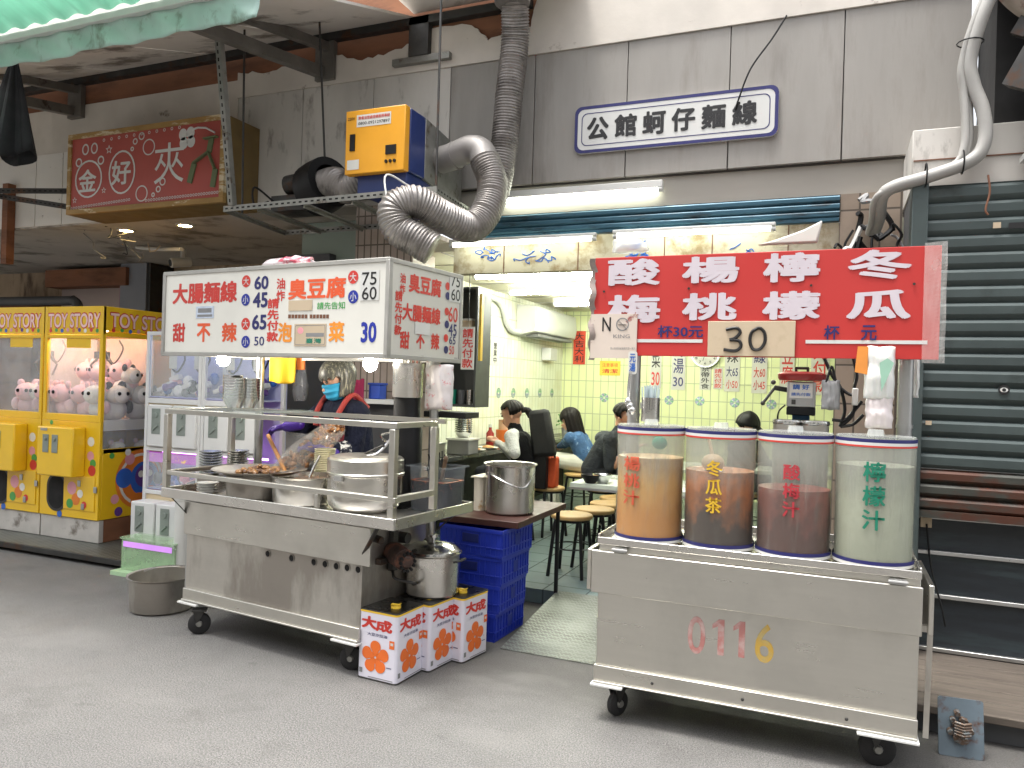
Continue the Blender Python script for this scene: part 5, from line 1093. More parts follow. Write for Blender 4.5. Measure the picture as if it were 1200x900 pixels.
def plush(lab, x, y, z, mts, s_=1., kind=0, rz=0):
    o = thing('plush_toy', lab, 'plush toy', (x, y, z), rz, 'plush toys in the claw machines')
    b = MB().ell((0, 0, .07*s_), (.085*s_, .075*s_, .075*s_), 14); b.build('body', mts[0], o)
    h = MB().ell((0, -.05*s_, .165*s_), (.075*s_, .068*s_, .065*s_), 14).build('head', mts[0], o)
    for q in (-1, 1): MB().ell((q*.055*s_, -.03*s_, .225*s_), (.026*s_, .016*s_, .028*s_), 10).build('ear', mts[1], h)
    for q in (-1, 1): MB().ell((q*.028*s_, -.112*s_, .175*s_), (.013*s_, .009*s_, .013*s_), 8).build('eye', bkp, h)
    for q in (-1, 1): MB().ell((q*.085*s_, -.03*s_, .085*s_), (.028*s_, .032*s_, .045*s_), 10).build('arm', mts[1], o)
    return o
rr_ = random.Random(4)
for mi, (mx, nm) in enumerate(((-6.285, 'panda machine'), (-7.0, 'other machine'))):
    for i in range(6 if mi == 0 else 3):
        x = mx+(.13+.20*(i % 3) if mi == 0 else .36+.13*i); y = 4.70+.2*(i//3)+.04*(i % 2); z = 1.088+.2*(i//3)
        wt_ = (i % 3 == 2 and mi == 0 and i < 3) or (mi == 1 and i == 1)
        plush(('white pink-eared plush toy' if wt_ else 'pink plush toy')+' behind the %s front glass, %s' % (nm, ['first in the lower row', 'middle of the lower row', 'last in the lower row', 'first in the upper row', 'middle of the upper row', 'last in the upper row'][i]), x, y, z, (whp, pinkp) if wt_ else (pinkp, pinkp), 1.3, rz=R(rr_.uniform(-30, 30)))
for i, (y, z, s_, lb) in enumerate(((4.78, 1.09, 1.3, 'by the corner post'), (5.0, 1.09, 1.3, 'in the middle of the lower row'), (5.22, 1.09, 1.2, 'deepest in the lower row'), (4.88, 1.27, 1.2, 'on top of the lower row'))):
    plush('white and black panda plush behind the side glass, '+lb, -5.71, y, z, (whp, bkp), s_, rz=R(80+10*i))
for i, y in enumerate((4.80, 5.05)): plush('white plush behind the low side window, '+['by the machine corner', 'deeper inside'][i], -5.72, y, .685, (whp, pinkp), .95, rz=R(90))
cpf = thing('machine_platform', 'raised diamond plate platform under the yellow claw machines', 'platform', (-6.4, 4.6, 0))
wb(MB().box(-9.5, -4.93, 4.24, 5.6, .05, .072), 'plate', m['diamond'], cpf)
wb(MB().box(-9.5, -4.93, 4.238, 4.26, .03, .0745), 'edge_angle', m['darksteel'], cpf, bev=.003)
for x in (-7.2, -6.2, -5.3): wb(MB().box(x, x+.05, 4.4, 5.5, .002, .05), 'bearer', m['darksteel'], cpf)
# white capsule cabinets
bl = EM('cool_led', '#c9d4ff', 2.6); pu_ = EM('purple_led', '#d08af0', 2.2); wm = M('white_cabinet_paint', '#cfcfce', .45, var=.04); crm = M('cream_panel', '#cbb998', .6, var=.06)
def make_cab(lab):
    c = thing('mini_claw_cabinet', lab, 'game cabinet', (0, 0, 0), 0, 'white game cabinets'); w = .575; d = .28
    b = MB()
    for x in (0, w-.03): b.box(x, x+.03, 0, .03, 0, 1.81); b.box(x, x+.03, d-.03, d, 0, 1.81)
    for z in (.0, .53, .87, 1.245, 1.78): b.box(.03, w-.03, 0, .03, z, z+.03 if z != 1.245 else z+.04)
    b.build('frame', wm, c, bev=.003)
    MB().box(.0, w, d, d+.01, 0, 1.81).box(.031, w-.031, .02, d, .565, .575).box(.031, w-.031, .02, d, 1.29, 1.30).box(.031, w-.031, .02, d, 1.80, 1.812).build('inner_panel', M('lavender_interior', '#a9accb', .5, var=.06), c)
    MB().box(.031, w-.031, .012, .02, .90, 1.245).box(.031, w-.031, .012, .02, .03, .53).build('cream_front', crm, c)
    for z in (.575, 1.30): MB().box(.03, w-.03, .008, .011, z, z+(.28 if z < 1 else .48)).build('glass', glass, c)
    for i, x in enumerate((.05, .31)):
        for z, dep in ((.905, .02), (.16, .15)):
            o = MB().box(x, x+.24, -dep, .011, z, z+.33).build('coin_box', wm, c, bev=.01)
            MB().box(x+.05, x+.14, -dep-.004, -dep-.0005, z+.10, z+.30).cyl((x+.095, -dep-.004, z+.25), (x+.095, -dep-.012, z+.25), .022, n=14).bar((x+.07, -dep-.008, z+.13), (x+.12, -dep-.008, z+.17), .012).build('coin_slot', coinp, o, bev=.002)
        MB().prism(rrect(x-.035, x-.008, 1.0, 1.15, .012), XZ(.0115), 0, .002).build('prize_slot', m['hole'], c)
        a = MB().tube(cr([(x+.08, .2, 1.78), (x+.08, .2, 1.66), (x+.02, .18, 1.6), (x+.04, .18, 1.52), (x+.10, .18, 1.5), (x+.15, .2, 1.6), (x+.11, .2, 1.67)], 6), .008, 6); a.build('claw', m['darksteel'], c)
        MB().box(x+.14, x+.22, .05, .052, 1.52, 1.72).build('paper_card', m['whtp'], c)
        MB().box(x-.02, x+.25, .03, .034, .78, .86).build('purple_banner', pu_ if 0 else M('magenta_card', '#8e3f97', .5, c2='#c9a52d', cs=9, lo=.55, hi=.6, emit=.3), c)
    MB().box(.05, w-.05, .15, .17, 1.75, 1.77).build('led_strip', bl, c); MB().box(.05, w-.05, .14, .16, .845, .86).build('led_strip', pu_, c)
    r2 = random.Random(lab); cols = [whp, m['bluep'], m['greyp'], m['pink'], m['blkp'], m['wht'], decal_c[5]]
    for zb_, n_, hh in ((1.302, 34, .22), (.578, 22, .14)):
        for i in range(n_):
            x, y = r2.uniform(.07, w-.07), r2.uniform(.07, d-.06); s_ = r2.uniform(.025, .05); z = zb_+s_+r2.uniform(0, hh)*(y/d)*.8
            if r2.random() < .5: p_ = MB().ell((x, y, z), (s_, s_*.8, s_*1.1), 10)
            else: p_ = MB().bar((x-s_, y, z-s_*.4), (x+s_, y+.01, z+s_*.4), s_*1.3, s_)
            p_.build('prize_capsule', r2.choice(cols), c, bev=.004)
    return c
c1 = make_cab('white two tier mini claw cabinet standing next to the panda claw machine'); c1.location = (-5.035, 4.5, .02)
c2_ = dup(c1, (-4.455, 4.5, .02), 0, 'white two tier mini claw cabinet half hidden behind the steel cart')
p = at(211, 680, Z=0); o = thing('white_pipe', 'thick white pipe standing on the ground beside the steel cart', 'pipe', (p.x, p.y+.03, 0)); MB().cyl((0, 0, 0), (0, 0, .62), .072, n=24).build('tube', m['wht'], o); MB().lathe([(.074, .58), (.078, .6), (.074, .62)], n=24).build('collar', m['wht'], o)
gb = thing('acrylic_bin', 'low green tinted acrylic bin with purple edge in front of the white cabinet', 'bin', (-4.87, 4.18, 0))
ga = PANE('green_acrylic', '#b9d8b0', .4, .08)
b = MB().box(0, .52, 0, .01, .03, .26).box(0, .01, .011, .28, .03, .26).box(.51, .52, .011, .28, .03, .26).box(0, .52, .281, .29, .03, .26); b.build('clear_wall', ga, gb)
MB().box(-.04, .54, -.06, .30, .0, .03).build('base_sheet', M('pale_green_sheet', '#a9c7a0', .4, var=.1), gb); MB().box(-.01, .53, -.01, .30, .262, .275).build('lid_sheet', ga, gb)
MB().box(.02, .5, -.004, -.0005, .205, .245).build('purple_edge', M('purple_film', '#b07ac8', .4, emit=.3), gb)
# ============================================================ food and gear on the steel cart
def onc(px, py, z=.807, dy=0):
    p = atc(px, py, z=z); return V((p.x, p.y+dy, z))
def ct_thing(name, lab, cat, p, grp=None): return thing(name, lab, cat, cw(*p), CART_A, grp)
def potm(o, r, h, mt, taper=.96, rim=.01): return MB().lathe([(0, 0), (r*taper*.94, 0), (r*taper, .012), (r, h-.008), (r+rim, h), (r+rim, h+.003), (r-.004, h), (r*taper-.006, .016), (0, .014)], n=44).build('pot', mt, o)
o = ct_thing('noodle_pot', 'tallest steel pot on the cart, with lid band and ladle handle, beside the corner upright', 'pot', (1.16, .20, .807)); r = .20
MB().lathe([(0, 0), (r*.8, 0), (r*.96, .03), (r, .07), (r, .185), (r+.006, .19), (0, .19)], n=48).build('pot', m['steelp'], o)
MB().lathe([(r+.006, .188), (r+.008, .20), (r+.003, .205), (r+.003, .27), (r-.01, .282), (r-.03, .287), (0, .29)], n=48).build('lid', m['steel'], o)
MB().box(-.025, .025, -r-.02, -r-.003, .17, .195).box(-r-.03, -r, -.02, .02, .17, .18).build('clasp', m['alu'], o)
MB().tube(cr([(.02, -.02, .285), (.06, .02, .30), (.10, .06, .36), (.125, .08, .42)], 5), .009, 8).build('ladle', m['chrome'], o); MB().tube([(-.05, .05, .288), (.04, .06, .33), (.09, .03, .345)], .007, 6).build('tongs', m['darksteel'], o)
o = ct_thing('soup_pot', 'wide low steel pot between the tall noodle pot and the flat pan', 'pot', (.76, .16, .807)); potm(o, .175, .15, m['steelp']); MB().lathe([(0, .12), (.165, .125)], n=36).build('broth', M('brown_broth', '#6b4a2d', .15, c2='#8d6a42', cs=9, lo=.5, hi=.6), o)
MB().tube(cr([(.03, 0, .12), (.05, .02, .2), (.06, .05, .26)], 4), .007, 8).build('ladle', m['chrome'], o)
o = ct_thing('soup_pot', 'low steel pot under the flat frying pan', 'pot', (.40, .14, .807)); potm(o, .165, max(.05, atc(300, 560, y=.0).z-.812), m['steeld'])
o = ct_thing('flat_pan', 'broad shallow steel pan heaped with fried pieces in front of the cook', 'pan', (.40, .17, atc(300, 560, y=.0).z)); MB().lathe([(0, 0), (.2, 0), (.265, .022), (.268, .026), (.2, .006), (0, .005)], n=44).build('pan', m['steeld'], o)
food = M('braised_pieces', '#a77b4c', .35, var=.3, vs=30, c2='#5d3a20', cs=18, lo=.5, hi=.6)
rf_ = random.Random(5); k = MB()
for i in range(40):
    a, q = rf_.uniform(0, 6.28), rf_.uniform(0, .12); s_ = rf_.uniform(.012, .024); k.ell((q*math.cos(a)+.03, q*math.sin(a)-.03, .018+rf_.uniform(0, .03)*(1-q/.12)), (s_*1.3, s_*.8, s_*.7), 8, 0, Matrix.Rotation(rf_.uniform(0, 3), 3, 'Z'))
tag(k.build('fried_pieces', food, o), kind='stuff')
def stack(name, lab, cat, px, py, z, r, n, dh, mt, grp, prof, dy=0):
    q = atc(px, py, y=dy); o = ct_thing(name, lab, cat, (q.x, dy, max(q.z, .809)), grp)
    if q.z > .85: MB().box(-r*.8, r*.8, -r*.8, r*.8, .808-q.z, -.001).build('riser', m['steeld'], o)
    for i in range(n):
        k = MB().lathe([(a*r, c+i*dh) for a, c in prof], n=26); k.build('plate' if 'plate' in name else 'bowl', mt, o)
    return o
PLT = [(0, 0), (.6, 0), (1, .014), (1.03, .018), (.98, .018), (.6, .005), (0, .004)]; BWL = [(0, 0), (.5, 0), (.62, .012), (.95, .05), (1, .06), (.95, .06), (.58, .016), (0, .006)]
stl = m['steelp']
cart_plates = 'stacked plates on the steel cart'
stack('plate_stack', 'tall stack of shiny steel plates behind the flat pan', 'plates', 247, 556, .807, .072, 9, .0165, m['chrome'], cart_plates, PLT, .34)
stack('plate_stack', 'shorter stack of dull steel plates touching the tall plate stack', 'plates', 279, 556, .807, .064, 10, .015, stl, cart_plates, PLT, .38)
stack('plate_stack', 'low stack of white plates under the lower rail', 'plates', 243, 580, .807, .06, 4, .014, m['wht'], cart_plates, PLT, .06)
p = atc(380, 563, y=.40); o = ct_thing('foam_bowl_stack', 'stack of cream foam bowls next to the tall noodle pot', 'bowls', (p.x, .40, p.z+.02)); MB().box(-.05, .05, -.05, .05, .809-p.z-.02, -.024).build('riser', m['darksteel'], o)
fm_ = M('cream_foam', '#d8d3b4', .7, var=.04); MB().box(-.05, .05, -.05, .05, -.023, .0).build('base_tray', m['steeld'], o)
for i in range(15): MB().lathe([(.045, .0105*i), (.06, .0105*i+.016), (.064, .0105*i+.018), (.06, .0105*i+.02), (.05, .0105*i+.018)], n=24).build('foam_bowl', fm_, o)
shz = zt+.0265
for px, n_, dx, lb in ((258, 9, 0, 'tallest pile of nested steel bowls on the glass shelf'), (279, 8, .0, 'pile of nested steel bowls between two others on the glass shelf'), (293, 8, .0, 'pile of nested steel bowls touching the round post, behind the others')):
    p = atc(px, 478, z=shz); o = ct_thing('bowl_pile', lb, 'bowls', (p.x, .12 if px != 293 else .2, shz), 'steel bowl piles on the glass shelf')
    for i in range(n_): MB().lathe([(a*.058, c+.0165*i) for a, c in BWL], n=24).build('bowl', m['chrome'], o)
# black urn, steel canister with wrapped chopsticks
p = onc(462, 560, .807, .0); o = ct_thing('black_urn', 'black insulated urn standing behind the tall noodle pot', 'urn', (1.235, .45, .807))
MB().lathe([(0, 0), (.085, 0), (.09, .02), (.09, .42), (.075, .45), (.075, .60), (.0, .60)], n=30).build('body', m['blk'], o); MB().tube(cr([(-.09, -.02, .40), (-.14, -.05, .38), (-.02, -.15, .36), (.03, -.13, .36)], 5), .007, 6).build('handle', m['chrome'], o)
o = ct_thing('chopstick_canister', 'steel canister packed with paper wrapped chopsticks under the lightbox corner', 'canister', (1.235, .45, 1.408)); MB().lathe([(0, 0), (.082, 0), (.085, .01), (.085, .16), (.088, .165), (.088, .19), (.083, .19), (.083, .02), (0, .02)], n=32).build('cup', m['steelp'], o)
k = MB(); r2 = random.Random(3)
for i in range(70):
    a, q = r2.uniform(0, 6.28), .075*math.sqrt(r2.random()); h = .24+r2.uniform(-.01, .02); k.bar((q*math.cos(a), q*math.sin(a), .03), (q*1.12*math.cos(a), q*1.12*math.sin(a), h), .012, .006, i % 3 == 0)
k.build('wrapped_chopsticks', [m['whtp'], M('red_printed_wrap', '#c98a7c', .7, var=.2, vs=60)], o)
# sauce tub and neighbours on the tray wing
tubp = PANE('clear_tub_plastic', '#aab3b8', .08, .12)
p = onc(520, 602, .807, 0); o = ct_thing('sauce_tub', 'clear plastic tub of dark chilli sauce on the tray wing', 'tub', (1.475, .42, .807)); a, d, h = .13, .10, .24
wall = lambda a_, d_, z0, z1: rrect(-a_, a_, -d_, d_, .04)
b = MB(); O_ = (V((0, 0, 0)), V((1, 0, 0)), V((0, 1, 0)))
def rtub(b, a, d, h, th, mi=0):
    A = rrect(-a*.93, a*.93, -d*.93, d*.93, .03); B = rrect(-a, a, -d, d, .035); C2 = rrect(-a+th, a-th, -d+th, d-th, .033); D2 = rrect(-a*.93+th, a*.93-th, -d*.93+th, d*.93-th, .028); n = len(A)
    b.add([(x, y, 0) for x, y in A]+[(x, y, h) for x, y in B]+[(x, y, h) for x, y in C2]+[(x, y, th) for x, y in D2], [(i, (i+1) % n, n+(i+1) % n, n+i) for i in range(n)]+[(n+i, n+(i+1) % n, 2*n+(i+1) % n, 2*n+i) for i in range(n)]+[(2*n+i, 2*n+(i+1) % n, 3*n+(i+1) % n, 3*n+i) for i in range(n)]+[tuple(range(n))[::-1], tuple(range(3*n, 4*n))], mi); return b
rtub(b, a, d, h, .003); b.build('tub', tubp, o)
MB().prism(rrect(-a*.95+.006, a*.95-.006, -d*.95+.006, d*.95-.006, .03), O_, .005, .16).build('sauce', M('dark_chilli_sauce', '#150a0e', .35, spec=.15, var=.2, c2='#7a2f18', cs=26, lo=.60, hi=.66), o)
MB().ringf(rrect(-a*.955-.0, a*.955, -d*.955, d*.955, .033), rrect(-a*.8, a*.8, -d*.8, d*.8, .03), (V((0, 0, .1615)), V((1, 0, 0)), V((0, 1, 0)))).build('oil_ring', M('chilli_oil', '#8a3a1a', .2, c2='#c06a3a', cs=60, lo=.5, hi=.6), o, ang=0)
MB().lathe([(a_, z_) for a_, z_ in ((0, 0),)], n=3) if 0 else None
b = MB()
for x0, x1, y0, y1 in ((-a-.008, a+.008, -d-.008, -d+.001), (-a-.008, a+.008, d-.001, d+.008), (-a-.008, -a+.001, -d+.001, d-.001), (a-.001, a+.008, -d+.001, d-.001)): b.box(x0, x1, y0, y1, h-.006, h+.002)
b.build('rim', tubp, o, bev=.002); MB().tube([(.0, .02, .1), (.03, .03, .27)], .011, 8).ell((.03, .03, .275), (.014, .014, .02), 10).build('spoon_handle', M('brown_spoon', '#5a4634', .4), o)
k = MB()
for i in range(10): k.tube([(-.02+.004*i, .04, .1), (-.10+.012*i, .05+.01*(i % 3), .29+.008*(i % 4))], .004, 5)
k.build('black_chopsticks', m['blk'], o)
# hanging things: bags, towel
c0 = cw(1.50, .5, 1.6); o = thing('tissue_bag', 'white pink printed tissue bag hanging by the round cart post', 'bag', c0)
a, b2 = at(499, 450, Y=c0.y), at(531, 450, Y=c0.y); zt_, zb_ = at(515, 419, Y=c0.y).z, at(515, 480, Y=c0.y).z
pinkbag = M('white_pink_print_bag', '#d9d2d0', .5, var=.03, c2='#d09a9a', cs=24, lo=.58, hi=.63)
wb(MB().grid(bagfn(a.x, b2.x, zb_, zt_-.04, c0.y, .045, 2), 18, 18), 'bag', pinkbag, o, solid=.004)
wb(MB().grid(bagfn(a.x+.0, a.x+.06, zt_-.08, zt_+.03, c0.y, .03, 12), 8, 8), 'bag_top', plast, o, solid=.003)
o = thing('small_shelf', 'black wall ledge under the hanging tissue bag', 'shelf', c0+V((0, .1, -.5))); wb(MB().box(a.x-.02, b2.x+.07, c0.y+.02, c0.y+.2, zb_-.045, zb_-.012), 'ledge', m['blk'], o, bev=.003)
p = atc(330, 418, y=.56); c0 = cw(p.x, .56, 1.615); o = thing('yellow_cloth', 'bright yellow cloth hanging from the rear edge of the lightbox', 'cloth', c0)
x0, x1, zz = at(316, 430, Y=c0.y).x, at(345, 430, Y=c0.y).x, at(330, 447, Y=c0.y).z
ycl = M('yellow_cloth', '#e3b81e', .8, var=.05, sss=.1)
def clo(u, w): return (x0+(x1-x0)*u, c0.y+.012*math.sin(u*11)*(1-w*.7)+.02*u, zz+(1.63-zz)*w-.015*math.sin(u*3)*(1-w))
wb(MB().grid(clo, 24, 10), 'cloth', ycl, o, solid=.005); wb(MB().box(x1-.01, x1+.055, c0.y+.03, c0.y+.04, 1.55, 1.635), 'orange_corner', M('orange_cloth', '#dd7a35', .8), o, bev=.004)
p = cw(.98, .9, 1.25)
o = thing('towel_shelf', 'pale ledge with magenta towel and blue basket behind the cook', 'shelf', (-2.9, 5.0, 1.35)); z = at(440, 468, Y=5.0).z; a, b2 = at(412, 468, Y=5.0), at(447, 468, Y=5.0)
wb(MB().box(a.x-.05, b2.x+.18, 4.98, 5.2, z-.035, z), 'ledge', m['wht'], o, bev=.003); wb(MB().box(a.x, b2.x+.16, 5.19, 5.255, 0, z-.036), 'support', m['darkgrey'], o)
def clo2(u, w): return (a.x+(at(430, 460, Y=5.).x-a.x)*u, 4.97-.015*math.sin(u*8), z-.05+(.20)*w+.006*math.sin(u*9))
o2 = tag(MB().grid(clo2, 16, 8).build('towel', M('magenta_towel', '#8f2348', .9, var=.1, bump=.3), solid=.01), 'magenta towel draped on the ledge behind the cook', 'towel')
x = at(440, 460, Y=5.05).x; o = thing('blue_basket', 'small blue basket beside the magenta towel', 'basket', (x, 5.08, z)); bb_ = M('blue_basket', '#2346a4', .5); MB().box(-.05, .05, -.05, .05, 0, .11).build('tub', bb_, o, bev=.008); MB().box(-.056, .056, -.056, .056, .11, .125).build('rim', bb_, o, bev=.003)
# clear bag sheets hung behind the cook
p = at(352, 450, Y=4.9); lump('hanging_plastic', 'crumpled clear plastic hanging between the yellow cloth and the cook', (p.x, 4.9, at(352, 470, Y=4.9).z), .06, .05, .17, PANE('grey_film', '#9a9a9c', .5, .2), 11)
# ============================================================ brown board, pot and tubs by the doorway
bd = thing('brown_board', 'dark brown wooden board lying on the blue crates', 'board', (-1.85, 4.5, .655)); wb(MB().box(-2.22, -1.66, 4.12, 4.98, .662, .70), 'board', M('dark_brown_board', '#3d2019', .45, var=.15, stretch=(1, 8, 1)), bd, bev=.003)
for x, y in ((-1.70, 4.93), (-2.15, 4.93)): wb(MB().cyl((x, y, .04), (x, y, .662), .014, n=10), 'leg', m['blk'], bd)
pp = pot('stock_pot', 'deep steel stock pot with bail handle on the brown board', (-1.845, 4.42, .702), .155, .30, m['steelp'], taper=.985); MB().tube(cr([(-.155, -.02, .27), (-.08, -.14, .25), (.05, -.165, .20), (.13, -.09, .17), (.155, .01, .25)], 6), .005, 8).build('bail', m['chrome'], pp)
wtub = M('yellowed_tub', '#c9c3b4', .5, var=.06, c2='#a5814f', cs=8, lo=.58, hi=.66)
for px, lb, w in ((549, 'narrow yellowed plastic tub at the end of the brown board', .035), (568, 'yellowed plastic tub between the narrow tub and the stock pot', .065)):
    p = at(px, 600, Z=.702); o = thing('sauce_bin', lb, 'tub', (p.x+.02, p.y+.16, .702), 0, 'yellowed tubs on the brown board'); b = rtub(MB(), w, .09, .21, .004); b.build('tub', wtub, o); MB().box(-w-.006, w+.006, -.096, .096, .205, .215).build('lid', wtub, o, bev=.003)
p = at(578, 598, Z=.702); o = thing('squeeze_bottle', 'cream squeeze bottle with pointed nozzle in front of the stock pot', 'bottle', (p.x+.0, p.y+.03, .702)); MB().lathe([(0, 0), (.032, 0), (.034, .01), (.034, .10), (.024, .12), (.024, .13), (.0, .13)], n=22).build('bottle', M('cream_bottle', '#cfc2a2', .4), o); MB().lathe([(.026, .125), (.026, .142), (.012, .15), (.004, .185), (0, .186)], n=18).build('nozzle', m['cream'], o)
# ============================================================ shop interior
ctp = thing('side_counter', 'long black counter along the tiled side wall', 'counter', (-3.3, 7.5, .1)); wb(MB().box(-3.495, -3.08, 5.75, 10.1, .80, .84), 'counter_top', M('dark_laminate', '#3c3d3b', .25), ctp, bev=.004)
wb(MB().box(-3.495, -3.2, 5.8, 10.1, .45, .799).box(-3.495, -3.42, 5.8, 10.1, .1, .449), 'front_board', m['blk'], ctp)
kc = thing('wall_cabinet', 'dark open fronted wall cabinet with cups beside the tiled pier', 'cabinet', (-2.88, 5.7, 1.3)); dcab = M('dark_cabinet', '#3b3d3a', .5, var=.1)
wb(MB().box(-3.07, -3.05, 5.63, 5.9, 1.30, 2.28).box(-2.70, -2.68, 5.63, 5.9, 1.30, 2.28).box(-3.05, -2.70, 5.88, 5.9, 1.30, 2.28).box(-3.05, -2.70, 5.63, 5.88, 1.30, 1.32).box(-3.05, -2.70, 5.63, 5.88, 2.26, 2.28).box(-3.05, -2.7, 5.63, 5.88, 1.78, 1.80), 'carcass', dcab, kc)
wb(MB().box(-2.66, -2.64, 5.62, 5.66, 1.68, 2.22), 'yellow_strip', M('yellow_strip', '#c9a52a', .5), kc)
for i, (x, c_) in enumerate(((-3.0, 'wht'), (-2.92, 'teal'), (-2.84, 'darkgrey'), (-2.76, 'steelp'))):
    o = thing('cup', ['white cup on the cabinet shelf', 'green cup on the cabinet shelf', 'dark cup on the cabinet shelf', 'steel cup on the cabinet shelf'][i], 'cup', (x, 5.70, 1.321), 0, 'cups in the wall cabinet'); MB().lathe([(0, 0), (.028, 0), (.034, .12), (.031, .12), (.026, .01), (0, .01)], n=20).build('cup', m[c_], o)
for i, x in enumerate((-2.95, -2.8)):
    o = thing('storage_tin', ['short grey tin on the upper cabinet shelf', 'tall pale tin on the upper cabinet shelf'][i], 'tin', (x, 5.72, 1.801), 0); MB().box(-.05, .05, -.04, .04, 0, .13+.08*i).build('tin', [m['greyp'], m['cream']][i], o, bev=.006); MB().box(-.052, .052, -.042, .042, .13+.08*i, .145+.08*i).build('lid', m['wht'], o, bev=.003)
p = at(548, 408, Y=5.3); ps = thing('pay_first_sign', 'white vertical sign with red characters hanging by the lightbox side', 'sign', p); z0, z1 = at(548, 433, Y=5.3).z, at(548, 383, Y=5.3).z
wb(MB().box(p.x-.055, p.x+.055, 5.3, 5.306, z0, z1), 'card', m['whtp'], ps); t = MB(); t.vtxt('請先付款', p.x-.045, p.x+.045, z0+.01, z1-.01, XZ(5.2985), 0, .02); wb(t, 'lettering', m['redp'], ps, ang=0)
wb(MB().cyl((p.x, 5.303, z1), (p.x, 5.303, 2.575), .003, n=6), 'string', m['blk'], ps)
# counter goods near the pier
p = at(543, 500, X=-3.15); o = thing('bowl_tower', 'tower of clear bowls on the side counter near the cabinet', 'bowls', (p.x, p.y, 1.0)); o.location.z = .99
for i in range(9): MB().lathe([(a*.085, c+.02*i) for a, c in BWL], n=24).build('bowl', m['chrome'], o)
o2 = thing('grey_bin', 'grey plastic bin on the side counter under the bowl tower', 'bin', (p.x, p.y, .841)); MB().box(-.11, .11, -.11, .11, 0, .14).build('bin', m['greyp'], o2, bev=.01); MB().box(-.118, .118, -.118, .118, .13, .148).build('rim', m['wht'], o2, bev=.004)
p = at(532, 512, X=-3.12); o2 = thing('grey_bin', 'small steel box at the street end of the side counter', 'bin', (-3.25, 5.95, .841)); MB().box(-.1, .1, -.09, .09, 0, .12).build('bin', m['steeld'], o2, bev=.01); MB().box(-.108, .108, -.098, .098, .112, .128).build('rim', m['alu'], o2, bev=.003)
for px, y_, lb, mt, h in ((574, 520, 'red sauce bottle standing on the side counter', M('red_sauce', '#8d1f1c', .3), .2), ):
    p = at(px, y_, X=-3.35); o = thing('sauce_bottle', lb, 'bottle', (p.x, p.y, .841)); MB().lathe([(0, 0), (.04, 0), (.042, .01), (.042, .13), (.018, .165), (.016, .2), (0, .2)], n=20).build('bottle', mt, o); MB().lathe([(.02, .195), (.02, .225), (0, .226)], n=14).build('cap', m['wht'], o)
p = at(590, 505, X=-3.3); o = thing('orange_tub', 'orange tub with tissue roll on the side counter', 'tub', (p.x, p.y, .841)); MB().lathe([(0, 0), (.075, 0), (.085, .16), (.08, .16), (0, .15)], n=24).build('tub', M('orange_tub', '#d06a2a', .5), o); MB().lathe([(.0, .16), (.055, .16), (.055, .27), (.02, .27), (.02, .2)], n=20).build('tissue_roll', M('tan_tissue', '#b9987c', .8), o)
for px, lb in ((556, 'plate of noodles on the side counter beside the grey bins'), (572, 'white plate on the side counter before the seated woman in a vest')):
    p = at(px, 525, X=-3.2); o = thing('food_plate', lb, 'plate', (p.x, p.y, .841), 0, 'plates on the side counter'); MB().lathe([(a*.11, c) for a, c in PLT], n=26).build('plate', m['wht'], o); MB().ell((0, 0, .016), (.06, .06, .022), 14).build('noodles', M('noodle_heap', '#b98a55', .5, var=.3, vs=40), o)
pl_ = thing('potted_plant', 'small leafy green plant in a cup on the side counter', 'plant', at(664, 522, X=-3.1)); pl_.location.z = .841; MB().lathe([(0, 0), (.06, 0), (.075, .13), (.07, .13), (0, .12)], n=20).build('pot', m['greyp'], pl_)
k = MB(); r2 = random.Random(9)
for i in range(110):
    a, e, q = r2.uniform(0, 6.28), r2.uniform(-.2, 1.4), r2.uniform(.03, .15); c_ = V((q*math.cos(a)*math.cos(e)*1.1, q*math.sin(a)*math.cos(e)*1.1, .17+q*math.sin(e))); u = V((r2.uniform(-1, 1), r2.uniform(-1, 1), r2.uniform(-.3, .6))).normalized(); w = u.orthogonal().normalized(); s_ = r2.uniform(.018, .032)
    k.poly([c_-u*s_, c_+w*s_*.5+V((0, 0, .004)), c_+u*s_, c_-w*s_*.5])
k.build('foliage', M('plant_leaf', '#4c8a3a', .5, var=.4, vs=20), pl_, ang=0)
tb = thing('dining_table', 'pale topped square table with a steel leg in the doorway', 'table', (-1.25, 5.4, .1)); wb(MB().box(-1.67, -.85, 5.08, 5.72, .80, .83), 'table_top', M('pale_laminate', '#b4bcae', .3, var=.04), tb, bev=.003); wb(MB().box(-1.675, -.845, 5.075, 5.725, .785, .80), 'edge', m['alu'], tb)
for x, y in ((-1.42, 5.5), (-1.0, 5.5)): wb(MB().cyl((x, y, .1), (x, y, .785), .03, n=16), 'leg', m['steeld'], tb)
for px, py, lb in ((692, 566, 'dark bowl on the pale table by the doorway'), (706, 566, 'steel bowl next to the dark bowl on the pale table')):
    p = at(px, py, Z=.831); o = thing('table_bowl', lb, 'bowl', p, 0, 'bowls on the pale table'); MB().lathe([(a*.07, c) for a, c in BWL], n=24).build('bowl', m['blk'] if px == 692 else m['chrome'], o); MB().lathe([(0, .045), (.058, .046)], n=20).build('soup', food, o)
stw = M('pale_stool_seat', '#b08f5c', .45, var=.1, vs=4, stretch=(1, 8, 1)); blkm = M('black_stool_leg', '#1c1c1e', .4, .4)
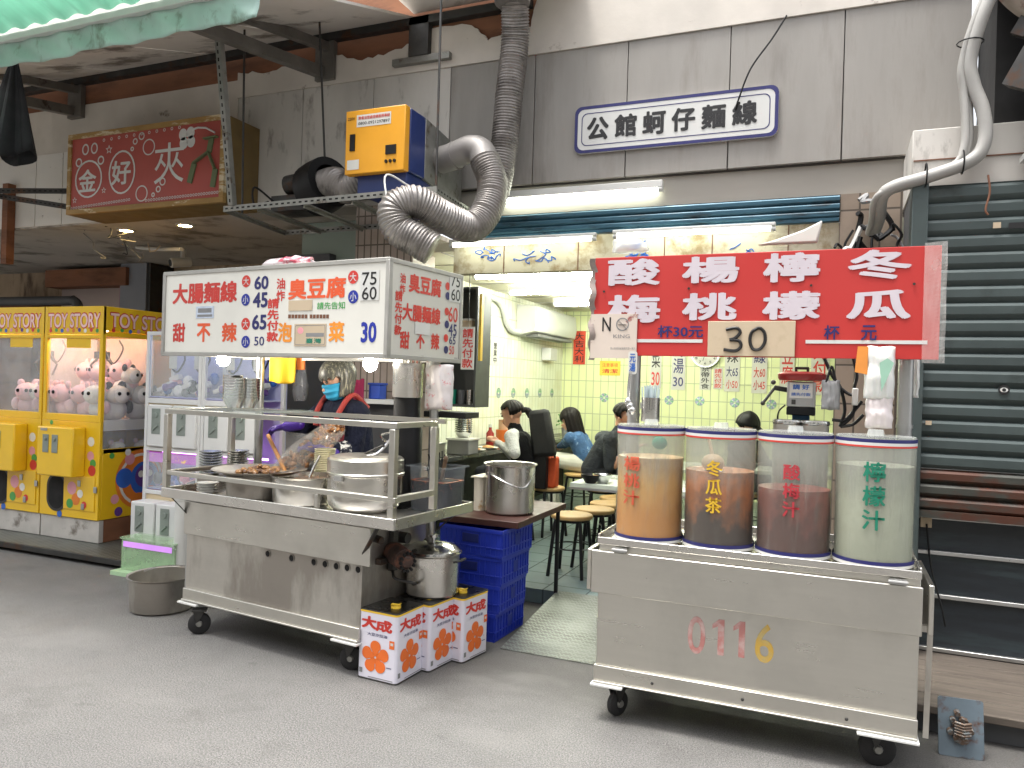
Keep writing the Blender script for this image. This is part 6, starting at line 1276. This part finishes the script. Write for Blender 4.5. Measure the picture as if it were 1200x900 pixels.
def make_stool(lab):
    o = thing('stool', lab, 'stool', (0, 0, 0), 0, 'round wooden stools'); MB().lathe([(0, .42), (.15, .42), (.157, .427), (.157, .443), (.15, .45), (0, .452)], n=36).build('seat', stw, o); MB().lathe([(.12, .40), (.135, .40), (.135, .42), (.12, .42)], n=30).build('seat_ring', blkm, o)
    for i in range(4): a = math.pi/4+i*math.pi/2; c_, s_ = math.cos(a), math.sin(a); MB().tube([(.125*c_, .125*s_, .42), (.14*c_, .14*s_, .38), (.185*c_, .185*s_, .0)], .013, 10).build('leg', blkm, o)
    MB().lathe([(.15, .205), (.158, .21), (.15, .215)], n=30).build('foot_ring', blkm, o); return o
s0 = make_stool('first round stool from the doorway, under the pale table corner'); s0.location = (-1.77, 5.45, .1)
for i, (x, y, lb) in enumerate(((-1.70, 5.80, 'second round stool from the doorway, beside the pale table'), (-1.68, 6.15, 'third round stool from the doorway'), (-1.70, 6.5, 'fourth round stool from the doorway, mostly hidden'), (-2.45, 6.80, 'round stool carrying the orange bag'), (-2.63, 6.40, 'stool under the woman in the black vest'), (-2.55, 8.05, 'stool under the woman in the denim jacket'), (-2.0, 7.05, 'stool under the man in the grey hoodie'), (-.75, 7.5, 'stool under the person in the black cap'))): dup(s0, (x, y, .1), .3*i, lb)
# wall papers and menu strips
def strip(lab, px0, py0, px1, py1, txts, mt=None, Y=10.14, cat='sign', name='menu_strip', grp='menu strips on the back wall', ext=0):
    p, q = at((px0+px1)/2, py1, Y=Y), at((px0+px1)/2, py0, Y=Y); x0, x1 = at(px0, (py0+py1)/2, Y=Y).x, at(px1, (py0+py1)/2, Y=Y).x; o = thing(name, lab, cat, p, 0, grp)
    wb(MB().box(x0, x1, Y-.006, Y, p.z, q.z+ext), 'card', mt or m['whtp'], o); w = x1-x0; zt0 = q.z+ext; h = zt0-p.z
    for body, f0, f1, mi, vert in txts:
        t = MB(); (t.vtxt if vert else t.txt)(body, x0+w*.12, x1-w*.12, zt0-h*f1, zt0-h*f0, XZ(Y-.0075), 0, .014); wb(t, 'lettering', m[mi], o, ang=0)
    return o
strip('menu strip reading vegetable with a red 30', 762, 418, 775, 455, [('泡菜', .05, .66, 'blkp', 1), ('30', .72, .95, 'redp', 0)], ext=.35)
strip('menu strip for radish soup at 30 in blue', 787, 418, 803, 457, [('蘿蔔湯', .08, .78, 'navy', 1), ('30', .82, .95, 'navy', 0)], ext=.5)
strip('white card with black characters forbidding outside food below the clock', 820, 428, 833, 457, [('禁帶外食', .04, .96, 'blkp', 1)])
strip('thin strip with small red characters beside the outside food card', 836, 431, 847, 456, [('請先付款', .04, .96, 'redp', 1)], mt=m['bwall'] if 0 else m['whtp'])
strip('menu strip with prices 65 and 50', 849, 418, 867, 459, [('甜不辣', .03, .62, 'blkp', 1), ('大65', .66, .80, 'navy', 0), ('小50', .84, .96, 'redp', 0)], ext=.5)
strip('menu strip with prices 60 and 45', 881, 416, 899, 461, [('大腸麵線', .03, .64, 'navy', 1), ('大60', .68, .81, 'redp', 0), ('小45', .84, .96, 'redp', 0)], ext=.55)
strip('narrow menu strip with red characters beside the sealing machine', 914, 415, 931, 455, [('臭豆腐', .05, .95, 'redp', 1)], ext=.4)
strip('big red lettered strip behind the sealing machine', 950, 415, 972, 463, [('請先付款', .03, .97, 'redp', 1)], ext=.35)
strip('vertical red paper with black characters high on the back wall', 672, 388, 686, 427, [('大吉大利', .05, .95, 'blkp', 1)], mt=M('red_couplet', '#c8432c', .7), name='red_paper', grp=None, cat='paper')
strip('yellow notice with faint print low on the back wall', 703, 423, 727, 440, [('注意事項', .15, .42, 'orgp', 0), ('清潔', .55, .85, 'redp', 0)], mt=M('yellow_notice', '#e0c648', .7), name='yellow_notice', grp=None, cat='notice')
ck = at(827, 414, Y=10.1); o = thing('wall_clock', 'round white wall clock half hidden behind the banner', 'clock', ck); MB().cyl((0, .03, 0), (0, -.02, 0), .17, n=40).build('face', m['whtp'], o); k = MB().lathe([(.165, -.03), (.185, -.02), (.185, .03), (.165, .03)], (0, 0, 0), 40, 0, Matrix.Rotation(R(90), 3, 'X')); k.build('rim', m['alu'], o)
t = MB()
for i in range(12): a = 2*math.pi*(i+1)/12; t.txt(str(i+1), .13*math.sin(a)-.014, .13*math.sin(a)+.014, .13*math.cos(a)-.016, .13*math.cos(a)+.016, XZ(-.0215), 0, .01, 2)
t.build('numerals', m['blkp'], o, ang=0)
t = MB().bar((0, -.024, 0), (.05, -.024, .06), .008, .002).bar((0, -.026, 0), (-.03, -.026, -.1), .006, .002); t.build('hands', m['blkp'], o)
o = thing('side_wall_paper', 'white paper strip with black characters on the tiled side wall', 'paper', (-3.49, 7.8, 1.83)); wb(MB().box(-3.499, -3.494, 7.71, 7.94, 1.70, 1.98), 'card', m['whtp'], o); t = MB(); t.vtxt('營業中', 7.78, 7.87, 1.72, 1.96, YZ(-3.4935), 0, .02); wb(t, 'lettering', m['blkp'], o, ang=0)
def cd_mat():
    t = NT('iridescent_disc'); q = t.n('ShaderNodeTexGradient', gradient_type='RADIAL'); t.l(t.obj, q.inputs[0]) if 0 else None
    s_ = t.xyz(); a = t.math('ARCTAN2', s_[0], s_[2]); w = t.math('FRACT', t.math('MULTIPLY', a, .6366)); r_ = t.n('ShaderNodeValToRGB'); t.l(w, r_.inputs[0]); e = r_.color_ramp.elements; e[0].color = (.5, .55, .5, 1); e[1].color = (.5, .6, .55, 1)
    for p_, c_ in ((.25, (.15, .55, .3, 1)), (.5, (.75, .8, .7, 1)), (.75, (.3, .3, .6, 1))): n_ = e.new(p_); n_.color = c_
    t.l(r_.outputs[0], t.b.inputs['Base Color']); t.b.inputs['Roughness'].default_value = .25; t.b.inputs['Metallic'].default_value = .5; return t.mat
cdm = cd_mat(); cdl = ['disc sticker on the back wall below the yellow notice', 'disc sticker on the back wall beside the straw canister', 'disc sticker below the outside food card', 'disc sticker below the 65 and 50 menu strip', 'disc sticker on the back wall beside the sealer lever']
for i, px in enumerate((708, 784, 820, 861, 904)):
    p = at(px, [466, 469, 470, 472, 474][i], Y=10.145); o = tag(MB().lathe([(.015, 0), (.06, 0), (.06, .004), (.015, .004)], (0, 0, 0), 24, 0, Matrix.Rotation(R(90), 3, 'X')).build('disc_sticker', cdm, loc=p), cdl[i], 'disc', 'shiny discs on the tiled walls')
for i, y in enumerate((7.55, 7.96, 8.39, 8.83, 9.28, 9.74)):
    o = tag(MB().lathe([(.015, 0), (.06, 0), (.06, .004), (.015, .004)], (0, 0, 0), 24, 0, Matrix.Rotation(R(90), 3, 'Y')).build('disc_sticker', cdm, loc=(-3.498, y, 1.395)), 'disc on the side wall, '+['first from the street', 'second from the street', 'third from the street', 'third from the back corner', 'second from the back corner', 'first from the back corner'][i], 'disc', 'shiny discs on the tiled walls')
o = thing('orange_bag', 'orange tote bag standing on a stool behind the woman in a vest', 'bag', (-2.43, 6.74, .553)); k = MB().add([(-.085, -.07, 0), (.085, -.07, 0), (.085, .07, 0), (-.085, .07, 0), (-.10, -.03, .29), (.10, -.03, .29), (.10, .03, .29), (-.10, .03, .29)], [(0, 3, 2, 1), (4, 5, 6, 7), (0, 1, 5, 4), (1, 2, 6, 5), (2, 3, 7, 6), (3, 0, 4, 7)]); k.build('bag', M('orange_tote', '#c94f22', .7, var=.1, vs=9), o, bev=.02)
MB().tube(cr([(-.07, -.03, .28), (-.05, -.05, .42), (.05, -.05, .42), (.07, -.03, .28)], 6), .009, 8).build('handle', m['blk'], o)
p = at(633, 497, X=-2.45); o = thing('black_backpack', 'black padded backpack standing behind the woman in a vest', 'backpack', (-2.46, 6.62, 1.10)); k = MB().bar((.03, 0, -.26), (-.04, .02, .17), .19, .13, 0, (0, 1, 0))
for i, q in enumerate(k.v): k.v[i] = V((q.x*(1.0+.2*math.sin(q.z*18)), q.y*(1+.12*math.sin(q.z*25)), q.z))
k.build('pack', M('black_nylon', '#121214', .7, bump=.4, bs=30), o, bev=.04); MB().box(-.06, .06, -.04, .04, -.55, -.25).build('strap_bundle', m['blk'], o, bev=.01)
# ============================================================ people: one remeshed surface each
skinm = M('skin', '#c99a80', .5, var=.05, vs=20, sss=.12); hairb = M('black_hair', '#120d0b', .55, var=.5, vs=30, stretch=(8, 8, 1), spec=.25, bump=.5, bs=90); hairg = M('ash_streaked_hair', '#4b4a44', .42, var=.3, vs=14, stretch=(7, 7, .7), c2='#9a9580', cs=16, lo=.54, hi=.6)
purp = M('purple_glove', '#3d1f86', .4, var=.1); maskm = M('blue_mask', '#2f9ac4', .7, var=.04); navyc = M('navy_sweatshirt', '#161a2b', .85, var=.25, bump=1, bs=18, bd=.025, spec=.2)
def remesh(mb_list, vox, it=5):
    b = MB()
    for q in mb_list: b.add(q.v, q.f)
    me = bpy.data.meshes.new('r'); me.from_pydata([tuple(q) for q in b.v], [], b.f); o = bpy.data.objects.new('r', me); COL.objects.link(o)
    md = o.modifiers.new('r', 'REMESH'); md.mode = 'VOXEL'; md.voxel_size = vox; md.use_smooth_shade = True
    sm = o.modifiers.new('s', 'SMOOTH'); sm.factor = .5; sm.iterations = it
    e = bpy.data.meshes.new_from_object(o.evaluated_get(bpy.context.evaluated_depsgraph_get())); bpy.data.objects.remove(o); return e
def seg(p, q, r0, r1, n=14):
    b = MB(); p, q = V(p), V(q); b.cyl(p, q, r0, r1, n); b.ell(p, r0, n); b.ell(q, r1, n); return b
def sdist(c, p, q, r0, r1):
    d = q-p; t = max(0, min(1, (c-p).dot(d)/max(d.dot(d), 1e-9))); return (c-p-d*t).length-(r0+(r1-r0)*t)
def body(parent, segs, mats, vox=.012, it=4, extra=None):
    me = remesh([seg(*s_[:4]) for s_ in segs], vox, it); me.name = 'body'
    for q in mats: me.materials.append(q)
    S_ = [(V(a), V(b), c, d, mi) for a, b, c, d, mi in segs]
    for p in me.polygons: p.material_index = min(S_, key=lambda s_: sdist(p.center, *s_[:4]))[4]; p.use_smooth = True
    o = bpy.data.objects.new('body', me); COL.objects.link(o); o.parent = parent; return o
def headsegs(c, f, mi, s=1., tilt=None):
    """skull, jaw, nose, ears; c = centre of the head, f = unit vector the face looks along"""
    c, f = V(c), V(f).normalized(); l = V((0, 0, 1)).cross(f).normalized(); u = f.cross(l)
    return [(c+u*.03*s-f*.03*s, c+u*.03*s+f*.02*s, .080*s, .076*s, mi), (c+u*.0*s+f*.02*s, c-u*.075*s+f*.055*s, .066*s, .036*s, mi), (c-u*.02*s+f*.082*s, c-u*.035*s+f*.106*s, .009*s, .013*s, mi),
            (c+l*.078*s-u*.01*s, c+l*.08*s-u*.035*s, .016*s, .012*s, mi), (c-l*.078*s-u*.01*s, c-l*.08*s-u*.035*s, .016*s, .012*s, mi), (c-u*.062*s+f*.085*s, c-u*.066*s+f*.087*s, .014*s, .014*s, mi)], l, u, f
def face_bits(parent, c, l, u, f, s=1., mouth=True):
    b = MB()
    for q in (-1, 1): b.ell(c+u*.012*s+f*.086*s+l*q*.034*s, .0095*s, 10, 0); b.tube([c+u*.034*s+f*.088*s+l*q*.052*s, c+u*.038*s+f*.096*s+l*q*.034*s, c+u*.034*s+f*.097*s+l*q*.016*s], .004*s, 6, 0)
    if mouth: b.tube([c-u*.058*s+f*.096*s+l*-.022*s, c-u*.060*s+f*.104*s, c-u*.058*s+f*.096*s+l*.022*s], .005*s, 6, 1)
    b.build('face_features', [M('dark_eye', '#1a1210', .3), M('lip', '#a05a50', .5)], parent)
def hair(parent, c, l, u, f, mt, length=.2, s=1., open_=58, fringe=True, flare=1.0, spread=0):
    def fn(a, w):
        ang = R(open_+(360-2*open_)*a); d = f*math.cos(ang)+l*math.sin(ang); k = .5*math.pi*min(1, w/.55); lump_ = 1+.03*math.sin(a*60)+.02*math.sin(a*23+2)+.035*mnoise.noise(V((a*40, w*3, length*50)))
        if w <= .55: q = d*(.104*s*math.sin(k)*lump_)+u*(.03*s+.104*s*math.cos(k))
        else: t = (w-.55)/.45; q = d*(.104*s*lump_*(1+(flare-1)*t)-.012*s*t*t)+u*(.03*s)-V((0, 0, 1))*(length*t*(1+.12*mnoise.noise(V((a*55, 1, length*9)))))+(-f)*spread*t
        return c-f*.012*s+q
    b = MB().grid(fn, 56, 16)
    if fringe:
        hk = .62 if length < .04 else .9
        def fr_(a, w): ang = R(-open_-6+(2*open_+12)*a); d = f*math.cos(ang)+l*math.sin(ang); k = .5*math.pi*(w/.8)*hk if w < .8 else .5*hk*math.pi; dr = .0 if w < .8 else (w-.8)/.2*.022*s*(.8+.4*math.sin(a*40)); return c-f*.008*s+d*(.108*s*math.sin(k))+u*(.03*s+.106*s*math.cos(k)-dr)
        b.grid(fr_, 30, 12)
    return b.build('hair', mt, parent, solid=.012, ang=80)
def hand(wr, d, n, mi, curl=.5, s=1., thumb=1):
    """palm and five bent fingers: d = pointing direction, n = palm normal (fingers curl towards it)"""
    wr, d, n = V(wr), V(d).normalized(), V(n).normalized(); n = (n-d*n.dot(d)).normalized(); a = d.cross(n); S_ = []
    for i, (w, L_) in enumerate(((-.030, .066), (-.010, .076), (.011, .072), (.031, .056))):
        b0 = wr+a*w*.7*s+d*.02*s; k0 = wr+a*w*s+d*.085*s; S_.append((b0, k0, .017*s, .012*s, mi)); p = k0; dd = d
        for j, q in enumerate((.45, .32, .23)): dd = (dd*math.cos(curl*(.6+.3*j))+n*math.sin(curl*(.6+.3*j))).normalized(); e = p+dd*L_*q*s; S_.append((p, e, (.0105-.001*j)*s, (.0095-.001*j)*s, mi)); p = e
    tb_ = wr+d*.025*s-a*.02*s*thumb; t1 = tb_-a*.035*s*thumb+d*.03*s+n*.012*s; t2 = t1+d*.03*s-a*.012*s*thumb+n*.015*s; S_ += [(tb_, t1, .014*s, .012*s, mi), (t1, t2, .0115*s, .0095*s, mi)]
    return S_
# ---- the cook
Hc = at(396, 446, Y=4.07); f = V((-.52, -.80, -.28)).normalized()
ck = thing('person', 'cook with ash bob hair, blue mask, purple gloves and plaid apron behind the noodle cart', 'person', (Hc.x+.03, 4.17, 0))
off = -ck.location
hs_, l, u, ff = headsegs(Hc, f, 1); lw = V((.94, -.34, 0)); fw = V((-.34, -.94, 0))
N0 = Hc-V((0, 0, .115))-fw*.035; CH = V((Hc.x+.02, Hc.y+.06, 1.20)); PE = V((Hc.x+.04, Hc.y+.10, .92))
SL = N0+lw*.17-V((0, 0, .085)); SR = N0-lw*.17-V((0, 0, .075))
EL = at(414, 528, Y=SL.y-.03); WL = at(374, 527, Y=SL.y-.22); ER = at(350, 503, Y=SR.y-.10); WR = at(336, 500, Y=SR.y-.22)
sg_ = hs_+[(N0-V((0, 0, .03)), Hc-u*.05-ff*.02, .055, .05, 1)]
for q in (-1, 1):
    sg_ += [(CH+lw*.085*q+V((0, 0, .06)), PE+lw*.075*q+V((0, 0, .08)), .115, .115, 0), (PE+lw*.09*q, PE+lw*.1*q-V((0, 0, .42)), .10, .07, 2), (PE+lw*.1*q-V((0, 0, .42)), PE+lw*.1*q-V((0, 0, .82)), .068, .05, 2), (PE+lw*.1*q-V((0, 0, .86))+fw*-.04, PE+lw*.1*q-V((0, 0, .88))+fw*.14, .045, .035, 2)]
sg_ += [(SL, SR, .075, .075, 0), (N0, CH, .07, .11, 0), (SL, EL, .072, .062, 0), (EL, EL.lerp(WL, .55), .062, .048, 0), (EL.lerp(WL, .5), WL, .036, .028, 1), (SR, ER, .068, .055, 0), (ER, ER.lerp(WR, .6), .055, .045, 0), (ER.lerp(WR, .6), WR, .034, .03, 1)]
dR = (at(318, 503, Y=WR.y-.04)-WR); dL = (at(354, 520, Y=WL.y-.05)-WL)
hd = hand(WR-dR*.1, dR, V((0, -.3, -1)), 3, .75, 1.0, -1)+hand(WL-dL*.1, dL, V((-.2, .4, -.9)), 3, .8, 1.0, 1)
hd += [(WR-dR.normalized()*.08, WR, .036, .034, 3), (WL-dL.normalized()*.09, WL, .038, .034, 3)]
sg_ = [(V(a)+off, V(b)+off, c, d, mi) for a, b, c, d, mi in sg_+hd]
bo = body(ck, sg_, [navyc, skinm, M('black_trousers', '#17171a', .85), purp], .0065, 3)
hp = Hc+off; face_bits(ck, hp, l, u, ff, 1, False)
hair(ck, hp, l, u, ff, hairg, .13, 1.06, 74, True, .98)
def msk(a, w): ang = R(-78+156*a); d = ff*math.cos(ang)+l*math.sin(ang); z = .0-.098*w; rr = .098+.016*math.cos(ang*1.2)*math.sin(math.pi*w)**.7-.022*w; return hp+u*(z-.004-.012*math.cos(ang)*w)+d*(rr+.004*math.sin(w*18))
MB().grid(msk, 20, 14).build('face_mask', maskm, ck, solid=.003)
apr = M('red_plaid_apron', '#7a2230', .8, var=.5, vs=24, c2='#bfae9f', cs=30, lo=.52, hi=.58); strp = M('red_apron_strap', '#94302a', .7)
Cx = CH+off; Px = PE+off
def ap(a, w): ang = R(-62+124*a); return Px+lw*(.215*math.sin(ang))+fw*(.128*math.cos(ang)+.035)+V((0, 0, -.5+.78*w+.02*math.cos(ang)))+fw*.012*math.sin(a*20+w*5)
MB().grid(ap, 24, 20).build('apron', apr, ck, solid=.006)
for q in (-1, 1): MB().tube(cr([Cx+lw*.10*q+fw*.15-V((0, 0, .0)), Cx+lw*.12*q+fw*.125+V((0, 0, .10)), Cx+lw*.12*q+fw*.03+V((0, 0, .20)), Cx+lw*.10*q-fw*.10+V((0, 0, .12))], 6), .017, 8).build('apron_strap', strp, ck)
e0, e1 = EL+off, EL.lerp(WL, .5)+off
MB().tube([e0.lerp(e1, .35), e0.lerp(e1, .95)], [.064, .052], 16, 0, False).build('white_cuff_print', M('white_sleeve_print', '#cfcfce', .8, c2='#161a2b', cs=40, lo=.45, hi=.5), ck)
# bag of cooked food held open by both gloves
A0, B0 = at(322, 508, Y=WR.y-.12), at(362, 522, Y=WL.y-.10)
fb = thing('food_bag', 'clear plastic bag of brown braised food held over the pan by the cook', 'bag', A0.lerp(B0, .5)); o_ = fb.location
pts = [at(398, 500, Y=3.93), at(384, 510, Y=3.88), at(366, 526, Y=3.82), at(345, 540, Y=3.78), at(325, 552, Y=3.76)]
def tb_(a, w):
    i = w*(len(pts)-1); j = min(int(i), len(pts)-2); c_ = pts[j].lerp(pts[j+1], i-j); d = (pts[j+1]-pts[j]).normalized(); n1 = V((0, 1, 0)); n2 = d.cross(n1); r_ = .028+.075*math.sin(math.pi*min(1, .12+w*.8))+.008*mnoise.noise(V((a*9, w*9, 2)))
    return c_-o_+(n1*math.cos(2*math.pi*a)*.7+n2*math.sin(2*math.pi*a))*r_
MB().grid(tb_, 28, 20).build('bag', PANE('clear_food_bag', '#d8d4cc', .28, .15), fb, ang=80)
k = MB(); r2 = random.Random(8)
for i in range(150):
    w = r2.uniform(0, 1)*(len(pts)-1); j = min(int(w), len(pts)-2); c_ = pts[j].lerp(pts[j+1], w-j)-o_; q = .065*math.sin(math.pi*min(1, .15+w/(len(pts)-1)*.78)); s_ = r2.uniform(.012, .02)
    k.ell(c_+V((r2.uniform(-q, q), r2.uniform(-q, q)*.6, r2.uniform(-q, q))), (s_*1.5, s_*.8, s_*.8), 8, 0, Matrix.Rotation(r2.uniform(0, 3), 3, 'Y') @ Matrix.Rotation(r2.uniform(0, 3), 3, 'Z'))
tag(k.build('braised_food', M('braised_noodles', '#a8784f', .4, var=.35, vs=25, c2='#7a4c2c', cs=14, lo=.5, hi=.62), fb), kind='stuff')
def film(a, w): return at(322+44*a, 505+4*a+34*w*(1-.5*a), Y=3.80-.02*math.sin(a*7+w*4))-o_
MB().grid(film, 14, 12).build('bag_film', PANE('clear_bag_film', '#dcdcdc', .25, .12), fb, ang=80)
o = thing('wooden_stick', 'pale wooden stirring stick slanting from the gloved hand to the pots', 'stick', at(330, 530, Y=3.72)); MB().tube([at(314, 510, Y=3.86)-o.location, at(326, 535, Y=3.76)-o.location, at(340, 566, Y=3.66)-o.location], [.012, .0125, .011], 10).build('stick', M('bare_wood_stick', '#b8814a', .6, var=.15, vs=20, stretch=(6, 6, 1)), o)
# ---- seated guests
def sitter(lab, head, face, hip, knee_dir, mats, hands, hairkind, torso_w=.15, elb=(None, None), skirt_=None, pose_knee=.42, foot_z=.1, sleeve=0, foreskin=True, s=1.0):
    f = V(face).normalized(); Hd = V(head); hip = V(hip); o = thing('person', lab, 'person', (hip.x, hip.y, foot_z)); off = -o.location
    fx = V((f.x, f.y, 0)).normalized(); lw = V((0, 0, 1)).cross(fx); hs_, l, u, ff = headsegs(Hd, f, 1, s)
    N0 = Hd-V((0, 0, .12*s))-fx*.03; CH = N0.lerp(hip, .42); S_ = hs_+[(N0-V((0, 0, .03)), Hd-u*.05-ff*.02, .05*s, .046*s, 1)]
    SLs = [N0+lw*torso_w*q-V((0, 0, .075)) for q in (-1, 1)]; S_ += [(SLs[0], SLs[1], .068, .068, 4 if len(mats) > 4 else 0)]
    kd = V(knee_dir).normalized()
    for i, q in enumerate((-1, 1)):
        S_ += [(CH+lw*.07*q+V((0, 0, .05)), hip+lw*.075*q+V((0, 0, .06)), .105, .112, 0), (hip+lw*.09*q, hip+lw*.10*q+kd*pose_knee, .10, .072, 2), (hip+lw*.10*q+kd*pose_knee, V((hip.x, hip.y, 0))+lw*.10*q+kd*(pose_knee-.06)+V((0, 0, foot_z+.07)), .06, .042, 2), (V((hip.x, hip.y, foot_z+.035))+lw*.10*q+kd*(pose_knee-.08), V((hip.x, hip.y, foot_z+.03))+lw*.10*q+kd*(pose_knee+.10), .036, .03, 3)]
        if hands[i] is None: continue
        Hn = V(hands[i]); sh = SLs[i]; mid = sh.lerp(Hn, .5); ln = (Hn-sh).length; bend = math.sqrt(max(.0, .27**2-(ln/2)**2)) if ln < .54 else .02; E_ = V(elb[i]) if elb[i] is not None else mid+(V((0, 0, -1))*.85-fx*.3+lw*q*.35).normalized()*bend
        sm = mats and (4 if len(mats) > 4 else 0); S_ += [(sh, E_, .064, .054, sm), (E_, Hn, .050, .03, 1 if foreskin == 'bare' else sm), ]
        d = (Hn-E_).normalized(); S_ += hand(Hn, d, V((0, 0, -1)), 1, .6, .95, q)
    S_ += [(N0, CH, .065, .10, 0)]
    body(o, [(V(a)+off, V(b)+off, c, d, mi) for a, b, c, d, mi in S_], mats, .0085, 3); face_bits(o, Hd+off, l, u, ff, s)
    hp = Hd+off
    if hairkind == 'pony':
        hair(o, hp, l, u, ff, hairb, .035, s, 84, True, .8); MB().tube(cr([hp-ff*.09+u*.02, hp-ff*.15+u*.0, hp-ff*.17-u*.08, hp-ff*.15-u*.2], 6), [.028]*6+[.034]*6+[.02]*6+[.008], 12).build('ponytail', hairb, o)
    elif hairkind == 'long': hair(o, hp, l, u, ff, hairb, .42, 1.03*s, 60, True, 1.05, .12)
    elif hairkind == 'short': hair(o, hp, l, u, ff, hairb, .03, s, 74, True, .85)
    elif hairkind == 'cap':
        hair(o, hp, l, u, ff, hairb, .04, s, 80, False, .85); c = MB()
        def cp(a, w): k_ = .5*math.pi*w; d = ff*math.cos(2*math.pi*a)+l*math.sin(2*math.pi*a); return hp-ff*.01+d*.112*s*math.sin(k_)+u*(.035*s+.112*s*math.cos(k_)-.02*w)
        c.grid(cp, 28, 8); c.grid(lambda a, w: hp+ff*(.085+.05*w)*s+l*(a-.5)*(.15-.05*w)*s+u*(.022-.012*w-.05*(a-.5)**2)*s, 10, 4); c.build('cap', m['blk'], o, solid=.006)
    return o, off, fx, lw, CH
blk_vest = M('black_vest', '#101013', .85, bump=.9, bs=14, bd=.02, spec=.2); whs = M('white_shirt', '#c9c9c8', .8, var=.08, bump=1, bs=15, bd=.03); denim = M('denim_jacket', '#35557c', .85, var=.35, vs=9, bump=.9, bs=16, bd=.02, c2='#7d98b4', cs=14, lo=.58, hi=.66); wtr = M('white_trousers', '#c3c2b8', .8, var=.05); hood = M('grey_hoodie', '#3d4145', .9, var=.25, bump=1, bs=14, bd=.03, spec=.2); blkt = M('dark_trousers', '#1a1c22', .85); shoe = M('white_shoe', '#c4c2bd', .6)
Hd = at(600, 486, X=-2.76); hip = V((-2.62, Hd.y+.06, .66))
sitter('woman with black ponytail, white shirt and black vest eating at the side counter', Hd, (-.94, -.2, -.30), hip, (-1, -.1, 0), [blk_vest, skinm, blkt, shoe, whs], (at(585, 519, Y=Hd.y-.02), at(583, 519, Y=Hd.y-.14)), 'pony', .165, (None, at(603, 531, Y=Hd.y-.24)))
Hd = at(668, 492, X=-2.72); hip = V((-2.5, Hd.y-.0, .64))
o_, off_, fx_, lw_, CH_ = sitter('woman with long dark hair, denim jacket and white trousers at the counter', Hd, (-.93, -.15, -.30), hip, (-1, -.25, .10), [denim, skinm, wtr, shoe, denim], (at(655, 523, X=-3.05)+V((0, .1, 0)), at(655, 523, X=-3.0)), 'long', .155)
Hd = at(731, 489, Y=7.0); hip = V((Hd.x-.26, 7.05, .66))
o_, off_, fx_, lw_, CH_ = sitter('man in dark grey hoodie with sleeves pushed up bending over the table', Hd, (.9, -.25, -.35), hip, (1, -.1, 0), [hood, skinm, blkt, shoe, hood], (V((Hd.x+.12, 6.95, .93)), V((Hd.x+.16, 6.78, .92))), 'short', .19, foreskin='bare')
MB().ell(CH_+off_+V((-.06, 0, .10)), (.09, .13, .07), 18).build('hood', hood, o_)
Hd = at(877, 500, Y=7.5); hip = V((Hd.x-.05, 7.5, .66))
sitter('person in a black cap seated behind the drink jars', Hd, (.9, -.42, -.2), hip, (1, -.2, 0), [blkt, skinm, blkt, shoe, blkt], (V((Hd.x+.3, 7.5, .85)), V((Hd.x+.3, 7.25, .85))), 'cap', .18)
tb2 = thing('dining_table', 'pale topped table behind the drink jars for the capped person', 'table', (-.35, 7.3, .1)); wb(MB().box(-.62, .2, 6.9, 7.7, .79, .82), 'table_top', M('pale_laminate_far', '#b4bcae', .3), tb2, bev=.003); wb(MB().cyl((-.2, 7.3, .1), (-.2, 7.3, .79), .03), 'leg', m['steeld'], tb2)
tb3 = thing('dining_table', 'pale topped table in front of the man in the grey hoodie', 'table', (-1.25, 6.9, .1)); wb(MB().box(-1.68, -.9, 6.55, 7.3, .79, .82), 'table_top', M('pale_laminate_mid', '#b4bcae', .3), tb3, bev=.003); wb(MB().cyl((-1.3, 6.95, .1), (-1.3, 6.95, .79), .03), 'leg', m['steeld'], tb3)
